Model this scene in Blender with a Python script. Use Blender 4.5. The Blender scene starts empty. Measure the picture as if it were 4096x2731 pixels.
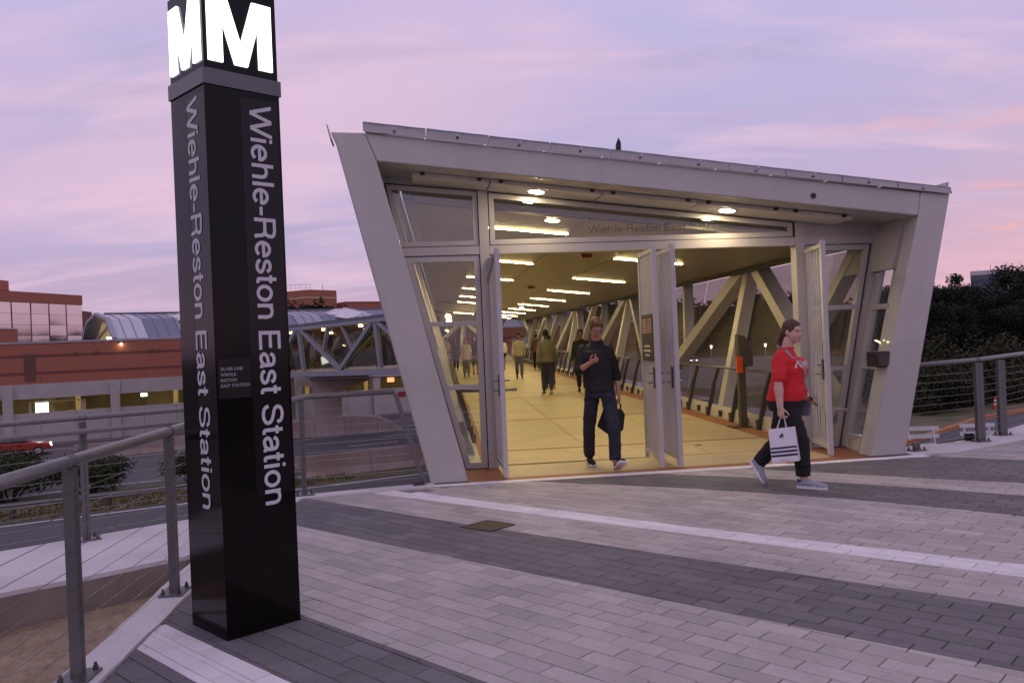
import bpy, bmesh, math, random
import numpy as np
from mathutils import Vector, Matrix, noise as mnoise
from mathutils.bvhtree import BVHTree
random.seed(7)
R = math.radians
scene = bpy.context.scene
COL = scene.collection

# ------------------------------------------------------------------ camera
cam_d = bpy.data.cameras.new('camera'); cam = bpy.data.objects.new('camera', cam_d); COL.objects.link(cam)
cam_d.sensor_width = 22.3; cam_d.lens = 18.0; cam_d.clip_start = 0.05; cam_d.clip_end = 4000
cam.matrix_world = Matrix.Translation((0, 0, 1.58)) @ Matrix.Rotation(R(90), 4, 'X') @ Matrix.Rotation(R(-2.4), 4, 'Z')
scene.camera = cam

# ------------------------------------------------------------------ world: dusk sky
SUN_EL, SUN_AZ = R(1.5), R(38)          # sun just at the horizon, ahead and to the right
SKY = 1.0
w = bpy.data.worlds.new('World'); scene.world = w; w.use_nodes = True
nt = w.node_tree; nt.nodes.clear()
def N(tree, kind, **kw):
    n = tree.nodes.new(kind)
    for k, v in kw.items(): setattr(n, k, v)
    return n
def build_sky():
    L = nt.links.new
    out = N(nt, 'ShaderNodeOutputWorld'); add = N(nt, 'ShaderNodeAddShader')
    bg1 = N(nt, 'ShaderNodeBackground'); bg2 = N(nt, 'ShaderNodeBackground')
    sky = N(nt, 'ShaderNodeTexSky'); sky.sky_type = 'NISHITA'; sky.sun_disc = False
    sky.sun_elevation = SUN_EL; sky.sun_rotation = SUN_AZ; sky.air_density = 1.2; sky.dust_density = 2.0
    L(sky.outputs[0], bg1.inputs['Color']); bg1.inputs['Strength'].default_value = 0.008
    tc = N(nt, 'ShaderNodeTexCoord'); sep = N(nt, 'ShaderNodeSeparateXYZ'); L(tc.outputs['Generated'], sep.inputs[0])
    # clear twilight gradient with height
    ramp = N(nt, 'ShaderNodeValToRGB'); L(sep.outputs['Z'], ramp.inputs['Fac'])
    cr = ramp.color_ramp; cr.interpolation = 'EASE'
    stops = [(0.0, (0.60, 0.37, 0.50)), (0.05, (0.56, 0.41, 0.58)), (0.16, (0.49, 0.43, 0.67)), (0.42, (0.53, 0.48, 0.76)), (1.0, (0.51, 0.47, 0.71))]
    cr.elements[0].position, cr.elements[0].color = stops[0][0], (*stops[0][1], 1)
    cr.elements[1].position, cr.elements[1].color = stops[-1][0], (*stops[-1][1], 1)
    for p, c in stops[1:-1]:
        e = cr.elements.new(p); e.color = (*c, 1)
    # cloud sheet: project the direction on a flat layer so streaks run to the horizon
    zc = N(nt, 'ShaderNodeMath', operation='MAXIMUM'); L(sep.outputs['Z'], zc.inputs[0]); zc.inputs[1].default_value = 0.0
    za = N(nt, 'ShaderNodeMath', operation='ADD'); L(zc.outputs[0], za.inputs[0]); za.inputs[1].default_value = 0.16
    dx = N(nt, 'ShaderNodeMath', operation='DIVIDE'); L(sep.outputs['X'], dx.inputs[0]); L(za.outputs[0], dx.inputs[1])
    dy = N(nt, 'ShaderNodeMath', operation='DIVIDE'); L(sep.outputs['Y'], dy.inputs[0]); L(za.outputs[0], dy.inputs[1])
    cmb = N(nt, 'ShaderNodeCombineXYZ'); L(dx.outputs[0], cmb.inputs['X']); L(dy.outputs[0], cmb.inputs['Y'])
    def noise(scale, rot, sc, detail, rough, dist=0.0, loc=(0, 0, 0)):
        mp = N(nt, 'ShaderNodeMapping'); L(cmb.outputs[0], mp.inputs['Vector'])
        mp.inputs['Rotation'].default_value = (0, 0, rot); mp.inputs['Scale'].default_value = sc; mp.inputs['Location'].default_value = loc
        n = N(nt, 'ShaderNodeTexNoise'); L(mp.outputs[0], n.inputs['Vector'])
        n.inputs['Scale'].default_value = scale; n.inputs['Detail'].default_value = detail
        n.inputs['Roughness'].default_value = rough; n.inputs['Distortion'].default_value = dist
        return n.outputs['Fac']
    def ss(sock, lo, hi):
        m = N(nt, 'ShaderNodeMapRange', interpolation_type='SMOOTHSTEP'); L(sock, m.inputs['Value'])
        m.inputs['From Min'].default_value = lo; m.inputs['From Max'].default_value = hi
        return m.outputs[0]
    def mix(fac, a, b, sc=1.0):
        m = N(nt, 'ShaderNodeMix', data_type='RGBA')
        f = N(nt, 'ShaderNodeMath', operation='MULTIPLY'); L(fac, f.inputs[0]); f.inputs[1].default_value = sc
        L(f.outputs[0], m.inputs['Factor'])
        if isinstance(a, tuple): m.inputs['A'].default_value = (*a, 1)
        else: L(a, m.inputs['A'])
        if isinstance(b, tuple): m.inputs['B'].default_value = (*b, 1)
        else: L(b, m.inputs['B'])
        return m.outputs['Result']
    c = ramp.outputs['Color']
    c = mix(ss(noise(0.55, R(25), (1.0, 1.7, 1), 3, 0.5, 0.6, (5.3, 2.2, 0)), 0.42, 0.72), c, (0.78, 0.54, 0.70), 0.85)     # broad pink veils
    c = mix(ss(noise(1.5, R(20), (0.7, 2.2, 1), 5, 0.55, 0.8, (1.2, 5.0, 0)), 0.45, 0.75), c, (0.84, 0.59, 0.74), 0.55)      # finer pink streaks
    c = mix(ss(noise(1.1, R(15), (0.8, 2.0, 1), 4, 0.55, 0.5, (3.3, 4.4, 0)), 0.5, 0.8), c, (0.43, 0.38, 0.56), 0.8)         # mauve-grey cloud bases
    # warm afterglow low down towards the sun, with lit cloud flecks
    dot = N(nt, 'ShaderNodeVectorMath', operation='DOT_PRODUCT'); L(tc.outputs['Generated'], dot.inputs[0])
    dot.inputs[1].default_value = (math.sin(SUN_AZ), math.cos(SUN_AZ), 0.06)
    glow = ss(dot.outputs['Value'], 0.84, 1.0)
    low = ss(sep.outputs['Z'], 0.30, 0.02)
    gl = N(nt, 'ShaderNodeMath', operation='MULTIPLY'); L(glow, gl.inputs[0]); L(low, gl.inputs[1])
    c = mix(gl.outputs[0], c, (0.62, 0.37, 0.47), 0.35)
    fl = N(nt, 'ShaderNodeMath', operation='MULTIPLY'); L(gl.outputs[0], fl.inputs[0])
    mpf = N(nt, 'ShaderNodeMapping'); L(tc.outputs['Generated'], mpf.inputs['Vector']); mpf.inputs['Scale'].default_value = (1, 1, 5.0); mpf.inputs['Location'].default_value = (0.35, 0.1, 0.0)
    nf = N(nt, 'ShaderNodeTexNoise'); L(mpf.outputs[0], nf.inputs['Vector']); nf.inputs['Scale'].default_value = 7.0; nf.inputs['Detail'].default_value = 4
    L(ss(nf.outputs['Fac'], 0.56, 0.66), fl.inputs[1])
    c = mix(fl.outputs[0], c, (0.98, 0.42, 0.36), 0.85)
    L(c, bg2.inputs['Color']); bg2.inputs['Strength'].default_value = SKY
    L(bg1.outputs[0], add.inputs[0]); L(bg2.outputs[0], add.inputs[1]); L(add.outputs[0], out.inputs['Surface'])
build_sky()
sun_d = bpy.data.lights.new('sun', 'SUN'); sun_d.energy = 0.12; sun_d.angle = R(12); sun_d.color = (1.0, 0.55, 0.45)
sun = bpy.data.objects.new('sun', sun_d); COL.objects.link(sun)
sun.rotation_euler = Vector((-math.sin(SUN_AZ) * math.cos(SUN_EL), -math.cos(SUN_AZ) * math.cos(SUN_EL), -math.sin(SUN_EL))).to_track_quat('-Z', 'Y').to_euler()
vs = scene.view_settings; vs.view_transform = 'Standard'; vs.look = 'None'; vs.exposure = 0.0; vs.gamma = 1.0; vs.use_curve_mapping = False
cy = scene.cycles; cy.use_denoising = True; cy.max_bounces = 8; cy.diffuse_bounces = 4; cy.glossy_bounces = 4; cy.transmission_bounces = 6; cy.transparent_max_bounces = 16; cy.sample_clamp_indirect = 6.0
cy.caustics_reflective = False; cy.caustics_refractive = False

# ------------------------------------------------------------------ helpers
class MB:
    """collects vertices and faces for one mesh"""
    def __init__(s): s.v = []; s.f = []; s.m = []
    def add(s, vs, fs, mi=0):
        b = len(s.v); s.v += [tuple(p) for p in vs]; s.f += [tuple(b + i for i in f) for f in fs]; s.m += [mi] * len(fs)
    def prism(s, pts, off, mi=0):
        """closed prism: polygon pts moved by vector off"""
        n = len(pts); off = Vector(off); a = [Vector(p) for p in pts]; b = [p + off for p in a]
        s.add(a + b, [tuple(range(n))[::-1], tuple(range(n, 2 * n))] + [(i, (i + 1) % n, n + (i + 1) % n, n + i) for i in range(n)], mi)
    def hexa(s, c, mi=0):
        """8 corners: bottom 4 then top 4, same order"""
        s.add(c, [(3, 2, 1, 0), (4, 5, 6, 7), (0, 1, 5, 4), (1, 2, 6, 5), (2, 3, 7, 6), (3, 0, 4, 7)], mi)
    def box(s, c, d, rz=0.0, mi=0):
        cx, cy_, cz = c; x, y, z = d[0] / 2, d[1] / 2, d[2] / 2; co, si = math.cos(rz), math.sin(rz)
        P = [(cx + co * a - si * b, cy_ + si * a + co * b, cz + e) for e in (-z, z) for a, b in ((-x, -y), (x, -y), (x, y), (-x, y))]
        s.hexa(P, mi)
    def beam(s, p, q, wd, ht, up=(0, 0, 1), mi=0):
        p, q = Vector(p), Vector(q); d = (q - p).normalized(); u = Vector(up); sd = d.cross(u)
        if sd.length < 1e-4: sd = d.cross(Vector((1, 0, 0)))
        sd.normalize(); u = sd.cross(d).normalized()
        s.hexa([p - sd * wd / 2 - u * ht / 2, p + sd * wd / 2 - u * ht / 2, p + sd * wd / 2 + u * ht / 2, p - sd * wd / 2 + u * ht / 2,
                q - sd * wd / 2 - u * ht / 2, q + sd * wd / 2 - u * ht / 2, q + sd * wd / 2 + u * ht / 2, q - sd * wd / 2 + u * ht / 2], mi)
    def tube(s, pts, rad, n=10, mi=0, cap=True):
        pts = [Vector(p) for p in pts]; k = len(pts)
        rad = rad if isinstance(rad, (list, tuple)) else [rad] * k
        rings = []; ref = None
        for i, p in enumerate(pts):
            d = (pts[min(i + 1, k - 1)] - pts[max(i - 1, 0)]).normalized()
            if ref is None:
                ref = Vector((0, 0, 1)) if abs(d.z) < 0.9 else Vector((1, 0, 0))
            a = d.cross(ref).normalized(); b = a.cross(d).normalized(); ref = b
            rings.append([p + a * math.cos(2 * math.pi * j / n) * rad[i] + b * math.sin(2 * math.pi * j / n) * rad[i] for j in range(n)])
        vs_ = [v for r in rings for v in r]
        fs = [(i * n + j, i * n + (j + 1) % n, (i + 1) * n + (j + 1) % n, (i + 1) * n + j) for i in range(k - 1) for j in range(n)]
        if cap: fs += [tuple(range(n))[::-1], tuple((k - 1) * n + j for j in range(n))]
        s.add(vs_, fs, mi)
    def loft(s, rings, mi=0):
        """rings: lists of n points; closed both ends"""
        n = len(rings[0]); k = len(rings); vs_ = [v for r in rings for v in r]
        fs = [(i * n + j, i * n + (j + 1) % n, (i + 1) * n + (j + 1) % n, (i + 1) * n + j) for i in range(k - 1) for j in range(n)]
        fs += [tuple(range(n))[::-1], tuple((k - 1) * n + j for j in range(n))]
        s.add(vs_, fs, mi)
    def ell(s, c, r, mat3=None, n=12, m=8, mi=0):
        c = Vector(c); r = (r, r, r) if not isinstance(r, (list, tuple)) else r
        vs_ = []
        for i in range(1, m):
            th = math.pi * i / m
            for j in range(n):
                ph = 2 * math.pi * j / n
                vs_.append(Vector((r[0] * math.sin(th) * math.cos(ph), r[1] * math.sin(th) * math.sin(ph), r[2] * math.cos(th))))
        vs_ += [Vector((0, 0, r[2])), Vector((0, 0, -r[2]))]
        if mat3 is not None: vs_ = [mat3 @ v for v in vs_]
        vs_ = [c + v for v in vs_]; T = (m - 1) * n; B = T + 1
        fs = [(i * n + j, (i + 1) * n + j, (i + 1) * n + (j + 1) % n, i * n + (j + 1) % n) for i in range(m - 2) for j in range(n)]
        fs += [(T, j, (j + 1) % n) for j in range(n)] + [(B, (m - 2) * n + (j + 1) % n, (m - 2) * n + j) for j in range(n)]
        s.add(vs_, fs, mi)
    def mesh(s, name, mats, smooth=False):
        me = bpy.data.meshes.new(name); me.from_pydata(s.v, [], s.f)
        mats = mats if isinstance(mats, (list, tuple)) else [mats]
        for m in mats: me.materials.append(m)
        if len(mats) > 1: me.polygons.foreach_set('material_index', s.m)
        if smooth: me.polygons.foreach_set('use_smooth', [True] * len(me.polygons))
        me.validate(); me.update()
        return me

def link(name, data, parent=None, label=None):
    o = bpy.data.objects.new(name, data); COL.objects.link(o)
    if parent is not None:
        o.parent = parent; o.matrix_parent_inverse = INV.get(parent.name, Matrix())
    if label: o['label'] = label
    return o
INV = {}
def part(name, mb, mats, parent, smooth=False, label=None):
    return link(name, mb.mesh(name, mats, smooth), parent, label)
def tag(o, label, cat, group=None):
    o['label'] = label; o['category'] = cat
    if group: o['group'] = group
    return o
def thing(name, loc, label, cat, group=None, rz=0.0, local=False):
    """an Empty at the thing's base; unless local, its parts are given in world coordinates"""
    o = bpy.data.objects.new(name, None); COL.objects.link(o); o.empty_display_size = 0.2
    o.location = loc; o.rotation_euler = (0, 0, rz); tag(o, label, cat, group)
    if not local: INV[o.name] = (Matrix.Translation(loc) @ Matrix.Rotation(rz, 4, 'Z')).inverted()
    return o
def sub_inverse(p):
    """parts of a part: parent keeps world-coordinate meshes, so children need no offset"""
    return p
def solo(name, mb, mats, label, cat, group=None, smooth=False):
    return tag(part(name, mb, mats, None, smooth), label, cat, group)
def struct(name, mb, mats, smooth=False):
    o = part(name, mb, mats, None, smooth); o['kind'] = 'structure'; return o
def stuff(name, mb, mats, parent=None, smooth=False):
    o = part(name, mb, mats, parent, smooth); o['kind'] = 'stuff'; return o
def copy_tree(root, loc, rz, label=None, group=None):
    r = root.copy(); COL.objects.link(r); r.location = loc; r.rotation_euler = (0, 0, rz)
    if label: r['label'] = label
    if group: r['group'] = group
    def rec(src, dst):
        for ch in src.children:
            c = ch.copy(); COL.objects.link(c); c.parent = dst; rec(ch, c)
    rec(root, r)
    return r
# a plain grotesque drawn with strokes of even width (cap height 1) for the big station lettering
GLY = {
 'W': (1.31, [('d', 0.03, 1, 0.34, 0), ('d', 0.34, 0, 0.655, 1), ('d', 0.655, 1, 0.97, 0), ('d', 0.97, 0, 1.28, 1)]),
 'i': (0.31, [('l', (0.155, 0), (0.155, 0.72)), ('l', (0.155, 0.86), (0.155, 1.0))]), 'l': (0.31, [('l', (0.155, 0), (0.155, 1))]), '-': (0.46, [('l', (0.05, 0.35), (0.41, 0.35))]), ' ': (0.38, []),
 'h': (0.76, [('l', (0.14, 0), (0.14, 1)), ('c', (0.14, 0.44), (0.20, 0.60), (0.37, 0.665), (0.55, 0.61), (0.62, 0.45), (0.62, 0.2), (0.62, 0))]),
 'n': (0.76, [('l', (0.14, 0), (0.14, 0.72)), ('c', (0.14, 0.44), (0.20, 0.60), (0.37, 0.665), (0.55, 0.61), (0.62, 0.45), (0.62, 0.2), (0.62, 0))]),
 'o': (0.77, [('a', 0.385, 0.36, 0.285, 0.305, 0, 360)]), 'e': (0.77, [('a', 0.385, 0.36, 0.28, 0.305, 0, 322), ('l', (0.12, 0.385), (0.72, 0.385))]),
 's': (0.69, [('c', (0.56, 0.50), (0.48, 0.62), (0.32, 0.665), (0.17, 0.62), (0.12, 0.52), (0.19, 0.43), (0.34, 0.37), (0.50, 0.31), (0.58, 0.20), (0.50, 0.095), (0.33, 0.055), (0.15, 0.11), (0.09, 0.22))]),
 't': (0.40, [('c', (0.185, 0.93), (0.185, 0.5), (0.185, 0.16), (0.23, 0.07), (0.36, 0.062)), ('l', (0.02, 0.66), (0.36, 0.66))]),
 'a': (0.75, [('c', (0.11, 0.50), (0.19, 0.62), (0.36, 0.665), (0.54, 0.61), (0.59, 0.47), (0.59, 0.2), (0.60, 0.09), (0.70, 0.055)), ('c', (0.59, 0.42), (0.42, 0.38), (0.22, 0.34), (0.115, 0.20), (0.20, 0.075), (0.34, 0.06), (0.50, 0.12), (0.59, 0.26))]),
 'R': (1.0, [('l', (0.14, 0), (0.14, 1)), ('c', (0.14, 0.935), (0.40, 0.935), (0.60, 0.935), (0.79, 0.87), (0.83, 0.70), (0.76, 0.54), (0.58, 0.485), (0.40, 0.485), (0.14, 0.485)), ('c', (0.55, 0.485), (0.74, 0.44), (0.80, 0.30), (0.82, 0.10), (0.87, 0.0))]),
 'E': (0.93, [('l', (0.15, 0), (0.15, 1)), ('l', (0.15, 0.935), (0.84, 0.935)), ('l', (0.15, 0.52), (0.79, 0.52)), ('l', (0.15, 0.065), (0.86, 0.065))]),
 'S': (0.93, [('c', (0.80, 0.69), (0.71, 0.87), (0.46, 0.94), (0.22, 0.88), (0.145, 0.73), (0.24, 0.59), (0.48, 0.52), (0.72, 0.43), (0.82, 0.27), (0.72, 0.12), (0.46, 0.06), (0.20, 0.13), (0.10, 0.31))])}
def grotesque(txt, wd=0.155):
    """ribbons for a line of text: (list of (layer, quads as 2d points)), total width"""
    out = []; x = 0.0
    for ch in txt:
        adv, strokes = GLY[ch]
        for li, st in enumerate(strokes):
            if st[0] == 'd':
                _, x0, y0, x1, y1 = st; h = wd * 0.53; out.append((li, [((x + x0 - h, y0), (x + x0 + h, y0), (x + x1 + h, y1), (x + x1 - h, y1))])); continue
            if st[0] == 'l': pts = list(st[1:])
            elif st[0] == 'a': _, cx, cy_, rx, ry, a0, a1 = st; pts = [(cx + rx * math.cos(R(a0 + (a1 - a0) * k / 28)), cy_ + ry * math.sin(R(a0 + (a1 - a0) * k / 28))) for k in range(29)]
            else:
                c = list(st[1:]); pts = []; ext = [(2 * c[0][0] - c[1][0], 2 * c[0][1] - c[1][1])] + c + [(2 * c[-1][0] - c[-2][0], 2 * c[-1][1] - c[-2][1])]
                for k in range(1, len(ext) - 2):
                    p0_, p1_, p2_, p3_ = ext[k - 1:k + 3]
                    for q in range(5):
                        u = q / 5; pts.append(tuple(0.5 * (2 * b + (c_ - a) * u + (2 * a - 5 * b + 4 * c_ - d) * u * u + (3 * b - a - 3 * c_ + d) * u ** 3) for a, b, c_, d in zip(p0_, p1_, p2_, p3_)))
                pts.append(c[-1])
            L_, R_ = [], []
            for k, p in enumerate(pts):
                a, b = pts[max(k - 1, 0)], pts[min(k + 1, len(pts) - 1)]
                if st[0] == 'a' and a1 - a0 == 360 and k in (0, len(pts) - 1): a, b = pts[-2], pts[1]
                d = Vector((b[0] - a[0], b[1] - a[1])).normalized(); h = wd / 2 * (0.93 if abs(d.x) > 0.8 else 1.0)
                L_.append((x + p[0] - d.y * h, p[1] + d.x * h)); R_.append((x + p[0] + d.y * h, p[1] - d.x * h))
            out.append((li, [(L_[k], R_[k], R_[k + 1], L_[k + 1]) for k in range(len(pts) - 1)]))
        x += adv
    return out, x
def text_geo(txt, size, spacing=1.0, line=1.0, bold=0.0, align='LEFT', shear=0.0):
    """flat outline of a line of text as (verts2d, faces)"""
    cu = bpy.data.curves.new('txt', 'FONT'); cu.body = txt; cu.size = size; cu.space_character = spacing; cu.space_line = line
    cu.align_x = align; cu.offset = bold; cu.resolution_u = 3; cu.shear = shear
    o = bpy.data.objects.new('txt', cu); COL.objects.link(o)
    bpy.context.view_layer.update()
    me = bpy.data.meshes.new_from_object(o.evaluated_get(bpy.context.evaluated_depsgraph_get()))
    vs_ = [(v.co.x, v.co.y) for v in me.vertices]; fs = [tuple(p.vertices) for p in me.polygons]
    bpy.data.objects.remove(o); bpy.data.curves.remove(cu); bpy.data.meshes.remove(me)
    return vs_, fs

# ------------------------------------------------------------------ materials
def mat(name, col, rough=0.6, metal=0.0, var=0.12, scale=6.0, bump=0.0, bscale=None, island=0.0, spec=0.5, emit=None, estr=0.0, streak=None, coat=0.0, tint=None, stain=None, spots=None):
    m = bpy.data.materials.new(name); m.use_nodes = True; t = m.node_tree; L = t.links.new
    b = t.nodes['Principled BSDF']; b.inputs['Roughness'].default_value = rough; b.inputs['Metallic'].default_value = metal
    b.inputs['Specular IOR Level'].default_value = spec; b.inputs['Coat Weight'].default_value = coat
    b.inputs['Base Color'].default_value = (*col, 1)
    if emit is not None:
        b.inputs['Emission Color'].default_value = (*emit, 1); b.inputs['Emission Strength'].default_value = estr
    if var > 0 or island > 0 or bump > 0:
        g = N(t, 'ShaderNodeNewGeometry'); mp = N(t, 'ShaderNodeMapping'); L(g.outputs['Position'], mp.inputs['Vector'])
        if streak: mp.inputs['Scale'].default_value = streak
        n1 = N(t, 'ShaderNodeTexNoise'); L(mp.outputs[0], n1.inputs['Vector']); n1.inputs['Scale'].default_value = scale; n1.inputs['Detail'].default_value = 6; n1.inputs['Roughness'].default_value = 0.65
        mr = N(t, 'ShaderNodeMapRange'); L(n1.outputs['Fac'], mr.inputs['Value'])
        mr.inputs['From Min'].default_value = 0.25; mr.inputs['From Max'].default_value = 0.75
        mr.inputs['To Min'].default_value = 1 - var; mr.inputs['To Max'].default_value = 1 + var
        val = mr.outputs[0]
        if island > 0:
            oi = N(t, 'ShaderNodeObjectInfo'); ad = N(t, 'ShaderNodeMath', operation='ADD'); L(oi.outputs['Random'], ad.inputs[0]); L(g.outputs['Random Per Island'], ad.inputs[1])
            fr = N(t, 'ShaderNodeMath', operation='FRACT'); L(ad.outputs[0], fr.inputs[0])
            m2 = N(t, 'ShaderNodeMapRange'); L(fr.outputs[0], m2.inputs['Value']); m2.inputs['To Min'].default_value = 1 - island; m2.inputs['To Max'].default_value = 1 + island
            mu = N(t, 'ShaderNodeMath', operation='MULTIPLY'); L(val, mu.inputs[0]); L(m2.outputs[0], mu.inputs[1]); val = mu.outputs[0]
        if stain:        # broad wear marks: (scale, depth)
            n4 = N(t, 'ShaderNodeTexNoise'); L(g.outputs['Position'], n4.inputs['Vector']); n4.inputs['Scale'].default_value = stain[0]; n4.inputs['Detail'].default_value = 7; n4.inputs['Roughness'].default_value = 0.7; n4.inputs['Distortion'].default_value = 0.8
            m4 = N(t, 'ShaderNodeMapRange'); L(n4.outputs['Fac'], m4.inputs['Value']); m4.inputs['From Min'].default_value = 0.36; m4.inputs['From Max'].default_value = 0.62; m4.inputs['To Min'].default_value = 1 - stain[1]; m4.inputs['To Max'].default_value = 1 + stain[1] * 0.35
            mu4 = N(t, 'ShaderNodeMath', operation='MULTIPLY'); L(val, mu4.inputs[0]); L(m4.outputs[0], mu4.inputs[1]); val = mu4.outputs[0]
        if spots:        # trodden-in gum and drips
            vo = N(t, 'ShaderNodeTexVoronoi'); L(g.outputs['Position'], vo.inputs['Vector']); vo.inputs['Scale'].default_value = spots; vo.inputs['Randomness'].default_value = 1.0
            m5 = N(t, 'ShaderNodeMapRange'); L(vo.outputs['Distance'], m5.inputs['Value']); m5.inputs['From Min'].default_value = 0.035; m5.inputs['From Max'].default_value = 0.055; m5.inputs['To Min'].default_value = 0.72; m5.inputs['To Max'].default_value = 1.0
            mu5 = N(t, 'ShaderNodeMath', operation='MULTIPLY'); L(val, mu5.inputs[0]); L(m5.outputs[0], mu5.inputs[1]); val = mu5.outputs[0]
        vm = N(t, 'ShaderNodeVectorMath', operation='SCALE'); vm.inputs[0].default_value = col; L(val, vm.inputs['Scale'])
        if tint:
            n3 = N(t, 'ShaderNodeTexNoise'); L(mp.outputs[0], n3.inputs['Vector']); n3.inputs['Scale'].default_value = scale * 0.37; n3.inputs['Detail'].default_value = 4
            m3 = N(t, 'ShaderNodeMapRange'); L(n3.outputs['Fac'], m3.inputs['Value']); m3.inputs['From Min'].default_value = 0.42; m3.inputs['From Max'].default_value = 0.68; m3.inputs['To Max'].default_value = 0.8
            mx = N(t, 'ShaderNodeMix', data_type='RGBA'); L(m3.outputs[0], mx.inputs['Factor']); L(vm.outputs[0], mx.inputs['A']); mx.inputs['B'].default_value = (*tint, 1)
            L(mx.outputs['Result'], b.inputs['Base Color'])
        else:
            L(vm.outputs[0], b.inputs['Base Color'])
        mr2 = N(t, 'ShaderNodeMapRange'); L(n1.outputs['Fac'], mr2.inputs['Value']); mr2.inputs['To Min'].default_value = max(0.02, rough - 0.08); mr2.inputs['To Max'].default_value = min(1, rough + 0.08)
        L(mr2.outputs[0], b.inputs['Roughness'])
        if bump > 0:
            n2 = N(t, 'ShaderNodeTexNoise'); L(g.outputs['Position'], n2.inputs['Vector']); n2.inputs['Scale'].default_value = bscale or scale * 12; n2.inputs['Detail'].default_value = 4
            bp = N(t, 'ShaderNodeBump'); bp.inputs['Strength'].default_value = bump; bp.inputs['Distance'].default_value = 0.01; L(n2.outputs['Fac'], bp.inputs['Height']); L(bp.outputs[0], b.inputs['Normal'])
    return m
def glass_mat(name, tint, refl=0.06, body=None, bodyfac=0.0, graze=0.85):
    m = bpy.data.materials.new(name); m.use_nodes = True; t = m.node_tree; L = t.links.new; t.nodes.clear()
    out = N(t, 'ShaderNodeOutputMaterial'); tr = N(t, 'ShaderNodeBsdfTransparent'); tr.inputs['Color'].default_value = (*tint, 1)
    gl = N(t, 'ShaderNodeBsdfGlossy'); gl.inputs['Roughness'].default_value = 0.02 if body is None else 0.35
    lw = N(t, 'ShaderNodeLayerWeight'); lw.inputs['Blend'].default_value = 0.25
    mr = N(t, 'ShaderNodeMapRange'); L(lw.outputs['Fresnel'], mr.inputs['Value']); mr.inputs['To Min'].default_value = refl; mr.inputs['To Max'].default_value = graze
    mx = N(t, 'ShaderNodeMixShader'); L(mr.outputs[0], mx.inputs[0]); L(tr.outputs[0], mx.inputs[1]); L(gl.outputs[0], mx.inputs[2])
    last = mx.outputs[0]
    if body:
        df = N(t, 'ShaderNodeBsdfDiffuse'); df.inputs['Color'].default_value = (*body, 1)
        m2 = N(t, 'ShaderNodeMixShader'); m2.inputs[0].default_value = bodyfac; L(last, m2.inputs[1]); L(df.outputs[0], m2.inputs[2]); last = m2.outputs[0]
    L(last, out.inputs['Surface'])
    return m
def emit_mat(name, col, strength):
    m = bpy.data.materials.new(name); m.use_nodes = True; t = m.node_tree; t.nodes.clear()
    o = N(t, 'ShaderNodeOutputMaterial'); e = N(t, 'ShaderNodeEmission'); e.inputs['Color'].default_value = (*col, 1); e.inputs['Strength'].default_value = strength
    t.links.new(e.outputs[0], o.inputs['Surface']); return m

M = {}
M['portal'] = mat('portal_paint', (0.49, 0.485, 0.445), 0.30, 0.0, 0.05, 1.6, 0.02, 60, coat=0.35, streak=(2.5, 2.5, 0.5), stain=(0.8, 0.07))
M['truss'] = mat('truss_paint', (0.55, 0.54, 0.52), 0.42, 0.0, 0.05, 2.5)
M['truss_far'] = mat('truss_grey_paint', (0.27, 0.29, 0.33), 0.45, 0.0, 0.06, 2.0)
M['alu'] = mat('anodised_frame', (0.50, 0.485, 0.47), 0.38, 0.25, 0.04, 3.0)
M['gasket'] = mat('black_gasket', (0.015, 0.015, 0.016), 0.6, var=0)
M['shiny'] = mat('bright_metal_flashing', (0.31, 0.29, 0.28), 0.2, 0.9, 0.10, 1.2, 0.7, 2.2)
M['soffit'] = mat('soffit_panel', (0.74, 0.71, 0.64), 0.5, 0.0, 0.03, 3.0)
M['ceiling'] = mat('ceiling_panel', (0.31, 0.285, 0.20), 0.38, 0.3, 0.14, 1.3, 0.03, 20, streak=(3, 0.6, 1))
M['dark_soffit'] = mat('dark_gap', (0.05, 0.05, 0.045), 0.7, var=0)
M['rail'] = mat('galvanised_rail', (0.21, 0.205, 0.20), 0.42, 0.4, 0.12, 14.0)
M['post'] = mat('post_paint', (0.14, 0.14, 0.138), 0.45, 0.3, 0.08, 9.0)
M['cable'] = mat('steel_cable', (0.30, 0.30, 0.30), 0.4, 0.8, 0)
M['bolt'] = mat('bolt_steel', (0.12, 0.12, 0.12), 0.4, 0.7, 0)
M['conc'] = mat('concrete', (0.44, 0.42, 0.40), 0.85, 0, 0.12, 1.6, 0.25, 40)
M['conc_white'] = mat('pale_concrete', (0.66, 0.65, 0.64), 0.85, 0, 0.08, 3.0, 0.3, 70, tint=(0.52, 0.50, 0.48))
M['conc_dark'] = mat('shaded_concrete', (0.24, 0.21, 0.17), 0.9, 0, 0.2, 4.0, 0.3, 60)  # concrete darkened to paint in the shade on the wall face
M['pav_light'] = mat('buff_paver', (0.475, 0.445, 0.41), 0.85, 0, 0.12, 35.0, 0.5, 260, island=0.13, stain=(1.1, 0.16), spots=2.1)
M['pav_dark'] = mat('charcoal_paver', (0.165, 0.158, 0.160), 0.8, 0, 0.16, 35.0, 0.5, 260, island=0.15, stain=(1.1, 0.18), spots=2.1)
M['pav_white'] = mat('white_paver', (0.80, 0.78, 0.78), 0.85, 0, 0.06, 30.0, 0.4, 260, island=0.06, stain=(1.6, 0.12))
M['joint'] = mat('joint_sand', (0.22, 0.20, 0.18), 0.95, 0, 0.2, 30.0)
M['soil'] = mat('straw_soil', (0.31, 0.235, 0.16), 0.95, 0, 0.25, 9.0, 0.7, 90, tint=(0.40, 0.31, 0.21))
M['asphalt'] = mat('asphalt', (0.075, 0.074, 0.078), 0.85, 0, 0.15, 0.35, 0.1, 30)
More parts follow.
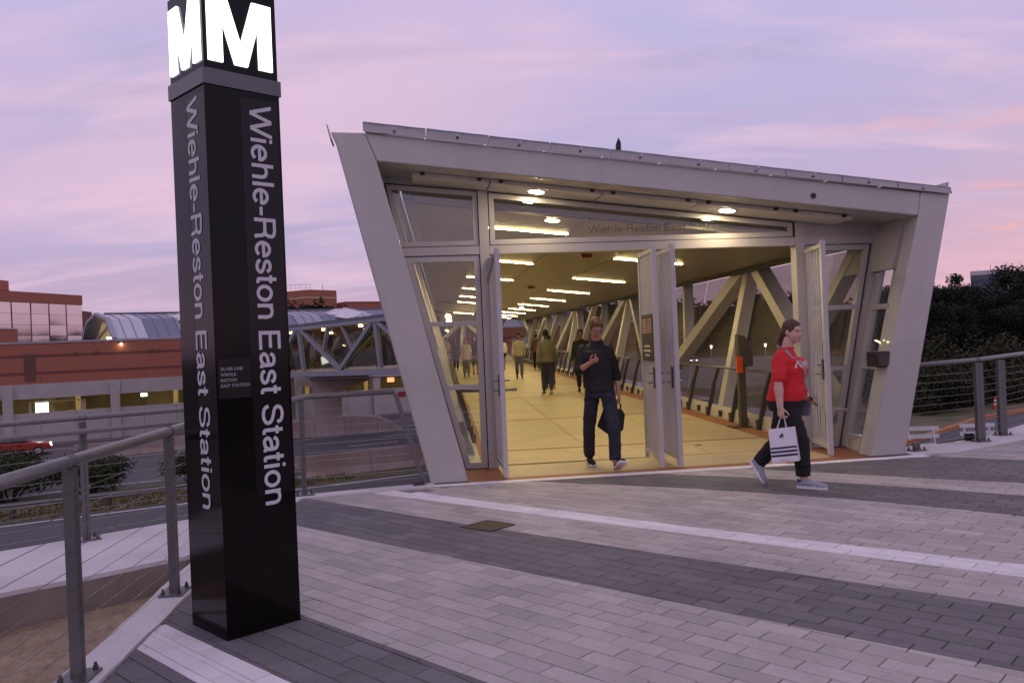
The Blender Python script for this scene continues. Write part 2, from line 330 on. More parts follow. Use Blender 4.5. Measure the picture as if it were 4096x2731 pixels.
M['asphalt_light'] = mat('worn_asphalt', (0.22, 0.21, 0.215), 0.85, 0, 0.12, 0.12)
M['paint'] = mat('road_paint', (0.62, 0.60, 0.56), 0.7, 0, 0.15, 3.0)
M['grass'] = mat('dry_grass', (0.13, 0.115, 0.05), 0.95, 0, 0.3, 1.2, 0.4, 18, tint=(0.06, 0.07, 0.025))
M['green'] = mat('mown_grass', (0.055, 0.085, 0.03), 0.95, 0, 0.25, 0.5, 0.3, 10)
M['terrain'] = mat('terrain_ground', (0.06, 0.065, 0.035), 0.95, 0, 0.25, 0.15)
M['black'] = mat('black_polished_panel', (0.005, 0.004, 0.0045), 0.10, 0, 0.0, spec=0.2)
M['black_band'] = mat('grey_collar', (0.13, 0.13, 0.14), 0.35, 0.2, 0.05, 8)
M['letter'] = mat('pale_lettering', (0.62, 0.62, 0.64), 0.6, 0, 0.0)
M['letter_dim'] = mat('small_lettering', (0.45, 0.45, 0.46), 0.6, 0, 0.0)
M['glow'] = emit_mat('lit_letter', (0.97, 0.98, 1.0), 2.6)
M['glass'] = glass_mat('clear_glass', (0.90, 0.91, 0.88), 0.05)
M['glass_end'] = glass_mat('portal_glass', (0.86, 0.87, 0.84), 0.10)
M['mesh'] = glass_mat('fine_mesh_screen', (0.90, 0.89, 0.88), 0.005, (0.16, 0.14, 0.12), 0.36, 0.10)
M['glass_side'] = glass_mat('side_glass', (0.86, 0.87, 0.85), 0.015, graze=0.25)
M['tube'] = emit_mat('lamp_tube', (1.0, 0.76, 0.35), 92.0)
M['tube_far'] = emit_mat('far_lamp_tube', (1.0, 0.80, 0.42), 40.0)
M['down'] = emit_mat('downlight_lens', (1.0, 0.78, 0.46), 150.0)
M['floor'] = mat('bridge_floor_slab', (0.52, 0.43, 0.265), 0.5, 0, 0.10, 2.0, 0.1, 40, stain=(0.9, 0.12))
M['terracotta'] = mat('terracotta_tile', (0.34, 0.14, 0.065), 0.6, 0, 0.12, 6.0)
M['kerb'] = mat('kerb_plate', (0.60, 0.58, 0.52), 0.45, 0.1, 0.05, 5.0)
M['bracket'] = mat('dark_bracket', (0.07, 0.065, 0.06), 0.5, 0.4, 0.0)
M['gate'] = mat('gate_paint', (0.50, 0.49, 0.48), 0.4, 0.1, 0.05, 5.0)
M['sign_brown'] = mat('brown_sign', (0.045, 0.03, 0.024), 0.5, 0, 0.0)
M['sign_text'] = mat('sign_print', (0.60, 0.55, 0.45), 0.6, 0, 0)
M['orange'] = mat('orange_card', (0.75, 0.10, 0.02), 0.6, 0, 0)
M['red_dev'] = mat('red_alarm', (0.22, 0.012, 0.01), 0.4, 0, 0)
M['plastic_black'] = mat('black_plastic', (0.014, 0.014, 0.015), 0.45, 0, 0)
M['brick'] = mat('red_brick', (0.37, 0.142, 0.09), 0.9, 0, 0.16, 3.5, 0.2, 14, streak=(1, 1, 3))
M['brick_dark'] = mat('dark_brick_course', (0.19, 0.07, 0.055), 0.9, 0, 0.12, 5)
M['louver'] = mat('louver', (0.20, 0.13, 0.08), 0.6, 0, 0.1, 5)
M['roof_a'] = mat('roof_metal', (0.36, 0.37, 0.42), 0.40, 0.5, 0.06, 0.8)
M['roof_b'] = mat('roof_metal_dark', (0.22, 0.23, 0.29), 0.42, 0.5, 0.06, 0.8)
M['roof_c'] = mat('roof_metal_pale', (0.55, 0.55, 0.58), 0.45, 0.3, 0.05, 0.8)
M['vault_glow'] = mat('glowing_vault_panel', (0.55, 0.47, 0.30), 0.6, 0, 0.15, 0.8, emit=(1.0, 0.72, 0.30), estr=0.22)  # weak emission painted in for the lamplit vault interior; the panel is no lamp
M['wall_lit'] = mat('platform_wall', (0.24, 0.21, 0.11), 0.7, 0, 0.2, 0.9)
M['mirror'] = mat('mirror_glazing', (0.62, 0.60, 0.60), 0.04, 1.0, 0.04, 0.3, 0.06, 0.5)
M['tower'] = mat('office_tower', (0.10, 0.11, 0.15), 0.4, 0.2, 0.1, 0.2)
M['tower_win'] = mat('tower_glass', (0.06, 0.065, 0.10), 0.2, 0.5, 0.0)
M['white'] = mat('white_paint', (0.72, 0.72, 0.72), 0.5, 0, 0.05, 6)
M['cone'] = mat('orange_cone', (0.62, 0.08, 0.03), 0.55, 0, 0)
M['curb_o'] = mat('silt_sock', (0.42, 0.19, 0.08), 0.9, 0, 0.15, 4)
M['car_red'] = mat('red_car_paint', (0.36, 0.045, 0.025), 0.3, 0.2, 0.0, coat=0.5)
M['car_white'] = mat('white_car_paint', (0.6, 0.6, 0.6), 0.3, 0.1, 0.0, coat=0.5)
M['car_dark'] = mat('dark_car_paint', (0.06, 0.05, 0.06), 0.3, 0.1, 0.0, coat=0.5)
M['car_glass'] = mat('car_glass', (0.03, 0.03, 0.04), 0.1, 0, 0)
M['tyre'] = mat('tyre', (0.015, 0.015, 0.015), 0.8, 0, 0)
M['headlamp'] = emit_mat('headlamp', (1.0, 0.92, 0.8), 12.0)
M['taillamp'] = emit_mat('taillamp', (1.0, 0.08, 0.03), 5.0)
M['lamp_white'] = emit_mat('street_lamp_lens', (1.0, 0.96, 0.9), 14.0)
M['sign_red'] = emit_mat('lit_red_sign', (1.0, 0.22, 0.08), 3.0)
M['leaf_a'] = mat('dark_foliage', (0.014, 0.021, 0.009), 0.7, 0, 0.35, 1.5, island=0.4, spec=0.2)
M['leaf_b'] = mat('mid_foliage', (0.045, 0.058, 0.022), 0.7, 0, 0.35, 1.5, island=0.4, spec=0.2)
M['leaf_c'] = mat('olive_shrub', (0.040, 0.043, 0.018), 0.75, 0, 0.35, 2.0, island=0.4, spec=0.2)
M['bark'] = mat('bark', (0.05, 0.04, 0.03), 0.9, 0, 0.2, 5)
# ------------------------------------------------------------------ plaza paving
BANG = R(-44); BC, BS = math.cos(BANG), math.sin(BANG)
def to_pq(x, y): return x * BC + y * BS, -x * BS + y * BC
def to_xy(p, q): return p * BC - q * BS, p * BS + q * BC
def curve(co, lo=None, hi=None):
    def f(p):
        pc = min(max(p, lo if lo is not None else p), hi if hi is not None else p)
        y = 0; d = 0
        for c in co: y = y * pc + c
        n = len(co) - 1
        for i, c in enumerate(co[:-1]): d += c * (n - i) * pc ** (n - i - 1)
        return y + d * (p - pc)
    return f
EDGES = [curve((0.0006, 1.770)), curve((0.0046, 1.929)), curve((0.0083, 0.0811, 2.2437), -6, -2), curve((0.0044, 2.656)),
         curve((0.0018, 0.0595, 4.2945)), curve((0.0051, 0.1094, 5.3292)), curve((0.0013, 0.0843, 5.9199)), curve((0.0064, 0.1332, 6.281)),
         curve((-0.0487, -0.2029, 7.4198), -5.3, -1.2), curve((-0.0378, -0.1049, 8.4607), -4.8, -1.5), curve((0.0048, 0.2026, 9.5649), -6, 0), curve((0.1668, 11.104))]
BAND_MAT = ['pav_dark', 'pav_white', 'pav_white', 'pav_dark', 'pav_light', 'pav_dark', 'pav_light', 'pav_white', 'pav_light', 'pav_dark', 'pav_light', 'pav_dark', 'pav_light']
def edges_at(p):
    out = []
    for f in EDGES:
        v = f(p); out.append(v if not out else max(v, out[-1]))
    return out
def clip(poly, fn):
    """keep the side where fn >= 0 (fn evaluated at the vertices)"""
    out = []; n = len(poly)
    for i in range(n):
        a, b = poly[i], poly[(i + 1) % n]; fa, fb = fn(a), fn(b)
        if fa >= 0: out.append(a)
        if (fa < 0) != (fb < 0):
            t = fa / (fa - fb); out.append((a[0] + (b[0] - a[0]) * t, a[1] + (b[1] - a[1]) * t))
    return out
def halfplane(a, b):
    """inside is to the left of a->b (world xy)"""
    def f(pq):
        x, y = to_xy(*pq); return (b[0] - a[0]) * (y - a[1]) - (b[1] - a[1]) * (x - a[0])
    return f
# portal frame: s along the front, k in depth, z up
PO = Vector((-0.986, 9.376, 0)); PD = Vector((0.9925, 0.1222, 0)); PN = Vector((-0.1222, 0.9925, 0))
def P(s, k, z): v = PO + PD * s + PN * k; return Vector((v.x, v.y, z))
# bridge frame: t across, a along, z above the floor, which climbs gently
BO = Vector((-0.28, 10.0, 0)); BT = Vector((math.cos(R(4.7)), math.sin(R(4.7)), 0)); BA = Vector((-math.sin(R(4.7)), math.cos(R(4.7)), 0))
GR = 0.006
def B(t, a, z): v = BO + BT * t + BA * a; return Vector((v.x, v.y, z + GR * a))

thr_a, thr_b, thr_c = P(-0.3, -0.17, 0), P(4.2, -0.24, 0), P(5.95, -0.22, 0)
BOUND = [((-1.97, 2.2), (-2.06, 3.9)), ((-2.06, 3.9), (-2.37, 7.6)), ((-2.37, 7.6), (-2.30, 8.82)), ((-2.30, 8.82), (-0.95, 9.20))]
right_edge = [(thr_c.x, thr_c.y), (5.36, 10.05), (6.75, 10.92), (12.5, 16.2)]
OUT = [(-1.97, 1.5), (-2.06, 3.9), (-2.37, 7.6), (-2.28, 8.84), (-0.95, 9.20), (thr_a.x, thr_a.y), (thr_b.x, thr_b.y)] + right_edge + [(14.0, 16.2), (14.0, 1.5)]
cells = []
PW, PLN, G = 0.130, 0.300, 0.0030
for r in range(int(-0.6 / PW), int(20 / PW)):
    q0 = r * PW; off = (r % 2) * PLN * 0.5 + (r * 0.37 % 1) * 0.05
    for c in range(-40, 36):
        p0 = c * PLN + off
        x, y = to_xy(p0 + PLN / 2, q0 + PW / 2)
        if y < 1.6 or abs(x) > 0.85 * y + 3.0 or y > 16 or x < -2.6: continue
        base = [(p0 + G, q0 + G), (p0 + PLN - G, q0 + G), (p0 + PLN - G, q0 + PW - G), (p0 + G, q0 + PW - G)]
        # the plaza outline
        ins = False; near = []
        for a, b in zip(OUT, OUT[1:] + OUT[:1]):
            if (a[1] > y) != (b[1] > y) and x < (b[0] - a[0]) * (y - a[1]) / (b[1] - a[1]) + a[0]: ins = not ins
            d = Vector((b[0] - a[0], b[1] - a[1])); u = max(0, min(1, ((x - a[0]) * d.x + (y - a[1]) * d.y) / d.length_squared))
            if math.hypot(a[0] + d.x * u - x, a[1] + d.y * u - y) < 0.19: near.append((a, b))
        if not ins and not near: continue
        for a, b in near:
            if base: base = clip(base, halfplane(b, a))
        if not base or len(base) < 3: continue
        ed = edges_at(p0 + PLN / 2)
        for bi in range(len(EDGES) + 1):
            lo = ed[bi - 1] if bi > 0 else -99; hi = ed[bi] if bi < len(EDGES) else 99
            if hi - lo < 0.02 or hi < q0 or lo > q0 + PW: continue
            poly = base
            if lo > q0 - 0.06: f = EDGES[bi - 1]; poly = clip(poly, lambda v, f=f, lo=lo: v[1] - max(f(v[0]), lo - 0.2) - 0.001)
            if poly and hi < q0 + PW + 0.06: f = EDGES[bi]; poly = clip(poly, lambda v, f=f: f(v[0]) - v[1] - 0.001)
            if not poly or len(poly) < 3: continue
            ar = 0.5 * abs(sum(poly[i][0] * poly[(i + 1) % len(poly)][1] - poly[(i + 1) % len(poly)][0] * poly[i][1] for i in range(len(poly))))
            if ar < 0.0008: continue
            cells.append((poly, BAND_MAT[bi], x, y, ar))
# pylon footprint and steel cover are cut out by simply lying above the pavers
bed = MB(); bed.add([(-2.05, 1.0, -0.012), (14, 1.0, -0.012), (14, 18.5, -0.012), (6.8, 11.4, -0.012), (5.2, 10.2, -0.012), (4.9, 10.15, -0.012), (-0.9, 9.5, -0.012), (-2.25, 8.9, -0.012), (-2.45, 7.0, -0.012)], [(0, 1, 2, 3, 4, 5, 6, 7, 8)])
pavement = struct('pavement', bed, M['joint'])
def paver_mesh(mb, poly, rnd, mi=0):
    jz = rnd.uniform(-0.0012, 0.0012); tx, ty = rnd.uniform(-0.006, 0.006), rnd.uniform(-0.006, 0.006)
    cx = sum(v[0] for v in poly) / len(poly); cy_ = sum(v[1] for v in poly) / len(poly); n = len(poly)
    top = []; rim = []; bot = []
    for p, q in poly:
        z = jz + (p - cx) * tx + (q - cy_) * ty; d = math.hypot(p - cx, q - cy_) or 1
        pi, qi = p - (p - cx) / d * 0.004, q - (q - cy_) / d * 0.004
        X, Y = to_xy(pi, qi); top.append((X, Y, z)); X, Y = to_xy(p, q); rim.append((X, Y, z - 0.003)); bot.append((X, Y, -0.03))
    mb.add(top + rim + bot, [tuple(range(n))] + [(i + n, (i + 1) % n + n, (i + 1) % n, i) for i in range(n)] + [(i + 2 * n, (i + 1) % n + 2 * n, (i + 1) % n + n, i + n) for i in range(n)], mi)
rnd = random.Random(3)
def showing(c):
    _, _, x, y, ar = c
    inview = y > 3.55 and abs(x) < 0.60 * y and not (-0.46 < x / y < -0.30)
    return (ar / y ** 3) if inview else -1 / y
cells.sort(key=showing, reverse=True)
for c in cells[:300]:
    mb = MB(); paver_mesh(mb, c[0], rnd); part('paver', mb, M[c[1]], pavement)
PM = ['pav_light', 'pav_dark', 'pav_white']; mb = MB()
for c in cells[300:]: paver_mesh(mb, c[0], rnd, PM.index(c[1]))
stuff('paver_field', mb, [M[k] for k in PM], pavement)
# steel utility cover let into the paving
cov = MB(); cc = [(-0.503, 7.119), (-0.237, 6.909), (-0.043, 7.125), (-0.283, 7.329)]
cov.prism([(x, y, 0.001) for x, y in cc], (0, 0, 0.005))
cover = solo('utility_cover', cov, mat('bronze_cover', (0.085, 0.07, 0.035), 0.6, 0.4, 0.2, 30, 0.3, 120), 'dark square metal cover set flush into the pavers near the entrance', 'drain cover')
fr_ = MB()
for i in range(4):
    a, b = Vector((*cc[i], 0.004)), Vector((*cc[(i + 1) % 4], 0.004)); fr_.beam(a, b, 0.014, 0.01)
part('rim', fr_, M['bracket'], cover)
# pale edge strip along the entrance threshold and kerbs
st = MB()
for a, b in ((thr_a, thr_b), (thr_b, thr_c)):
    st.hexa([(*a.xy, -0.03), (*b.xy, -0.03), (*(b.xy + PN.xy * 0.16), -0.03), (*(a.xy + PN.xy * 0.12), -0.03), (*a.xy, 0.001), (*b.xy, 0.001), (*(b.xy + PN.xy * 0.16), 0.004), (*(a.xy + PN.xy * 0.12), 0.004)])
struct('edge_strip', st, M['pav_white'])

def strip(mb, inner, outer, z0, z1, jag=0.0, mi=0):
    """solid strip between two polylines"""
    n = len(inner)
    vs_ = [(*p, z0) for p in inner] + [(*p, z0) for p in outer] + [(*p, z1) for p in inner] + [(*p, z1) for p in outer]
    fs = []
    for i in range(n - 1):
        fs += [(i, n + i, n + i + 1, i + 1), (2 * n + i, 2 * n + i + 1, 3 * n + i + 1, 3 * n + i), (i, i + 1, 2 * n + i + 1, 2 * n + i), (n + i + 1, n + i, 3 * n + i, 3 * n + i + 1)]
    fs += [(0, 2 * n, 3 * n, n), (n - 1, 2 * n - 1, 4 * n - 1, 3 * n - 1)]
    mb.add(vs_, fs, mi)
def jagged(a, b, n, amp, seed):
    rr = random.Random(seed); out = []
    for i in range(n + 1):
        t = i / n; d = Vector((b[0] - a[0], b[1] - a[1])).normalized(); o = rr.uniform(-amp, amp) if 0 < i < n else 0
        out.append((a[0] + (b[0] - a[0]) * t - d.y * o, a[1] + (b[1] - a[1]) * t + d.x * o))
    return out
kb = MB()
inn = jagged((-1.98, 2.3), (-2.10, 4.3), 14, 0.006, 1) + jagged((-2.10, 4.3), (-2.36, 7.3), 16, 0.006, 2)[1:]
outr = jagged((-2.20, 2.3), (-2.325, 4.3), 14, 0.010, 3) + jagged((-2.325, 4.3), (-2.60, 7.3), 16, 0.010, 4)[1:]
strip(kb, inn, outr, -0.5, 0.012)
struct('curb', kb, M['conc_white'])
# low retaining wall under the far railing
wb = MB()
front = jagged((-5.4, 4.02), (-2.62, 6.47), 22, 0.012, 5) + [(-2.45, 6.95)]
back = jagged((-5.9, 5.55), (-3.18, 7.89), 22, 0.006, 6) + [(-2.9, 8.15)]
strip(wb, front, back, -5.2, 0.012, mi=0)
wall = solo('retaining_wall', wb, [M['conc_white']], 'low concrete wall with a broad pale top beside the soil bed', 'wall')
# rough wall face above the soil, its shade put into a darker colour
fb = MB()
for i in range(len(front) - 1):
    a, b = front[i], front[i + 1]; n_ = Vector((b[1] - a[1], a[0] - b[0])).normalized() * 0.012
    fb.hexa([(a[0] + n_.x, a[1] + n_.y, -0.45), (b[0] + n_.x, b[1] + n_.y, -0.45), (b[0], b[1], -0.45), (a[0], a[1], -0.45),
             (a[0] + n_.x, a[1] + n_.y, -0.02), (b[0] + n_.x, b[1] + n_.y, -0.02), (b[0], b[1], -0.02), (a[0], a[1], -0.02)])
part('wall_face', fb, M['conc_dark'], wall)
w2 = MB()
strip(w2, [(-2.45, 6.95), (-2.38, 7.6), (-2.30, 8.80), (-0.93, 9.19), (-0.93, 9.30)], [(-2.9, 8.15), (-2.75, 8.42), (-2.45, 8.99), (-1.05, 9.42), (-0.97, 9.45)], -5.2, 0.010)
solo('retaining_wall', w2, M['conc_white'], 'pale concrete ledge behind the sign pillar, running to the entrance column', 'wall')
# soil bed between curb and wall
sb = MB(); nx, ny = 40, 40
grid = {}
for i in range(nx + 1):
    for j in range(ny + 1):
        x = -5.6 + 3.3 * i / nx; y = 2.2 + 5.2 * j / ny
        grid[i, j] = len(sb.v); sb.v.append((x, y, -0.235 + 0.03 * mnoise.noise((x * 1.3, y * 1.3, 0)) + 0.012 * mnoise.noise((x * 9, y * 9, 3))))
for i in range(nx):
    for j in range(ny): sb.f.append((grid[i, j], grid[i + 1, j], grid[i + 1, j + 1], grid[i, j + 1])); sb.m.append(0)
struct('soil_bed', sb, M['soil'], True)
rr = random.Random(11); sw = MB()
for _ in range(2600):
    y = rr.uniform(3.6, 6.4); x = rr.uniform(-3.9, -2.3); a = rr.uniform(0, 3.14); l = rr.uniform(0.02, 0.06)
    if (x + 3.4) * 0.86 + 5.75 < y - 0.0: continue
    z = -0.222 + 0.03 * mnoise.noise((x * 1.3, y * 1.3, 0)); sw.beam((x, y, z), (x + math.cos(a) * l, y + math.sin(a) * l, z + rr.uniform(-0.005, 0.015)), 0.003, 0.002)
stuff('straw_mulch', sw, mat('straw', (0.36, 0.26, 0.14), 0.9, 0, 0.2, 20))
sp = MB(); sp.tube([(-2.47, 4.62, -0.25), (-2.47, 4.62, -0.12)], 0.017, 8); sp.tube([(-2.47, 4.62, -0.12), (-2.47, 4.62, -0.085)], [0.021, 0.021], 8); sp.tube([(-2.47, 4.62, -0.085), (-2.47, 4.62, -0.05)], [0.012, 0.010], 8)
solo('sprinkler_head', sp, M['plastic_black'], 'small black sprinkler standing in the soil beside the pale curb', 'sprinkler')

# right-hand ledge under the right railing
w3 = MB()
strip(w3, [(4.80, 10.02), (5.36, 10.06), (6.06, 10.50), (6.75, 10.93), (12.5, 16.2)], [(4.72, 10.45), (5.30, 10.86), (6.0, 11.02), (6.55, 11.45), (12.2, 16.6)], -5.2, 0.012)
solo('retaining_wall', w3, M['conc_white'], 'pale concrete ledge under the railing right of the entrance', 'wall')

# ------------------------------------------------------------------ railings
def post_parts(par, base, dirv, h=1.05, width=0.058, thick=0.05, lean=(0, 0), plate=True):
    d = Vector((dirv[0], dirv[1], 0)).normalized(); n_ = Vector((-d.y, d.x, 0)); b = Vector(base)
    pb = MB(); top = b + Vector((lean[0], lean[1], h))
    for sgn in (-1, 1):        # two flat bars with a narrow slot, as the photograph shows
        o = d * sgn * (width / 4 + 0.002)
        pb.hexa([b + o - d * width / 4 - n_ * thick / 2, b + o + d * width / 4 - n_ * thick / 2, b + o + d * width / 4 + n_ * thick / 2, b + o - d * width / 4 + n_ * thick / 2,
                 top + o - d * width / 4 - n_ * thick / 2, top + o + d * width / 4 - n_ * thick / 2, top + o + d * width / 4 + n_ * thick / 2, top + o - d * width / 4 + n_ * thick / 2])
    po = part('post', pb, M['post'], par)
    hb = MB()
    for i in range(10):
        z = 0.09 + i * 0.093
        c = b + Vector((lean[0], lean[1], 0)) * (z / h) + Vector((0, 0, z)) - n_ * (thick / 2 + 0.001)
        hb.tube([c, c + n_ * 0.002], 0.006, 6)
        c2 = c + n_ * (thick + 0.001); hb.tube([c2, c2 + n_ * 0.002], 0.006, 6)
    part('cable_hole', hb, M['bracket'], po)
    if plate:
        pl = MB(); pl.hexa([b - d * 0.10 - n_ * 0.075, b + d * 0.10 - n_ * 0.075, b + d * 0.10 + n_ * 0.075, b - d * 0.10 + n_ * 0.075] + [v + Vector((0, 0, 0.014)) for v in (b - d * 0.10 - n_ * 0.075, b + d * 0.10 - n_ * 0.075, b + d * 0.10 + n_ * 0.075, b - d * 0.10 + n_ * 0.075)])
        bp = part('base_plate', pl, M['post'], par)
        for sx in (-1, 1):
            for sy in (-1, 1):
                c = b + d * sx * 0.075 + n_ * sy * 0.052; m_ = MB(); m_.tube([c, c + Vector((0, 0, 0.034))], 0.013, 6); m_.tube([c + Vector((0, 0, 0.034)), c + Vector((0, 0, 0.05))], 0.008, 6)
                part('bolt', m_, M['bolt'], bp)
def cables(par, path, z0, zs, r=0.0019):
    for z in zs:
        m_ = MB(); m_.tube([(x, y, z0 + z) for x, y in path], r, 5); part('cable', m_, M['cable'], par)
def rail_tube(par, pts, r, name='handrail', collars=()):
    m_ = MB(); m_.tube(pts, r, 14); o = part(name, m_, M['rail'], par, True)
    for c, d in collars:
        c, d = Vector(c), Vector(d).normalized(); k = MB()
        for s_ in (-0.02, 0.02): k.tube([c + d * (s_ - 0.004), c + d * (s_ + 0.004)], r + 0.004, 14)
        part('collar', k, M['post'], o, True)
ZC = [0.09 + i * 0.093 for i in range(10)]
# near railing along the curb
nr = thing('cable_railing', (-2.2, 4.07, 0), 'nearest railing with a thick round rail, running from the left edge to the sign pillar', 'railing', 'cable railings round the plaza')
pA, pB, pC = (-2.205, 4.075, 0.012), (-2.30, 5.475, 0.012), (-2.395, 6.9, 0.012)
p0_, pE = (-2.10, 2.6, 0.012), (-2.47, 8.0, 0.012)
for p in (p0_, pA, pB, pC): post_parts(nr, p, (0.067, -1), 1.03)
rail_tube(nr, [(-2.06, 2.0, 1.08), (-2.205, 4.075, 1.08), (-2.30, 5.475, 1.08), (-2.395, 6.9, 1.08), (-2.44, 7.6, 1.08)], 0.032, collars=[((-2.205, 4.075, 1.08), (-0.07, 1, 0)), ((-2.30, 5.475, 1.08), (-0.07, 1, 0))])
cables(nr, [(-2.10, 2.6), (-2.205, 4.075), (-2.30, 5.475), (-2.395, 6.9)], 0.0, ZC)
# far railing on the retaining wall
fr = thing('cable_railing', (-4.2, 6.9, 0), 'double rail railing on the far retaining wall behind the soil bed', 'railing', 'cable railings round the plaza')
fpath = [(-6.3, 4.98), (-5.03, 6.08), (-3.76, 7.18), (-2.5, 8.26)]
fd = (0.755, 0.655, 0)
for x, y in fpath: post_parts(fr, (x, y, 0.012), fd, 1.03, 0.05, 0.045)
rail_tube(fr, [(x, y, 1.075) for x, y in [(-6.6, 4.72)] + fpath + [(-2.3, 8.43)]], 0.024, collars=[((x, y, 1.075), fd) for x, y in fpath])
off = Vector((0.655, -0.755, 0)) * 0.10
rail_tube(fr, [(x + off.x, y + off.y, 0.965) for x, y in [(-6.6, 4.72)] + fpath[:-1] + [(-2.6, 8.17)]], 0.024, 'lower_rail')
for x, y in fpath:
    bk = MB(); bk.beam((x, y, 0.93), (x + off.x, y + off.y, 0.945), 0.03, 0.02); part('rail_bracket', bk, M['post'], fr)
cables(fr, fpath, 0.0, ZC)
# short railing between pylon and entrance column
sr = thing('cable_railing', (-2.35, 8.6, 0), 'short railing between the sign pillar and the left entrance column, with a leaning end post', 'railing', 'cable railings round the plaza')
spath = [(-2.32, 8.98), (-1.07, 9.36)]
post_parts(sr, (-2.32, 8.98, 0.010), (0.95, 0.3), 1.03, 0.05, 0.045)
rail_tube(sr, [(-2.30, 8.43, 1.075), (-2.24, 8.98, 1.075), (-1.34, 9.27, 1.075)], 0.030)
ep = MB(); ep.beam((-1.33, 9.27, 1.05), (-1.06, 9.36, 0.01), 0.022, 0.05); part('end_post', ep, M['post'], sr)
for z in ZC:
    m_ = MB(); m_.tube([(-2.31, 8.97, z), (-1.06 - 0.27 * z, 9.36 - 0.09 * z, z)], 0.0028, 5); part('cable', m_, M['cable'], sr)
ft = MB(); ft.box((-1.12, 9.30, 0.03), (0.12, 0.05, 0.05), R(17)); part('end_foot', ft, M['bracket'], sr)
# right railing
rg = thing('cable_railing', (6.1, 10.8, 0), 'railing right of the entrance with wide dark posts and thin cables', 'railing', 'cable railings round the plaza')
rp = [(4.98, 10.36), (6.10, 10.86), (6.70, 11.38), (8.9, 13.4), (11.0, 15.3)]
post_parts(rg, (4.98, 10.30, 0.012), (0.9, 0.4), 0.10, 0.10, 0.03)
post_parts(rg, (*rp[1], 0.012), (0.95, 0.3), 1.03, 0.12, 0.05)
post_parts(rg, (*rp[2], 0.012), (0.95, 0.3), 1.03, 0.12, 0.05)
for x, y in rp[3:]: post_parts(rg, (x, y, 0.012), (0.74, 0.67), 1.03, 0.12, 0.05)
rail_tube(rg, [(4.98, 10.40, 1.07), (6.10, 10.86, 1.085), (6.70, 11.38, 1.09), (8.9, 13.4, 1.10), (11.0, 15.3, 1.12)], 0.028, collars=[((6.10, 10.86, 1.085), (0.9, 0.4, 0))])
cables(rg, rp, 0.0, ZC)
jb = MB(); jb.box((6.03, 11.0, 0.06), (0.10, 0.07, 0.09)); jb.tube([(6.0, 10.99, 0.05), (5.8, 10.95, 0.02), (5.5, 10.82, 0.015)], 0.008, 6)
solo('junction_box', jb, M['plastic_black'], 'small dark box with a cable at the foot of the right railing post', 'junction box')
lt = MB(); lt.box((5.75, 10.78, 0.022), (0.09, 0.05, 0.018), R(-15)); lt.box((5.79, 10.80, 0.03), (0.05, 0.04, 0.012), R(20))
solo('paper_scrap', lt, M['white'], 'crumpled white scrap lying on the ledge by the right railing', 'litter')

# ------------------------------------------------------------------ station pylon
pc = [Vector((-1.943, 4.854, 0)), Vector((-1.632, 4.545, 0)), Vector((-1.309, 4.858, 0))]
pc.append(pc[0] + pc[2] - pc[1]); pc = [pc[1], pc[2], pc[3], pc[0]]       # front corner, right, back, left
pcen = sum(pc, Vector()) / 4
py = thing('sign_pillar', (pcen.x, pcen.y, 0), 'tall black four-sided pillar with a lit M head and white vertical station lettering', 'sign pillar')
def ring(z, g=0.0): return [(p + (p - pcen).normalized() * g) + Vector((0, 0, z)) for p in pc]
m_ = MB(); m_.hexa(ring(0.0) + ring(3.07)); part('shaft', m_, M['black'], py)
m_ = MB(); m_.hexa(ring(3.07, 0.014) + ring(3.158, 0.014)); part('collar', m_, M['black_band'], py)
m_ = MB(); m_.hexa(ring(3.158, -0.004) + ring(3.655, -0.004)); part('lantern', m_, M['black'], py)
faces = [(pc[0], pc[1]), (pc[3], pc[0]), (pc[1], pc[2]), (pc[2], pc[3])]   # right visible face, left visible face, two rear faces
def on_face(fi, u, z, o): a, b = faces[fi]; d = (b - a).normalized(); n_ = Vector((d.y, -d.x, 0)); v = a + d * u + n_ * o; return Vector((v.x, v.y, z))
MS = [(0, 0), (0.22, 0), (0.22, 0.62), (0.40, 0), (0.60, 0), (0.78, 0.62), (0.78, 0), (1, 0), (1, 1), (0.70, 1), (0.50, 0.33), (0.30, 1), (0, 1)]
MT = [(0, 1, 2, 11, 12), (2, 3, 10, 11), (3, 4, 10), (4, 5, 9, 10), (5, 6, 7, 8, 9)]
FW = 0.44
for fi in range(4):
    m_ = MB(); wM = 0.385; hM = 0.378; u0 = (FW - wM) / 2
    pts = [on_face(fi, u0 + x * wM, 3.205 + y * hM, 0.010) for x, y in MS]; bk_ = [on_face(fi, u0 + x * wM, 3.205 + y * hM, -0.003) for x, y in MS]
    n = len(MS); m_.add(pts + bk_, MT + [(i, (i + 1) % n, n + (i + 1) % n, n + i) for i in range(n)])
    part('lit_letter', m_, M['glow'], py, label='glowing white letter M on the pillar head')
    # seam of the lettered panel
    for u in (0.205,):
        s_ = MB(); s_.beam(on_face(fi, u, 0.75, 0.001), on_face(fi, u, 3.02, 0.001), 0.0018, 0.002); part('panel_seam', s_, M['black'], py)
    s_ = MB(); s_.add([on_face(fi, 0.206, 0.76, 0.0015), on_face(fi, FW - 0.004, 0.76, 0.0015), on_face(fi, FW - 0.004, 3.03, 0.0015), on_face(fi, 0.206, 3.03, 0.0015)], [(0, 1, 2, 3)])
    part('letter_panel', s_, mat('letter_panel_face', (0.009, 0.007, 0.0075), 0.16, 0, 0, spec=0.3), py)
GT, GTW = grotesque('Wiehle-Reston East Station')
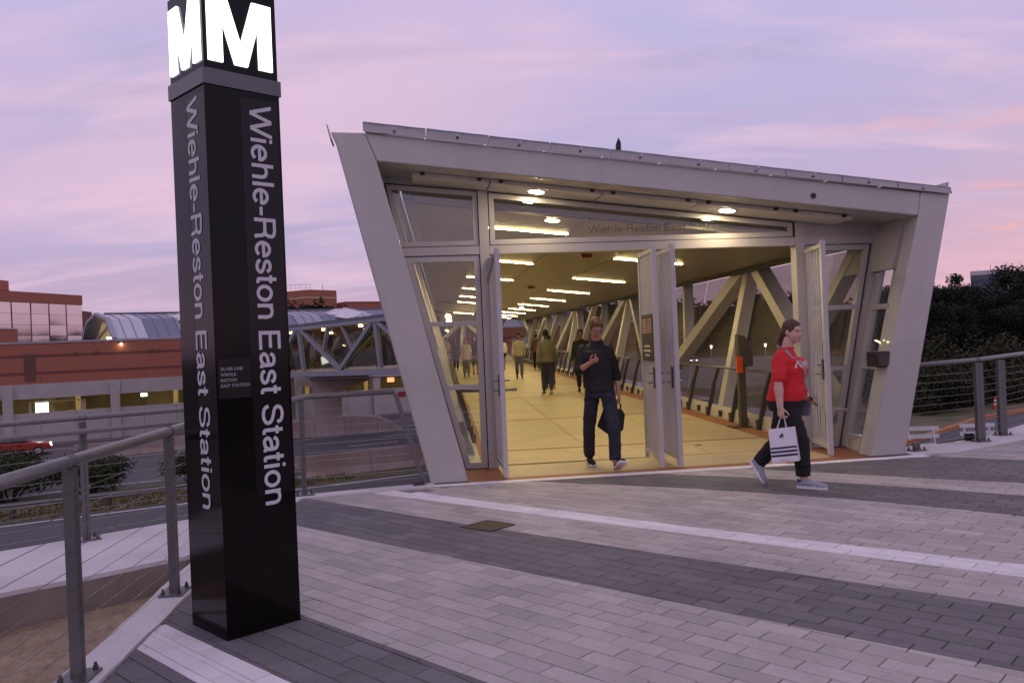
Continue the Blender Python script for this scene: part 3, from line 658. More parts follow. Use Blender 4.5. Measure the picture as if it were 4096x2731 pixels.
for fi in range(4):
    zt, zb = 2.995, 0.695
    if fi == 1: zt, zb = 3.02, 0.700
    k = (zt - zb) / GTW; m_ = MB(); base = 0.258 if fi != 1 else 0.212
    for li, qs in GT:
        for q in qs: m_.add([on_face(fi, base + v[1] * 0.134, zt - v[0] * k, 0.004 + 0.0003 * li) for v in q], [(0, 1, 2, 3)])
    part('lettering', m_, M['letter'], py, label='white vertical words Wiehle-Reston East Station')
m_ = MB()
for i, ln in enumerate(['SILVER LINE', 'WIEHLE-', 'RESTON', 'EAST STATION']):
    v2, f2 = text_geo(ln, 0.0255, 1.0); m_.add([on_face(0, 0.022 + v[0], 1.485 - i * 0.031 + v[1], 0.003) for v in v2], f2)
part('small_lettering', m_, M['letter_dim'], py, label='small white words SILVER LINE WIEHLE-RESTON EAST STATION')
m_ = MB(); m_.add([on_face(0, 0.008, 1.33, 0.0018), on_face(0, 0.203, 1.33, 0.0018), on_face(0, 0.203, 1.55, 0.0018), on_face(0, 0.008, 1.55, 0.0018)], [(0, 1, 2, 3)])
part('small_panel', m_, mat('small_panel_face', (0.012, 0.009, 0.0095), 0.3, 0, 0, spec=0.3), py)
# ------------------------------------------------------------------ station entrance (portal frame)
se = thing('station_entrance', P(2.8, 0, 0), 'pale steel entrance portal with leaning columns and a sloping roof edge', 'station entrance')
bt = lambda s: 3.927 - 0.119 * s         # top of the roof beam
bb = lambda s: 3.622 - 0.117 * s         # underside of the roof beam
def quadprism(pts, k0, k1, mb=None):
    mb = mb or MB(); mb.prism([P(s, k0, z) for s, z in pts], PN * (k1 - k0)); return mb
def bevel_obj(o, wdt=0.012, seg=2):
    m_ = o.modifiers.new('bevel', 'BEVEL'); m_.width = wdt; m_.segments = seg; m_.limit_method = 'ANGLE'
    for p in o.data.polygons: p.use_smooth = True
    try: o.data.set_sharp_from_angle(angle=R(50))
    except Exception: pass
    return o
col_l = bevel_obj(part('column', quadprism([(0, 0), (0.43, 0), (-0.457, 3.675), (-0.575, 3.995), (-0.955, 4.01), (-0.907, 3.90)], 0, 0.36), M['portal'], se, label='left column leaning outwards'), 0.015)
col_r = bevel_obj(part('column', quadprism([(5.30, 0), (5.76, 0), (6.49, 3.14), (6.50, 3.22), (6.11, 3.20), (6.07, 2.91)], 0, 0.26), M['portal'], se, label='right column leaning outwards'), 0.015)
bevel_obj(part('roof_beam', quadprism([(-0.454, bb(-0.454)), (6.067, bb(6.067)), (6.108, bt(6.108)), (-0.573, bt(-0.573))], 0.004, 0.36), M['portal'], se), 0.012)
# bright flashing along the roof edge, in separate lengths
ns = 10; s0, s1 = -0.60, 6.50
for i in range(ns):
    a = s0 + (s1 - s0) * i / ns + 0.006; b_ = s0 + (s1 - s0) * (i + 1) / ns - 0.006; rr = random.Random(i)
    h = lambda s: 0.118 - 0.004 * s
    dk = rr.uniform(-0.006, 0.006)
    m_ = MB(); n = 8
    f_, t_ = [], []
    for j in range(n + 1):
        s = a + (b_ - a) * j / n; wv = 0.004 * math.sin(j * 1.7 + i)
        f_.append(P(s, -0.045 + dk + wv, bt(s) + 0.004)); t_.append(P(s, -0.02 + dk - wv, bt(s) + h(s)))
    bk = [P(a + (b_ - a) * j / n, 0.5, bt(a + (b_ - a) * j / n) + h(a)) for j in range(n + 1)]
    m_.add(f_ + t_ + bk, [(j, j + 1, n + 2 + j, n + 1 + j) for j in range(n)] + [(n + 1 + j, n + 2 + j, 2 * n + 3 + j, 2 * n + 2 + j) for j in range(n)])
    part('flashing', m_, M['shiny'], se, True)
    c = MB(); sm = (a + b_) / 2; c.box(P(sm, -0.055, bt(sm) + 0.07), (0.03, 0.02, 0.03), R(7)); part('clip', c, M['alu'], se)
m_ = quadprism([(-0.965, 3.93), (-0.945, 3.93), (-0.985, 4.09), (-1.0, 4.09)], 0.0, 0.36); part('gutter_end', m_, M['portal'], se, label='left gutter end')
m_ = quadprism([(6.42, 3.20), (6.46, 3.20), (6.49, 3.31), (6.45, 3.31)], 0.0, 0.36); part('gutter_end', m_, M['portal'], se, label='right gutter end')
# small fin on the roof and dark camera port on the beam
m_ = MB(); m_.prism([P(2.33, 0.10, 3.70), P(2.40, 0.10, 3.70), P(2.40, 0.10, 3.88), P(2.375, 0.10, 3.93), P(2.345, 0.10, 3.86)], PN * 0.03); part('roof_fin', m_, M['plastic_black'], se)
m_ = MB(); c = P(4.72, 0.0, 3.18); m_.tube([c - PN * 0.006, c + PN * 0.002], 0.034, 16); part('camera_port', m_, M['plastic_black'], se)
for f_, z0, z1, o0, o1 in ((lambda z: 0.43 - 0.2414 * z, 2.5, 3.82, -0.015, -0.13), (lambda z: 5.30 + 0.2646 * z, 2.3, 3.05, 0.015, 0.13)):
    part('side_cheek', quadprism([(f_(z0) + o0, z0), (f_(z1) + o0, z1), (f_(z1) + o1, z1), (f_(z0) + o1, z0)], 0.37, 1.6), M['portal'], se)
# recessed soffit
so = lambda s: 3.585 - 0.118 * s
m_ = quadprism([(-0.52, so(-0.52) + 0.06), (6.12, so(6.12) + 0.06), (6.12, so(6.12) + 0.10), (-0.52, so(-0.52) + 0.10)], 0.36, 1.5); part('soffit_backing', m_, M['alu'], se)
for a, b_ in ((-0.06, 0.85), (0.87, 2.22), (2.24, 3.42), (3.44, 4.55), (4.57, 5.45)):
    m_ = quadprism([(a, so(a)), (b_, so(b_)), (b_, so(b_) + 0.045), (a, so(a) + 0.045)], 0.42, 0.90); part('soffit_panel', m_, M['soffit'], se)
    for s in (a + 0.12, b_ - 0.12):
        c = MB(); c.box(P(s, 0.405, so(s) + 0.03), (0.05, 0.03, 0.035), R(7)); part('panel_clip', c, M['bracket'], se)
def downlight(par, c, r=0.092):
    m_ = MB(); up = Vector((0.117, 0.014, 1)).normalized(); c = Vector(c)
    m_.tube([c - up * 0.012, c + up * 0.01], r + 0.012, 20); o = part('downlight', m_, M['alu'], par)
    m_ = MB(); m_.tube([c - up * 0.016, c - up * 0.011], r, 20); part('lens', m_, M['down'], o)
for s in (1.45, 3.88): downlight(se, P(s, 0.62, so(s)))
# glazed wall
KG = 0.93
def frame_poly(pts, wdt, k, dep, name, par, mtl='alu'):
    """mitred frame around a convex outline given counter-clockwise in (s,z); returns inner outline"""
    n = len(pts); inn = []
    for i in range(n):
        p0_, p1_, p2_ = Vector(pts[i - 1]), Vector(pts[i]), Vector(pts[(i + 1) % n])
        d1 = (p1_ - p0_).normalized(); d2 = (p2_ - p1_).normalized(); n1 = Vector((-d1.y, d1.x)); n2 = Vector((-d2.y, d2.x))
        bis = (n1 + n2).normalized(); inn.append(p1_ + bis * (wdt / max(0.25, bis.dot(n1))))
    m_ = MB()
    for i in range(n):
        a, b_ = pts[i], pts[(i + 1) % n]; c, d = inn[(i + 1) % n], inn[i]
        m_.hexa([P(a[0], k, a[1]), P(b_[0], k, b_[1]), P(b_[0], k + dep, b_[1]), P(a[0], k + dep, a[1]), P(d[0], k, d[1]), P(c[0], k, c[1]), P(c[0], k + dep, c[1]), P(d[0], k + dep, d[1])])
    o = part(name, m_, M[mtl], par)
    g = MB()
    for i in range(n):
        a, b_ = Vector(pts[i]), Vector(pts[(i + 1) % n]); g.beam(P(a.x, k - 0.002, a.y), P(b_.x, k - 0.002, b_.y), 0.012, 0.012)
    part('gasket', g, M['gasket'], o)
    return o, [(v.x, v.y) for v in inn]
def pane(pts, k, par, mtl='glass'):
    m_ = MB(); m_.prism([P(s, k, z) for s, z in pts], PN * 0.008); return part('pane', m_, M[mtl], par)
def split(pts, z0, z1):
    return clip(clip(pts, lambda v: v[1] - z0), lambda v: z1 - v[1])
# fixed mullion, header and side members
m_ = quadprism([(0.75, 0), (0.87, 0), (0.87, so(0.87) - 0.01), (0.75, so(0.75) - 0.01)], KG - 0.02, KG + 0.14); part('mullion', m_, M['alu'], se, label='left door jamb')
m_ = quadprism([(4.92, 0), (5.04, 0), (5.04, so(5.04) - 0.01), (4.92, so(4.92) - 0.01)], KG - 0.02, KG + 0.14); part('mullion', m_, M['alu'], se, label='right door jamb')
m_ = quadprism([(0.873, 2.69), (4.917, 2.69), (4.917, 2.795), (0.873, 2.795)], KG - 0.015, KG + 0.14); part('header', m_, M['alu'], se)
m_ = quadprism([(-0.215, 2.69), (0.747, 2.69), (0.747, 2.795), (-0.24, 2.795)], KG - 0.015, KG + 0.14); part('header', m_, M['alu'], se)
m_ = quadprism([(5.043, 2.69), (6.02, 2.69), (6.05, 2.80), (5.043, 2.80)], KG - 0.015, KG + 0.14); part('header', m_, M['alu'], se)
m_ = quadprism([(5.043, 2.803), (6.05, 2.803), (6.06, so(6.06) - 0.005), (5.043, so(5.043) - 0.005)], KG + 0.01, KG + 0.10); part('blank_panel', m_, M['alu'], se)
m_ = quadprism([(-0.40, so(-0.4) - 0.02), (-0.40, so(-0.4) + 0.08), (6.0, so(6) + 0.08), (6.0, so(6) - 0.005)], KG + 0.0, KG + 0.14); part('top_rail', m_, M['alu'], se)
o, inn = frame_poly([(-0.245, 2.80), (0.745, 2.80), (0.745, 3.485), (-0.40, 3.60)], 0.065, KG, 0.07, 'window', se); o['label'] = 'upper left window of the entrance'
pane(inn, KG + 0.03, o, 'glass_end')
left = [(0.46, 0.005), (0.745, 0.005), (0.745, 2.685), (-0.205, 2.685)]
o, inn = frame_poly(left, 0.075, KG, 0.07, 'window', se); o['label'] = 'tall tapering window left of the gates'
for z in (1.035, 1.835):
    sl = split([(v[0], v[1]) for v in inn], z - 0.03, z + 0.03); m_ = MB(); m_.prism([P(s, KG + 0.004, zz) for s, zz in sl], PN * 0.06); part('glazing_bar', m_, M['alu'], o)
for z0, z1 in ((0, 1.003), (1.067, 1.803), (1.867, 3)): pane(split(inn, z0, z1), KG + 0.03, o)
o, inn = frame_poly([(0.88, 2.80), (4.90, 2.80), (4.90, so(4.9) - 0.012), (0.88, so(0.88) - 0.012)], 0.07, KG, 0.07, 'window', se); o['label'] = 'long tapering transom window above the gates'
pn = pane(inn, KG + 0.03, o)
m_ = MB()
for li, qs in GT:
    for q in qs: m_.add([P(2.16 + v[0] / GTW * 1.78, KG + 0.026 - 0.0003 * li, 2.925 + v[1] * 0.098) for v in q], [(0, 1, 2, 3)])
part('lettering', m_, glass_mat('etched_lettering', (0.9, 0.9, 0.88), 0.01, (0.13, 0.12, 0.10), 0.35, 0.1), o, label='faint grey words Wiehle-Reston East Station on the transom')
right = [(5.05, 0.005), (5.42, 0.005), (5.975, 2.685), (5.05, 2.685)]
o, inn = frame_poly(right, 0.075, KG, 0.07, 'window', se); o['label'] = 'tall tapering window right of the gates'
for z in (1.045, 1.85):
    sl = split([(v[0], v[1]) for v in inn], z - 0.03, z + 0.03); m_ = MB(); m_.prism([P(s, KG + 0.004, zz) for s, zz in sl], PN * 0.06); part('glazing_bar', m_, M['alu'], o)
for z0, z1 in ((0, 1.013), (1.077, 1.818), (1.882, 3)): pane(split(inn, z0, z1), KG + 0.03, o)
# leaning corner tubes of the glazed wall
m_ = MB(); m_.beam(P(5.52, KG + 0.02, 0.0), P(6.10, KG + 0.02, 2.80), 0.15, 0.16, up=PN); part('corner_tube', m_, M['portal'], se)
m_ = MB(); m_.beam(P(0.36, KG + 0.06, 0.0), P(-0.33, KG + 0.06, 2.9), 0.08, 0.10, up=PN); part('corner_tube', m_, M['portal'], se)
# side returns between frame and glazing (narrow windows)
def side_return(sb_, lean, name):
    def S(k, z): return P(sb_ + lean * z, k, z)
    def bar(k0, z0, k1, z1, wdt, dp=0.06):
        m_ = MB(); m_.beam(S(k0, z0), S(k1, z1), wdt, dp, up=PD); return m_
    fr0 = MB()
    for k in (0.40, 0.80):
        fr0.beam(S(k, 0.02), S(k, 2.62), 0.10, 0.07, up=PD)
    for z in (0.16, 1.07, 1.83, 2.60): fr0.beam(S(0.40, z), S(0.80, z), 0.07, 0.09, up=PD)
    o = part(name, fr0, M['portal'], se)
    for z0, z1 in ((0.20, 1.03), (1.11, 1.79), (1.87, 2.56)):
        m_ = MB(); c = [S(0.45, z0), S(0.75, z0), S(0.75, z1), S(0.45, z1)]; m_.prism(c, PD * 0.01); part('pane', m_, M['glass_side'], o)
        g = MB(); g.beam(S(0.455, z0), S(0.455, z1), 0.02, 0.02); part('gasket', g, M['gasket'], o)
    return S
SR = side_return(5.46, 0.247, 'side_window')
side_return(0.16, -0.235, 'side_window')
m_ = MB(); m_.hexa([P(5.40, 0.36, 0.0), P(5.66, 0.36, 0.0), P(5.68, 0.86, 0.0), P(5.46, 0.86, 0.0), P(5.44, 0.36, 0.17), P(5.66, 0.36, 0.17), P(5.68, 0.86, 0.17), P(5.50, 0.86, 0.17)]); part('plinth', m_, M['kerb'], se)
lp = thing('loudspeaker', P(5.60, 0.13, 1.08), 'black boxy loudspeaker mounted on the side window frame by the right column', 'loudspeaker')
c = P(5.60, 0.13, 1.175)
m_ = MB(); m_.box(c + PD * -0.06 + Vector((0, 0, 0)), (0.17, 0.24, 0.19), R(7)); bevel_obj(part('cabinet', m_, M['plastic_black'], lp), 0.012)
m_ = MB(); m_.box(c + PD * -0.06 - PN * 0.123, (0.14, 0.008, 0.16), R(7)); part('grille', m_, M['bracket'], lp)
m_ = MB(); m_.beam(c + PN * 0.05, c + PD * 0.06 + PN * 0.16, 0.04, 0.03); part('bracket', m_, M['bracket'], lp)
# threshold and recess floor
m_ = quadprism([(0.435, -0.05), (5.295, -0.05), (5.295, 0.003), (0.435, 0.003)], -0.06, 0.13); part('threshold', m_, M['terracotta'], se)
m_ = quadprism([(0.435, -0.05), (0.86, -0.05), (0.86, 0.002), (0.435, 0.002)], 0.132, KG + 0.1); part('recess_floor', m_, M['terracotta'], se)
m_ = quadprism([(4.93, -0.05), (5.70, -0.05), (5.70, 0.002), (4.93, 0.002)], 0.132, KG + 0.1); part('recess_floor', m_, M['terracotta'], se)
m_ = quadprism([(0.862, -0.05), (4.928, -0.05), (4.928, 0.001), (0.862, 0.001)], 0.132, KG + 0.1); part('recess_floor', m_, M['floor'], se)
# folded gates standing open
def gate(s0, k0, s1, k1, side, sign=False, brace=False, hgt=2.66, lab=None):
    a, b_ = P(s0, k0, 0), P(s1, k1, 0); d = (b_ - a).normalized(); n_ = Vector((-d.y, d.x, 0)); L_ = (b_ - a).length; z0 = 0.025
    f = MB(); f.beam(a + Vector((0, 0, z0)), a + Vector((0, 0, hgt)), 0.055, 0.075, up=d)
    f.beam(b_ + Vector((0, 0, z0)), b_ + Vector((0, 0, hgt - 0.01)), 0.045, 0.05, up=d)
    for z in (0.12, hgt - 0.06): f.beam(a + Vector((0, 0, z)) + d * 0.037, b_ + Vector((0, 0, z)) - d * 0.025, 0.04, 0.05)
    g = part('gate_leaf', f, M['gate'], se, label=lab)
    for i in range(10):
        c = a + d * (0.06 + (L_ - 0.10) * (i + 0.5) / 10); m_ = MB(); m_.beam(c + Vector((0, 0, 0.145)), c + Vector((0, 0, hgt - 0.085)), 0.014, 0.030, up=d); part('bar', m_, M['gate'], g)
    m_ = MB(); c = a + d * 0.075; m_.beam(c + Vector((0, 0, 0.95)), c + Vector((0, 0, 1.20)), 0.075, 0.05, up=d); part('latch_box', m_, M['bracket'], g)
    m_ = MB()
    for z in (1.02, 1.13): m_.tube([c + n_ * -0.10 + Vector((0, 0, z)), c + n_ * 0.10 + Vector((0, 0, z))], 0.010, 8)
    m_.tube([c + n_ * side * 0.10 + Vector((0, 0, 1.02)), c + n_ * side * 0.10 + d * 0.10 + Vector((0, 0, 1.02))], 0.009, 8)
    part('lever', m_, M['rail'], g)
    if brace:
        m_ = MB(); m_.beam(b_ - d * 0.05 + Vector((0, 0, hgt - 0.12)) - n_ * 0.03, a + d * 0.3 + Vector((0, 0, 0.2)) - n_ * 0.03, 0.014, 0.03); part('brace', m_, M['gate'], g)
    if sign:
        def SG(u, z, o): return a + d * (L_ * 0.5 + u) + n_ * (0.022 + o) + Vector((0, 0, z))
        m_ = MB(); m_.prism([SG(0.30, 1.27, 0), SG(-0.34, 1.27, 0), SG(-0.34, 1.84, 0), SG(0.30, 1.84, 0)], n_ * 0.008); sgn = part('notice', m_, M['sign_brown'], se, label='dark brown notice board with small orange and cream print')
        m_ = MB()
        for r_ in range(6):
            for c0, c1 in ((0.24, 0.05), (-0.07, -0.28)): m_.prism([SG(c0, 1.62 + r_ * 0.03, 0.009), SG(c1, 1.62 + r_ * 0.03, 0.009), SG(c1, 1.632 + r_ * 0.03, 0.009), SG(c0, 1.632 + r_ * 0.03, 0.009)], n_ * 0.001)
        for r_, wd_ in enumerate((0.16, 0.20, 0.12)): m_.prism([SG(wd_, 1.44 - r_ * 0.055, 0.009), SG(-wd_, 1.44 - r_ * 0.055, 0.009), SG(-wd_, 1.465 - r_ * 0.055, 0.009), SG(wd_, 1.465 - r_ * 0.055, 0.009)], n_ * 0.001)
        part('print', m_, M['sign_text'], sgn)
        m_ = MB(); m_.prism([SG(0.035, 1.60, 0.009), SG(-0.035, 1.60, 0.009), SG(-0.02, 1.80, 0.009), SG(0.02, 1.80, 0.009)], n_ * 0.001); part('emblem', m_, M['orange'], sgn)
gate(0.865, 0.05, 0.875, 0.90, 1, lab='leftmost gate leaf')
gate(2.735, 0.10, 2.80, 0.92, 1, sign=True, lab='gate leaf with the brown notice')
gate(2.955, 0.08, 2.98, 0.92, -1, lab='middle gate leaf right of the notice')
gate(4.90, 0.18, 5.12, 1.28, 1, brace=True, lab='rightmost gate leaf')
m_ = MB(); m_.beam(P(0.87, 0.90, 2.55), P(0.80, 0.95, 2.50), 0.04, 0.05); m_.beam(P(0.86, 0.35, 2.62), P(0.83, 0.93, 2.35), 0.03, 0.05); part('gate_stay', m_, M['alu'], se)
# ------------------------------------------------------------------ footbridge, first leg
fbz = thing('footbridge', B(2.2, 0.5, 0), 'long lit footbridge with yellow-lit leaning trusses and tube lamps behind the entrance', 'footbridge', 'legs of the footbridge')
AL = 47.0
ct = lambda t: 3.30 - 0.117 * t
# roof and deck
def bprism(pts, a0, a1): m_ = MB(); m_.prism([B(t, a0, z) for t, z in pts], B(0, a1, 0) - B(0, a0, 0)); return m_
part('roof', bprism([(-1.0, ct(-1.0) + 0.06), (5.25, ct(5.25) + 0.06), (5.30, ct(5.3) + 0.33), (-1.05, ct(-1.05) + 0.42)], 1.0, AL), M['portal'], fbz)
part('deck', bprism([(-0.45, -0.45), (4.80, -0.45), (4.80, -0.05), (-0.45, -0.05)], 0.0, AL), M['truss_far'], fbz)
# floor slabs between terracotta bands
bands = [0.62, 1.9, 6.15, 12.0, 17.1, 23.2, 28.4, 33.5, 38.6, 43.7, AL]
tj = [-0.02, 1.45, 2.9, 4.08]
for i in range(len(bands) - 1):
    a0 = bands[i] + (0.05 if i else 0.0); a1 = bands[i + 1] - 0.05
    for j in range(3):
        part('floor_slab', bprism([(tj[j] + 0.004, -0.05), (tj[j + 1] - 0.004, -0.05), (tj[j + 1] - 0.004, 0.0), (tj[j] + 0.004, 0.0)], a0 + 0.004, a1 - 0.004), M['floor'], fbz)
    if i: part('tile_band', bprism([(-0.02, -0.05), (4.08, -0.05), (4.08, 0.0005), (-0.02, 0.0005)], bands[i] - 0.046, bands[i] + 0.046), M['terracotta'], fbz)
part('tile_border', bprism([(4.083, -0.05), (4.40, -0.05), (4.40, 0.001), (4.083, 0.001)], 0.62, AL), M['terracotta'], fbz)
part('tile_border', bprism([(-0.16, -0.05), (-0.023, -0.05), (-0.023, 0.001), (-0.16, 0.001)], 0.62, AL), M['terracotta'], fbz)
for t, a in ((2.62, 1.35), (2.98, 1.45)):
    m_ = MB(); m_.tube([B(t, a, -0.01), B(t, a, 0.004)], 0.055, 16); part('floor_bolt_cover', m_, M['bracket'], fbz)
# ceiling
tc_ = [-0.85, 1.395, 2.60, 5.06]
for i in range(10):
    a0 = 0.40 + i * 4.88 if i else 0.78; a1 = min(0.40 + (i + 1) * 4.88, AL)
    if a0 > AL - 0.3: break
    for j in range(3):
        part('ceiling_panel', bprism([(tc_[j] + 0.008, ct(tc_[j])), (tc_[j + 1] - 0.008, ct(tc_[j + 1])), (tc_[j + 1] - 0.008, ct(tc_[j + 1]) + 0.03), (tc_[j] + 0.008, ct(tc_[j]) + 0.03)], a0 + 0.006, a1 - 0.006), M['ceiling'], fbz)
part('end_bulkhead', bprism([(-0.85, ct(-0.85) + 0.002), (5.06, ct(5.06) + 0.002), (5.06, ct(5.06) + 0.30), (-0.85, ct(-0.85) + 0.30)], 0.80, 0.90), M['soffit'], fbz)
# tube lamps, staggered in two rows
def tube_lamp(par, t0, t1, a, far):
    up = Vector((0.117, 0.01, 1)).normalized(); p, q = B(t0, a, ct(t0)) - up * 0.004, B(t1, a, ct(t1)) - up * 0.004; d = (q - p).normalized()
    m_ = MB(); m_.beam(p - d * 0.02, q + d * 0.02, 0.13, 0.006, up=up); o = part('tube_lamp', m_, M['dark_soffit'], par)
    p, q = p - up * 0.006, q - up * 0.006; sd = d.cross(up).normalized() * 0.052
    m_ = MB(); m_.add([p - sd, q - sd, q + sd, p + sd, p - sd * 0.6 - up * 0.006, q - sd * 0.6 - up * 0.006, q + sd * 0.6 - up * 0.006, p + sd * 0.6 - up * 0.006], [(4, 5, 6, 7), (0, 1, 5, 4), (2, 3, 7, 6)]); part('lamp_tube', m_, M['tube'], o)
for i in range(10):
    if 2.25 + 4.88 * i < AL: tube_lamp(fbz, 0.13, 1.37, 2.25 + 4.88 * i, i > 5)
    if 4.9 + 4.88 * i < AL: tube_lamp(fbz, 2.62, 3.88, 4.9 + 4.88 * i, i > 5)
for t, a in ((2.05, 4.6), (2.03, 13.7), (1.2, 22.5)):
    m_ = MB(); c = B(t, a, ct(t) - 0.035); m_.hexa([c + BT * x + BA * y + Vector((0, 0, z)) for z, e in ((-0.035, 0.09), (0.035, 0.11)) for x, y in ((-e, -0.05), (e, -0.05), (e, 0.05), (-e, 0.05))]); part('alarm_strobe', m_, M['red_dev'], fbz)
for t, a in ((0.98, 1.05), (3.4, 1.25), (3.3, 24.5), (3.0, 27.0)): downlight(fbz, B(t, a, ct(t)))
# bulkhead box with a lit lantern across the ceiling
part('bulkhead', bprism([(-0.75, ct(-0.75) - 0.42), (1.78, ct(1.78) - 0.34), (1.78, ct(1.78) - 0.01), (-0.75, ct(-0.75) - 0.01)], 28.0, 28.6), M['ceiling'], fbz)
m_ = MB(); c = B(1.98, 28.3, ct(1.98) - 0.2); m_.box(c, (0.26, 0.3, 0.34), R(4.7)); part('box_lamp', m_, emit_mat('box_lamp_lens', (1, 0.8, 0.4), 5.0), fbz)
# trusses, screens, handrails
WR = lambda z: 4.62 + 0.24 * z        # right wall plane (truss centre line)
WL = lambda z: -0.34 - 0.25 * z
def truss_wall(W, sgn, ztop, par, a_lo, a_hi, first, F, mtl='truss', dep=0.26, wid=0.22):
    def T_(a, z): return F(W(z), a, z)
    acr = F(1, 0, 0) - F(0, 0, 0)
    n_bay = int((a_hi - a_lo) / 10.1) + 2
    for k in range(-1, n_bay):
        ap = first + 10.1 * k
        def clipseg(a0, z0, a1, z1):
            if max(a0, a1) < a_lo or min(a0, a1) > a_hi: return None
            pts = []
            for (a, z, b_, y) in ((a0, z0, a1, z1), (a1, z1, a0, z0)):
                if a < a_lo: u = (a_lo - a) / (b_ - a); a, z = a_lo, z + (y - z) * u
                if a > a_hi: u = (a_hi - a) / (b_ - a); a, z = a_hi, z + (y - z) * u
                pts.append((a, z))
            return pts
        for (a0, z0, a1, z1, wd_, dp_, nm) in ((ap + 0.35, ztop, ap + 5.05, 0.08, wid, dep, 'truss_diagonal'), (ap - 0.35, ztop, ap - 5.05, 0.08, wid, dep, 'truss_diagonal'),
                                          (ap, ztop - 0.02, ap, 0.08, wid * 1.15, dep * 0.85, 'truss_post'), (ap + 4.1, ztop, ap + 3.05, 1.28, wid * 0.7, dep * 0.8, 'truss_strut'), (ap - 4.1, ztop, ap - 3.05, 1.28, wid * 0.7, dep * 0.8, 'truss_strut')):
            c = clipseg(a0, z0, a1, z1)
            if c and (abs(c[0][0] - c[1][0]) > 0.2 or a0 == a1):
                m_ = MB(); m_.beam(T_(*c[0]), T_(*c[1]), wd_, dp_, up=acr); part(nm, m_, M[mtl], par)
    m_ = MB(); m_.beam(T_(a_lo, ztop + 0.12), T_(a_hi, ztop + 0.12), 0.24, 0.34, up=acr); part('top_chord', m_, M[mtl], par)
    m_ = MB(); m_.beam(T_(a_lo, -0.18), T_(a_hi, -0.18), 0.42, 0.34, up=acr); part('bottom_chord', m_, M[mtl], par)
def screen(W, off, ztop, par, a_lo, a_hi, F, step=2.525, mtl='mesh'):
    a = a_lo; t_ = lambda z: W(z) + off; acr = F(1, 0, 0) - F(0, 0, 0)
    while a < a_hi - 0.05:
        b_ = min(a + step, a_hi); m_ = MB(); m_.prism([F(t_(0.22), a + 0.02, 0.22), F(t_(0.22), b_ - 0.02, 0.22), F(t_(ztop), b_ - 0.02, ztop), F(t_(ztop), a + 0.02, ztop)], acr * 0.006)
        part('screen_panel', m_, M[mtl], par); a = b_
truss_wall(WR, 1, ct(5.05) + 0.0, fbz, 0.62, AL, 5.1, B)
screen(WR, 0.17, ct(5.05) - 0.02, fbz, 0.62, AL, B)
truss_wall(WL, -1, ct(-0.85) - 0.0, fbz, 0.62, AL - 4.0, 5.1, B)
screen(WL, -0.17, ct(-0.85) - 0.02, fbz, 0.62, AL - 4.0, B)
m_ = MB(); m_.beam(B(5.03, 0.62, ct(5.05) - 0.04), B(5.03, AL, ct(5.05) - 0.04), 0.05, 0.07); part('eaves_trim', m_, M['dark_soffit'], fbz)
def kerb_and_rail(par, tk, sgn, a0, a1):
    a = a0; i = 0
    while a < a1 - 0.1:
        b_ = min(a + 1.27, a1); m_ = MB(); m_.prism([B(tk, a + 0.006, 0.025), B(tk, b_ - 0.006, 0.025), B(tk + sgn * 0.05, b_ - 0.006, 0.215), B(tk + sgn * 0.05, a + 0.006, 0.215)], BT * sgn * 0.02); part('kerb_plate', m_, M['kerb'], par)
        if a > a0:
            m_ = MB(); pts = [B(tk - sgn * 0.02, a, 0.0), B(tk + sgn * 0.11, a, 0.60), B(tk + sgn * 0.20, a, 0.88)]
            m_.beam(pts[0], pts[1], 0.05, 0.075, up=BT); m_.beam(pts[1], pts[2], 0.05, 0.065, up=BT); m_.beam(B(tk - sgn * 0.035, a, 0.0), B(tk - sgn * 0.035, a, 0.16), 0.10, 0.05, up=BT); part('rail_post', m_, M['bracket'], par)
            m_ = MB(); c = B(tk - sgn * 0.012, a + 0.62, 0.09); m_.box(c, (0.05, 0.07, 0.11), R(4.7)); part('kerb_bracket', m_, M['bracket'], par)
        a = b_
    m_ = MB(); m_.tube([B(tk + sgn * 0.20, a0 + 0.3, 0.90), B(tk + sgn * 0.20, a1, 0.90)], 0.022, 10); part('handrail', m_, M['rail'], par, True)
kerb_and_rail(fbz, 4.41, 1, 1.5, AL)
kerb_and_rail(fbz, -0.17, -1, 1.5, AL - 4)
m_ = MB(); m_.tube([B(-0.37, 1.8, 0.90), B(0.05, 1.55, 0.90), B(0.45, 1.55, 0.90)], 0.022, 10); part('handrail', m_, M['rail'], fbz, True)
m_ = MB(); m_.hexa([B(0.16, 1.25, 0.10), B(0.22, 1.25, 0.10), B(0.22, 1.33, 0.10), B(0.16, 1.33, 0.10), B(0.10, 1.25, 0.98), B(0.25, 1.25, 0.98), B(0.25, 1.36, 0.98), B(0.10, 1.36, 0.98)]); m_.hexa([B(0.17, 1.26, 0.0), B(0.20, 1.26, 0.0), B(0.20, 1.31, 0.0), B(0.17, 1.31, 0.0), B(0.16, 1.25, 0.10), B(0.22, 1.25, 0.10), B(0.22, 1.33, 0.10), B(0.16, 1.33, 0.10)])
part('end_post', m_, M['plastic_black'], fbz, label='black tapering post behind the lower left window')
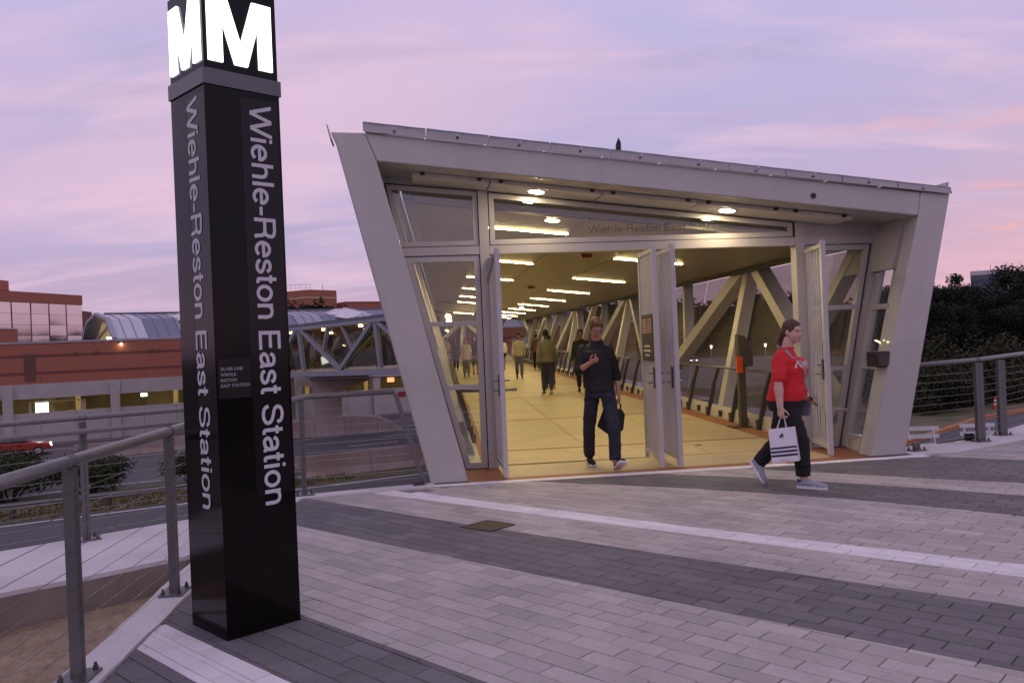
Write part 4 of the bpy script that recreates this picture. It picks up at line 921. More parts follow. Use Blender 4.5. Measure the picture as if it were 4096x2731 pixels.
# reader post on the right
kp = thing('card_reader_post', B(4.32, 3.24, 0), 'dark floor post with a slanted box head and an orange card, inside on the right', 'card reader')
m_ = MB(); m_.box(B(4.30, 3.24, 0.62), (0.11, 0.12, 1.24), R(4.7)); KPM = mat('bronze_post', (0.10, 0.088, 0.07), 0.5, 0.2, 0.05); part('post', m_, KPM, kp)
m_ = MB(); m_.box(B(4.28, 3.24, 0.008), (0.42, 0.3, 0.014), R(4.7)); part('base_plate', m_, M['bracket'], kp)
m_ = MB(); m_.prism([B(4.235, 3.14, 1.10), B(4.36, 3.14, 0.98), B(4.47, 3.14, 1.0), B(4.47, 3.14, 1.24), B(4.36, 3.14, 1.48), B(4.24, 3.14, 1.52)], BA * 0.16); part('head', m_, KPM, kp)
m_ = MB(); m_.box(B(4.225, 3.17, 1.03), (0.02, 0.10, 0.27), R(4.7)); m_.box(B(4.235, 3.10, 1.03), (0.09, 0.015, 0.27), R(4.7)); part('orange_card', m_, M['orange'], kp)
cp = thing('paper_cup', B(4.28, 7.2, 0), 'small white paper cup with a red band standing on the bridge floor by the kerb', 'cup')
m_ = MB(); b0 = B(4.28, 7.2, 0.002); m_.tube([b0, b0 + Vector((0, 0, 0.085))], [0.040, 0.052], 12); part('cup_body', m_, M['white'], cp)
m_ = MB(); m_.tube([b0 + Vector((0, 0, 0.085)), b0 + Vector((0, 0, 0.15))], [0.054, 0.060], 12); part('cup_band', m_, mat('red_cup', (0.5, 0.03, 0.03), 0.5, 0, 0), cp)
# ------------------------------------------------------------------ footbridge, second leg turning left to the station
E0 = B(-0.62, AL - 4.0, 0); E0 = Vector((E0.x, E0.y, 0.18))
LV = Vector((0.7071, 0.7071, 0)); LW = Vector((-0.7071, 0.7071, 0))
def C(t, a, z): v = E0 + LV * t + LW * a; return Vector((v.x, v.y, E0.z + z - 0.018 * a))
f2 = thing('footbridge', C(0, 10, 0), 'grey truss footbridge leg carried on a concrete pier over the highway, left of the entrance', 'footbridge', 'legs of the footbridge')
def cprism(pts, a0, a1): m_ = MB(); m_.prism([C(t, a0, z) for t, z in pts], C(0, a1, 0) - C(0, a0, 0)); return m_
LA = 40.0
part('roof', cprism([(-0.6, 3.45), (5.6, 3.10), (5.65, 3.35), (-0.65, 3.72)], -1.2, LA), M['roof_b'], f2)
part('ceiling', cprism([(-0.45, 3.36), (5.4, 3.02), (5.4, 3.06), (-0.45, 3.40)], -0.6, LA), M['ceiling'], f2)
part('deck', cprism([(-0.2, -0.40), (5.2, -0.40), (5.2, 0.0), (-0.2, 0.0)], -1.0, LA), M['floor'], f2)
W2a = lambda z: -0.10 - 0.10 * z
W2b = lambda z: 5.1 + 0.12 * z
truss_wall(W2a, -1, 3.25, f2, 0.0, LA, 6.6 - 10.1, C, 'truss_far', 0.3, 0.30)
screen(W2a, 0.2, 3.2, f2, 0.0, LA, C, 5.05, 'glass')
truss_wall(W2b, 1, 2.95, f2, -4.0, LA, 4.0, C, 'truss', 0.3, 0.30)
screen(W2b, 0.2, 2.9, f2, -4.0, LA, C, 5.05, 'glass')
LEGLAMP = emit_mat('leg_lamp', (1.0, 0.76, 0.36), 150.0)
for i in range(12):
    c = C(1.4 + 2.2 * (i % 2), 1.0 + i * 2.5, 3.27 - 0.056 * (1.4 + 2.2 * (i % 2))); m_ = MB(); m_.beam(c - LV * 0.16, c + LV * 0.16, 0.12, 0.05); part('tube_lamp', m_, LEGLAMP, f2)
for v_ in (-0.3, 0.35, 0.62):
    m_ = MB(); m_.tube([C(-0.25, -1, -0.52 - abs(v_) * 0.1), C(-0.25, LA, -0.52 - abs(v_) * 0.1)], 0.035, 6); part('conduit', m_, M['bracket'], f2)
for t in (0.3, 4.8):
    m_ = MB()
    for z in (0.5, 0.75, 1.0): m_.tube([C(t, 0, z), C(t, LA, z)], 0.03, 6)
    part('handrail', m_, M['rail'], f2)
# ------------------------------------------------------------------ low ground, highway and station (frame: s along the highway, t away from the plaza)
HZ = -5.1
HD = Vector((0.866, 0.5, 0)); HN = Vector((-0.5, 0.866, 0))
def Hh(s, t, z=HZ): v = HD * s + HN * t; return Vector((v.x, v.y, z))
def sheet(name, t0, t1, s0, s1, z, m, parent=None):
    b = MB(); b.add([Hh(s0, t0, z), Hh(s1, t0, z), Hh(s1, t1, z), Hh(s0, t1, z)], [(0, 1, 2, 3)]); o = part(name, b, M[m], parent)
    if parent is None: o['kind'] = 'structure'
    return o
g = MB(); g.add([(-1500, -300, HZ - 0.03), (1500, -300, HZ - 0.03), (1500, 2600, HZ - 0.03), (-1500, 2600, HZ - 0.03)], [(0, 1, 2, 3)]); struct('terrain', g, M['terrain'])
rd = sheet('near_road', 12, 40.4, -120, 400, HZ, 'asphalt')
b = MB(); b.prism([Hh(-120, 39.7, HZ + 0.004), Hh(400, 39.7, HZ + 0.004), Hh(400, 39.88, HZ + 0.004), Hh(-120, 39.88, HZ + 0.004)], (0, 0, 0.003)); part('edge_line', b, M['paint'], rd)
r2 = sheet('highway', 47, 62.2, -120, 400, HZ, 'asphalt')
r3 = sheet('highway', 63.2, 77.0, -120, 400, HZ, 'asphalt')
for par, t in ((r2, 58.2), (r2, 54.4), (r3, 67.0), (r3, 71.0)):
    for i in range(-6, 24):
        b = MB(); s0 = i * 12.0 + t; b.prism([Hh(s0, t, HZ + 0.004), Hh(s0 + 3.5, t, HZ + 0.004), Hh(s0 + 3.5, t + 0.16, HZ + 0.004), Hh(s0, t + 0.16, HZ + 0.004)], (0, 0, 0.003)); part('lane_mark', b, M['paint'], par)
for par, t in ((r2, 48.2), (r2, 61.4), (r3, 64.2), (r3, 76.2)):
    b = MB(); b.prism([Hh(-120, t, HZ + 0.004), Hh(400, t, HZ + 0.004), Hh(400, t + 0.15, HZ + 0.004), Hh(-120, t + 0.15, HZ + 0.004)], (0, 0, 0.003)); part('edge_line', b, M['paint'], par)
sheet('verge_ground', 40.4, 47, -120, 400, HZ + 0.01, 'grass')
rr = random.Random(5); gm = MB()
for _ in range(5000):
    s, t = rr.uniform(-16, 14), rr.uniform(40.5, 44.5); c = Hh(s, t); h = rr.uniform(0.06, 0.22); a = rr.uniform(0, 3.14); d = Vector((math.cos(a), math.sin(a), 0)) * 0.05
    gm.add([c - d, c + d, c + Vector((rr.uniform(-0.06, 0.06), rr.uniform(-0.06, 0.06), h))], [(0, 1, 2)])
stuff('verge_grass', gm, mat('verge_blades', (0.14, 0.12, 0.045), 0.9, 0, 0.3, 2, island=0.4))
# guard rail
gr = thing('guard_rail', Hh(-10, 41.3), 'galvanised guard rail along the grass verge beside the near road', 'guard rail')
m_ = MB()
prof = [(0.0, 0.42), (0.05, 0.47), (0.0, 0.53), (0.05, 0.60), (0.0, 0.66), (0.0, 0.72)]
vs_ = [Hh(s, 41.3 - dy, HZ + z) for s in (-40, 11.5) for dy, z in prof]; n = len(prof)
m_.add(vs_, [(i, i + 1, n + i + 1, n + i) for i in range(n - 1)]); part('rail_beam', m_, M['rail'], gr)
for i in range(14):
    m_ = MB(); m_.box(Hh(-38 + i * 3.7, 41.42, HZ + 0.3), (0.15, 0.15, 0.7), R(30)); part('rail_post', m_, M['bracket'], gr)
# highway barriers
def barrier(name, t, s0, s1, h, label, seg=4.0, w0=0.32, w1=0.11):
    o = thing(name, Hh(s0, t), label, 'barrier'); s = s0
    while s < s1 - 0.2:
        e = min(s + seg, s1); m_ = MB(); pr = [(-w0, 0), (w0, 0), (w0 * 0.9, 0.08), (w1 + 0.03, 0.34), (w1, h), (-w1, h), (-w1 - 0.03, 0.34), (-w0 * 0.9, 0.08)]
        m_.prism([Hh(s + 0.012, t + a, HZ + z) for a, z in pr], HD * (e - s - 0.024)); part('barrier_block', m_, M['conc_stain'], o); s = e
    return o
M['conc_stain'] = mat('stained_concrete', (0.36, 0.31, 0.28), 0.9, 0, 0.22, 0.8, 0.2, 20, tint=(0.25, 0.16, 0.12))
barrier('highway_barrier', 42.8, 11.5, 60, 1.15, 'stained concrete barrier between the near road and the highway')
barrier('highway_barrier', 62.7, 27.5, 110, 1.0, 'long concrete median barrier right of the bridge pier')
barrier('highway_barrier', 62.7, 2.0, 12.0, 1.0, 'long concrete median barrier left of the bridge pier')
# bridge pier
pr_ = thing('bridge_pier', (-14.6, 65.2, HZ), 'concrete pier with a flared head carrying the footbridge over the highway', 'pier')
pd = Vector((0.94, 0.34, 0)); pn = Vector((-0.34, 0.94, 0)); pcn = Vector((-14.7, 65.0, 0))
def Q(a, b_, z): v = pcn + pd * a + pn * b_; return Vector((v.x, v.y, z))
m_ = MB(); m_.prism([Q(-1.15, -0.9, HZ + 0.9), Q(1.0, -0.9, HZ + 0.9), Q(1.0, -0.9, -1.9), Q(1.25, -0.9, -1.55), Q(1.9, -0.9, -1.25), Q(3.2, -0.9, -1.0), Q(3.2, -0.9, -0.55), Q(-2.4, -0.9, -0.55), Q(-2.4, -0.9, -1.05), Q(-1.15, -0.9, -1.35)], pn * 1.8); part('pier_stem', m_, M['conc_stain'], pr_)
for a0, a1 in ((-6.2, -1.2), (-1.17, 1.05), (1.08, 3.6)):
    m_ = MB(); m_.prism([Q(a0, -1.5, HZ), Q(a1, -1.5, HZ), Q(a1, -1.2, HZ + 1.2), Q(a0, -1.2, HZ + 1.2)], pn * 2.6); part('plinth', m_, M['conc_stain'], pr_)
m_ = MB(); m_.prism([Q(3.63, -1.5, HZ), Q(5.8, -1.5, HZ), Q(4.4, -1.2, HZ + 1.0), Q(3.63, -1.2, HZ + 1.2)], pn * 2.6); part('plinth', m_, M['conc_stain'], pr_)
for a in (-1.9, -0.2):
    m_ = MB(); m_.box(Q(a, 0, -0.47), (0.7, 0.7, 0.22), R(20)); part('bearing', m_, M['truss_far'], pr_)
m_ = MB(); m_.box(Q(-1.0, 5, -2.9), (2.2, 1.8, 4.6), R(-45))
for a_ in (12, 26):
    px = thing('bridge_pier', B(2.2, a_ + 0, HZ), 'concrete pier under the long first leg of the footbridge, near the ' + ('plaza' if a_ == 12 else 'highway barrier'), 'pier')
    m_ = MB(); m_.prism([B(0.9, a_ - 0.6, HZ - 0.1), B(3.5, a_ - 0.6, HZ - 0.1), B(3.5, a_ - 0.6, -0.9), B(4.6, a_ - 0.6, -0.45), B(-0.2, a_ - 0.6, -0.45), B(0.9, a_ - 0.6, -0.9)], BA * 1.2); part('pier_stem', m_, M['conc_stain'], px)

# ------------------------------------------------------------------ station building
sbld = thing('station_building', Hh(6, 80), 'long red brick station building over a concrete base with lit openings', 'building')
TF = 78.0
def bxx(name, s0, s1, t0, t1, z0, z1, m, par=sbld, label=None):
    b = MB(); b.hexa([Hh(s0, t0, z0), Hh(s1, t0, z0), Hh(s1, t1, z0), Hh(s0, t1, z0), Hh(s0, t0, z1), Hh(s1, t0, z1), Hh(s1, t1, z1), Hh(s0, t1, z1)]); return part(name, b, M[m], par, label=label)
SA, SB = -34.0, 62.0
br = bxx('brick_wall', SA, SB, TF - 0.05, TF + 5, -0.25, 3.05, 'brick')
bxx('coping', SA, SB, TF - 0.12, TF + 5, 3.052, 3.20, 'roof_a')
for z in (0.50, 1.90):
    bxx('brick_course', SA, SB, TF - 0.06, TF - 0.052, z, z + 0.22, 'brick_dark', br)
for i in range(int((SB - SA) / 7.8) + 1):        # movement joints
    s = SA + 3.1 + i * 7.8; bxx('wall_joint', s, s + 0.03, TF - 0.058, TF - 0.0515, -0.2, 0.48, 'brick_dark', br)
def louvre(s0, s1, z0, z1, n):
    o = bxx('louvre', s0, s1, TF - 0.07, TF - 0.066, z0, z1, 'brick_dark', sbld)
    for i in range(n):
        z = z0 + (z1 - z0) * (i + 0.2) / n; b = MB(); b.beam(Hh(s0 + 0.03, TF - 0.10, z), Hh(s1 - 0.03, TF - 0.10, z), 0.05, (z1 - z0) / n * 0.45); part('slat', b, M['louver'], o)
louvre(-0.8, 0.02, 0.0, 2.2, 16)
for s in (2.8, 4.3, 8.6, 9.15): louvre(s, s + 0.36, 1.95, 2.24, 4)
louvre(30.0, 30.8, 0.0, 2.2, 12)
b = MB(); b.box(Hh(6.4, TF - 0.2, 2.92), (0.22, 0.2, 0.26), R(30)); wl_ = part('wall_lamp', b, M['alu'], sbld); b = MB(); b.box(Hh(6.4, TF - 0.22, 2.76), (0.16, 0.14, 0.05), R(30)); part('lens', b, M['tube_far'], wl_)
bxx('beam', SA, SB, TF - 0.15, TF + 1.0, -1.45, -0.252, 'conc')
bxx('parapet', SA, SB, TF - 0.10, TF + 0.4, HZ - 0.1, -2.62, 'conc')
i = 0; s = SA + 0.4
while s < SB:
    bxx('pilaster', s, s + 0.72, TF - 0.45, TF - 0.152, HZ - 0.1, -0.95, 'conc'); bxx('haunch', s - 0.06, s + 0.78, TF - 0.42, TF - 0.153, -0.948, -0.30, 'conc')
    bxx('pier', s + 0.1, s + 0.6, TF - 0.1 + 0.05, TF + 0.9, -2.618, -1.452, 'conc')
    for u in (2.6, 5.2): bxx('wall_joint', s + u, s + u + 0.025, TF - 0.104, TF - 0.1, HZ, -2.65, 'bracket')
    s += 7.8
bxx('platform_floor', SA, SB, TF + 0.4, TF + 8.5, -3.4, -3.2, 'floor')
bxx('platform_wall', SA, SB, TF + 7.0, TF + 7.3, -3.2, -1.0, 'wall_lit')
bxx('platform_ceiling', SA, SB, TF + 0.95, TF + 7.3, -1.28, -1.15, 'conc')
rr = random.Random(8)
for i in range(14):
    s = SA + 2 + i * 6.6 + rr.uniform(-1, 1); bxx('platform_column', s, s + 0.8, TF + 3.0, TF + 3.6, -3.2, -1.28, 'wall_lit'); bxx('platform_column', s + 2.5, s + 2.9, TF + 5.0, TF + 5.3, -3.2, -1.28, 'floor')
    b = MB(); b.beam(Hh(s + 1.2, TF + 3.2, -1.36), Hh(s + 2.6, TF + 3.2, -1.36), 0.12, 0.06); part('tube_lamp', b, M['tube_far'], sbld)
b = MB(); b.box(Hh(0.35, TF + 0.9, -2.2), (0.95, 0.12, 0.9), R(30)); part('lit_display', b, emit_mat('display', (1, 0.98, 0.85), 3.0), sbld, label='bright lit display behind the opening on the left')
bxx('shelter_beam', -0.4, 3.6, TF + 0.8, TF + 1.0, -1.85, -1.75, 'floor'); bxx('shelter_post', 3.2, 3.6, TF + 0.8, TF + 1.0, -2.7, -1.85, 'floor'); bxx('shelter_post', -0.6, -0.4, TF + 0.8, TF + 1.0, -2.7, -1.75, 'floor')
b = MB(); b.box(Hh(8.2, TF + 1.5, -1.75), (0.5, 0.1, 0.28), R(30)); part('lit_sign', b, emit_mat('sign_white', (1, 1, 0.9), 4.0), sbld)
b = MB(); b.box(Hh(31.2, TF + 1.0, -1.78), (0.7, 0.1, 0.45), R(30)); part('lit_sign', b, M['sign_red'], sbld, label='lit red sign in the opening by the entrance column')
b = MB(); b.box(Hh(31.9, TF - 0.14, -3.25), (0.8, 0.03, 0.5), R(30)); part('wall_notice', b, mat('red_notice', (0.30, 0.01, 0.02), 0.5, 0, 0), sbld)
# vaulted station roof behind the brick wall
vr = thing('vaulted_roof', Hh(30, 90), 'faceted metal vault roof of the station with striped panels and a glowing open end', 'roof')
VP = [(84.0, 3.35), (86.3, 5.25), (90.3, 5.95), (94.0, 5.3), (96.5, 3.35)]
def vend(t): return 6.4 - (t - 84) * 0.158
sS = [6.4 + i * 2.9 for i in range(19)]
for i in range(len(sS) - 1):
    for j in range(4):
        (ta, za), (tb, zb) = VP[j], VP[j + 1]
        sh = (lambda t, k=i: (vend(t) if k == 0 else sS[k] - 0.5 * (t - 84) * (0.32 if k < 18 else 0)))
        s2 = (lambda t, k=i + 1: sS[k] - 0.5 * (t - 84) * 0.32)
        b = MB(); q = [Hh(sh(ta) + 0.02, ta, za), Hh(s2(ta) - 0.02, ta, za), Hh(s2(tb) - 0.02, tb, zb), Hh(sh(tb) + 0.02, tb, zb)]
        b.prism(q, (0, 0, -0.12)); o = part('roof_panel', b, M[('roof_c', 'roof_b', 'roof_a', 'roof_b')[i % 4] if j < 2 else 'roof_a'], vr)
        if j < 2 and i < 12:
            rb = MB()
            for u in (0.0, 0.33, 0.66):
                a_ = q[0].lerp(q[1], u) + Vector((0, 0, 0.03)); c_ = q[3].lerp(q[2], u) + Vector((0, 0, 0.03)); rb.beam(a_, c_, 0.05, 0.06)
            part('standing_seam', rb, M['roof_b'], o)
for (ta, za), (tb, zb) in zip(VP, VP[1:]):
    b = MB(); b.beam(Hh(vend(ta), ta, za), Hh(vend(tb), tb, zb), 0.45, 0.30); part('end_frame', b, M['roof_a'], vr)
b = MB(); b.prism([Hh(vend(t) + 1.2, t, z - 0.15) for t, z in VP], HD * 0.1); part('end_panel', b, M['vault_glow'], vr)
for (t0, z0), (t1, z1) in (((84.6, 3.4), (92, 5.5)), ((95.6, 3.4), (87.5, 5.3)), ((88, 3.4), (90.2, 5.8))):
    b = MB(); b.beam(Hh(vend(t0) + 0.9, t0, z0), Hh(vend(t1) + 0.9, t1, z1), 0.25, 0.22); part('end_strut', b, M['floor'], vr)
b = MB(); b.box(Hh(6.2, 85.5, 3.45), (0.7, 0.4, 0.12), R(30)); part('uplight', b, M['tube_far'], vr)
bxx('ridge_cap', 6.0, 58.0, 90.0, 90.6, 5.96, 6.06, 'roof_b', vr)
bxx('gutter', 6.4, 58.0, 83.4, 83.98, 3.22, 3.36, 'roof_c', vr)
bxx('roof_deck', -20, 58.0, 83.0, 97.5, 2.4, 3.15, 'roof_b', vr)
for s_c, t_c, L_ in ((29.5, 87.3, 2.9), (13.6, 87.3, 2.6), (44.0, 87.3, 2.9)):
    o = thing('skylight', Hh(s_c, t_c, 4.9), ('pale diamond skylight on the vault roof beside the left entrance column' if s_c == 29.5 else 'pale diamond skylight on the vault roof left of the sign pillar' if s_c < 20 else 'pale diamond skylight on the vault roof seen through the bridge'), 'skylight')
    a, c_, t1, b1, mid = Hh(s_c - L_, t_c, 5.32), Hh(s_c + L_, t_c, 5.34), Hh(s_c - 0.4, t_c + 2.2, 6.02), Hh(s_c - 0.6, t_c - 2.4, 4.75), Hh(s_c, t_c - 0.2, 6.0)
    for q in ((a, mid, t1), (t1, mid, c_), (a, b1, mid), (b1, c_, mid)):
        b = MB(); b.prism(q, (0, 0, -0.05)); part('skylight_pane', b, M['skylight_glass'] if 'skylight_glass' in M else M.setdefault('skylight_glass', mat('frosted_skylight', (0.72, 0.72, 0.74), 0.35, 0, 0.04, 1)), o)
    b = MB()
    for p, q in ((a, b1), (b1, c_), (a, mid), (mid, c_), (mid, b1)): b.beam(p + Vector((0, 0, 0.03)), q + Vector((0, 0, 0.03)), 0.09, 0.06)
    part('skylight_frame', b, M['white'], o)

# ------------------------------------------------------------------ far buildings
def wallface(par, name, a, b_, z0, z1, th, m):
    a, b_ = Vector((*a, 0)), Vector((*b_, 0)); d = (b_ - a).normalized(); n_ = Vector((-d.y, d.x, 0)) * th; q = MB()
    q.hexa([Vector((p.x, p.y, z)) for z in (z0, z1) for p in (a, b_, b_ + n_, a + n_)]); return part(name, q, M[m], par)
ob = thing('office_building', (-72, 128, HZ), 'mirror glass office building with brick bands at the far left', 'building')
A0, A1 = Vector((-77.5, 104.0)), Vector((-70.5, 136.0))
wallface(ob, 'wall', A0, A1, HZ, 11.2, 14, 'brick'); wallface(ob, 'brick_band', A0 + Vector((0.15, 0)), A1 + Vector((0.15, 0)), 10.55, 12.1, 14.3, 'brick')
nw, nh = 9, 5
for i in range(nw):
    for j in range(nh):
        a = A0.lerp(A1, i / nw + 0.004) + Vector((0.10, 0)); c_ = A0.lerp(A1, (i + 1) / nw - 0.004) + Vector((0.10, 0)); z0 = 2.2 + j * 1.66
        q = MB(); tl = random.Random(i * 7 + j).uniform(-0.02, 0.02); q.prism([(a.x, a.y, z0), (c_.x, c_.y, z0), (c_.x + tl, c_.y, z0 + 1.62), (a.x + tl, a.y, z0 + 1.62)], (-0.05, 0, 0)); part('window_pane', q, M['mirror'], ob)
q = MB(); q.box((-80.5, 118, 4.6), (6, 20, 19.2)); ob2 = solo('brick_tower', q, M['brick'], 'taller plain brick block at the far left edge behind the mirror glass building', 'building')
q = MB(); q.box((-80.5, 117.95, 12.4), (6.1, 20.2, 0.7)); part('stone_band', q, M['brick_dark'], ob2)
ob3 = thing('brick_annex', (-62, 97, HZ), 'low brick block at the left edge above the station wall', 'building')
q = MB(); q.box((-66.5, 100, 0.2), (10, 6, 10.9)); part('wall', q, M['brick'], ob3); q = MB(); q.box((-66.5, 100, 5.72), (10.2, 6.2, 0.15)); part('coping', q, M['roof_a'], ob3)
q = MB(); q.box((-76.8, 147, 2.6), (2.6, 6, 15), R(10)); solo('plant_room', q, M['brick_dark'], 'small dark rooftop block right of the mirror glass building', 'building')
fb_ = thing('brick_office', (-72, 300, HZ), 'distant red brick office block with rooftop railing above the station roof', 'building')
wallface(fb_, 'wall', (-84, 296), (-70, 288), HZ, 22.6, 10, 'brick'); wallface(fb_, 'wall', (-70, 288), (-62.5, 298), HZ, 22.6, 10, 'brick')
wallface(fb_, 'stone_band', (-84, 295.8), (-70, 287.7), 19.6, 20.1, 0.3, 'floor'); wallface(fb_, 'stone_band', (-70, 287.7), (-62.4, 297.8), 19.6, 20.1, 0.3, 'floor')
q = MB()
for i in range(7): q.tube([(-82 + i * 1.8, 296, 22.6), (-82 + i * 1.8, 296, 25.0)], 0.05, 5)
for z in (23.8, 25.0): q.tube([(-82, 296, z), (-71.2, 296, z)], 0.05, 5)
part('roof_railing', q, M['truss_far'], fb_); q = MB(); q.tube([(-66.3, 293, 22.6), (-66.3, 293, 24.6)], 0.09, 5); part('mast', q, M['bracket'], fb_)
fw_ = thing('brick_wing', (-54, 300, HZ), 'low far brick wing right of the distant brick office block', 'building')
wallface(fw_, 'wall', (-63, 300), (-59, 296), HZ, 18.0, 8, 'brick'); wallface(fw_, 'wall', (-59, 296), (-44, 306), HZ, 17.9, 8, 'brick'); wallface(fw_, 'coping', (-59.1, 295.8), (-44, 305.8), 17.92, 18.3, 8.2, 'brick_dark')
tw = thing('office_tower', (290, 500, HZ), 'distant dark office tower rising over the trees at the far right', 'building')
T0, T1, T2 = (281.5, 505), (295.0, 497), (302.5, 503)
wallface(tw, 'wall', T0, T1, HZ, 30.0, 10, 'tower'); wallface(tw, 'wall', T1, T2, HZ, 30.0, 10, 'tower'); wallface(tw, 'crown', (281.2, 504.8), (295, 496.7), 30.02, 32.6, 12, 'roof_c'); wallface(tw, 'crown', (295, 496.7), (303, 502.8), 30.02, 31.6, 10, 'tower_win')
for (a, b_) in ((T0, T1), (T1, T2)):
    for i in range(8):
        for j in range(5):
            u0, u1 = (i + 0.15) / 8, (i + 0.85) / 8; z0 = 9 + j * 4; q = MB(); x0, y0 = a[0] + (b_[0] - a[0]) * u0, a[1] + (b_[1] - a[1]) * u0; x1, y1 = a[0] + (b_[0] - a[0]) * u1, a[1] + (b_[1] - a[1]) * u1
            q.prism([(x0, y0, z0), (x1, y1, z0), (x1, y1, z0 + 2.6), (x0, y0, z0 + 2.6)], (0.05, -0.3, 0)); part('window', q, M['tower_win'], tw)
q = MB(); q.tube([(291, 500, 31), (291, 500, 35.5)], 0.15, 5); q.tube([(285, 503, 32), (285, 503, 34)], 0.1, 5); part('mast', q, M['bracket'], tw)

# ------------------------------------------------------------------ trees and shrubs
def leaf_cloud(mb, rr, clumps, n, size, flat=0.0):
    """leaf-sized faces spread through clumps (cx,cy,cz,rx,ry,rz), denser towards their surface"""
    vol = [c[3] * c[4] * c[5] for c in clumps]; tot = sum(vol)
    for c, v in zip(clumps, vol):
        for _ in range(max(6, int(n * v / tot))):
            u = Vector((rr.gauss(0, 1), rr.gauss(0, 1), rr.gauss(0, 1))).normalized(); r_ = rr.uniform(0.45, 1.08) if rr.random() < 0.8 else rr.uniform(0.9, 1.3)
            p = Vector((c[0] + u.x * c[3] * r_, c[1] + u.y * c[4] * r_, c[2] + u.z * c[5] * r_)); nn = (u + Vector((rr.gauss(0, .6), rr.gauss(0, .6), rr.gauss(0, .6)))).normalized()
            a = nn.orthogonal().normalized(); b_ = nn.cross(a); th = rr.uniform(0, 6.28); a, b_ = a * math.cos(th) + b_ * math.sin(th), b_ * math.cos(th) - a * math.sin(th)
            s_ = size * rr.uniform(0.6, 1.4); mb.add([p - a * s_, p - b_ * s_ * 0.55, p + a * s_, p + b_ * s_ * 0.55], [(0, 1, 2, 3)])
def make_tree(label, h, rad, seed, mtl, n=2600, size=0.34, trunk=0.22, sparse=False, group='trees at the edge of the wood'):
    rr = random.Random(seed); o = thing('tree', (0, 0, 0), label, 'tree', group, local=True)
    tb = MB(); bend = [(rr.uniform(-0.3, 0.3) * i / 4, rr.uniform(-0.3, 0.3) * i / 4, h * 0.82 * i / 4) for i in range(5)]; tb.tube(bend, [trunk * (1 - 0.2 * i) for i in range(5)], 7)
    clumps = []
    for i in range(14 if not sparse else 11):
        z = h * rr.uniform(0.30 if not sparse else 0.45, 0.95); f = 1 - abs(z / h - 0.55) * 1.3; a = rr.uniform(0, 6.28); r_ = rad * rr.uniform(0.2, 0.8) * f
        c = (math.cos(a) * r_, math.sin(a) * r_, z); k = rad * rr.uniform(0.30, 0.52) * (0.55 if sparse else 1)
        clumps.append((*c, k, k, k * rr.uniform(0.6, 0.9))); tb.tube([(bend[2][0], bend[2][1], max(h * 0.25, z - h * 0.25)), c], [trunk * 0.35, 0.03], 5)
    part('trunk', tb, M['bark'], o); cb = MB(); leaf_cloud(cb, rr, clumps, n, size); part('crown', cb, M[mtl], o)
    return o
def make_shrub(label, h, rad, seed, mtl, n, size, group):
    rr = random.Random(seed); o = thing('shrub', (0, 0, 0), label, 'shrub', group, local=True); tb = MB(); clumps = []
    for i in range(11):
        a = rr.uniform(0, 6.28); r_ = rad * math.sqrt(rr.random()) * 0.75; z = h * rr.uniform(0.2, 0.72) * (1.1 - 0.4 * r_ / rad); c = (math.cos(a) * r_, math.sin(a) * r_, z); clumps.append((*c, rad * 0.34, rad * 0.34, h * 0.27)); tb.tube([(c[0] * 0.2, c[1] * 0.2, 0), c], [0.05, 0.02], 5)
    for i in range(5):
        a = rr.uniform(0, 6.28); r_ = rad * rr.uniform(0.1, 0.7); clumps.append((math.cos(a) * r_, math.sin(a) * r_, h * rr.uniform(0.8, 0.98), rad * 0.09, rad * 0.09, h * 0.13))
    part('stems', tb, M['bark'], o); cb = MB(); leaf_cloud(cb, rr, clumps, n, size); part('foliage', cb, M[mtl], o)
    return o
protoA = make_tree('broad dark tree at the wood edge', 13.0, 5.0, 21, 'leaf_a', 9000, 0.20)
protoB = make_tree('tall dark tree at the wood edge', 15.0, 4.2, 22, 'leaf_a', 9000, 0.20)
protoC = make_tree('tall sparse tree standing above the wood, just left of the far office tower', 15.2, 4.0, 23, 'leaf_a', 1500, 0.20, 0.16, True)
spots = [(58.5, 112, 0, 0.93, 'right of the entrance column in the front row'), (61.5, 114, 1, 0.72, 'just left of the tall sparse tree'), (64.5, 113, 0, 0.80, 'in front of the distant office tower'), (67.5, 112, 0, 0.82, 'right of the distant office tower'),
         (70.0, 110, 1, 0.94, 'at the right edge of the picture'), (62, 124, 1, 0.82, 'behind the front row beside the entrance column'), (67, 126, 0, 0.92, 'behind the tall sparse tree'), (72, 126, 0, 0.80, 'deep in the wood below the office tower'),
         (77, 126, 1, 0.97, 'deep in the wood at the right edge'), (56, 102, 0, 0.70, 'low at the front below the sparse tree'), (52, 101, 0, 0.74, 'low at the front beside the entrance column'), (60, 102, 0, 0.66, 'low at the front behind the right railing post'), (64, 103, 0, 0.74, 'low at the front at the right edge'), (54.5, 116, 0, 0.95, 'half hidden by the right entrance column')]
used = {0: False, 1: False}
for x, y, k, sc_, wd_ in spots:
    src = (protoA, protoB)[k]; lab = ('broad dark tree ' if k == 0 else 'tall dark tree ') + wd_; rz = (x * 7 + y * 3) % 6.28
    if not used[k]: src.location = (x, y, HZ); src.rotation_euler = (0, 0, rz); src['label'] = lab; used[k] = True; o = src
    else: o = copy_tree(src, (x, y, HZ), rz, lab)
    o.scale = (sc_ * 1.05, sc_ * 1.05, sc_)
protoC.location = (64.3, 118, HZ)
hill = MB(); nh_ = 60; rr = random.Random(2)
hp = []
for i in range(nh_ + 1):
    az = R(2 + 48 * i / nh_)
    for j, (d, z) in enumerate(((232, HZ), (250, 0.5), (285, 4.0), (330, 4.0))):
        hp.append((math.sin(az) * d, math.cos(az) * d, z + (2.0 * mnoise.noise((az * 9, j, 0)) if j else 0)))
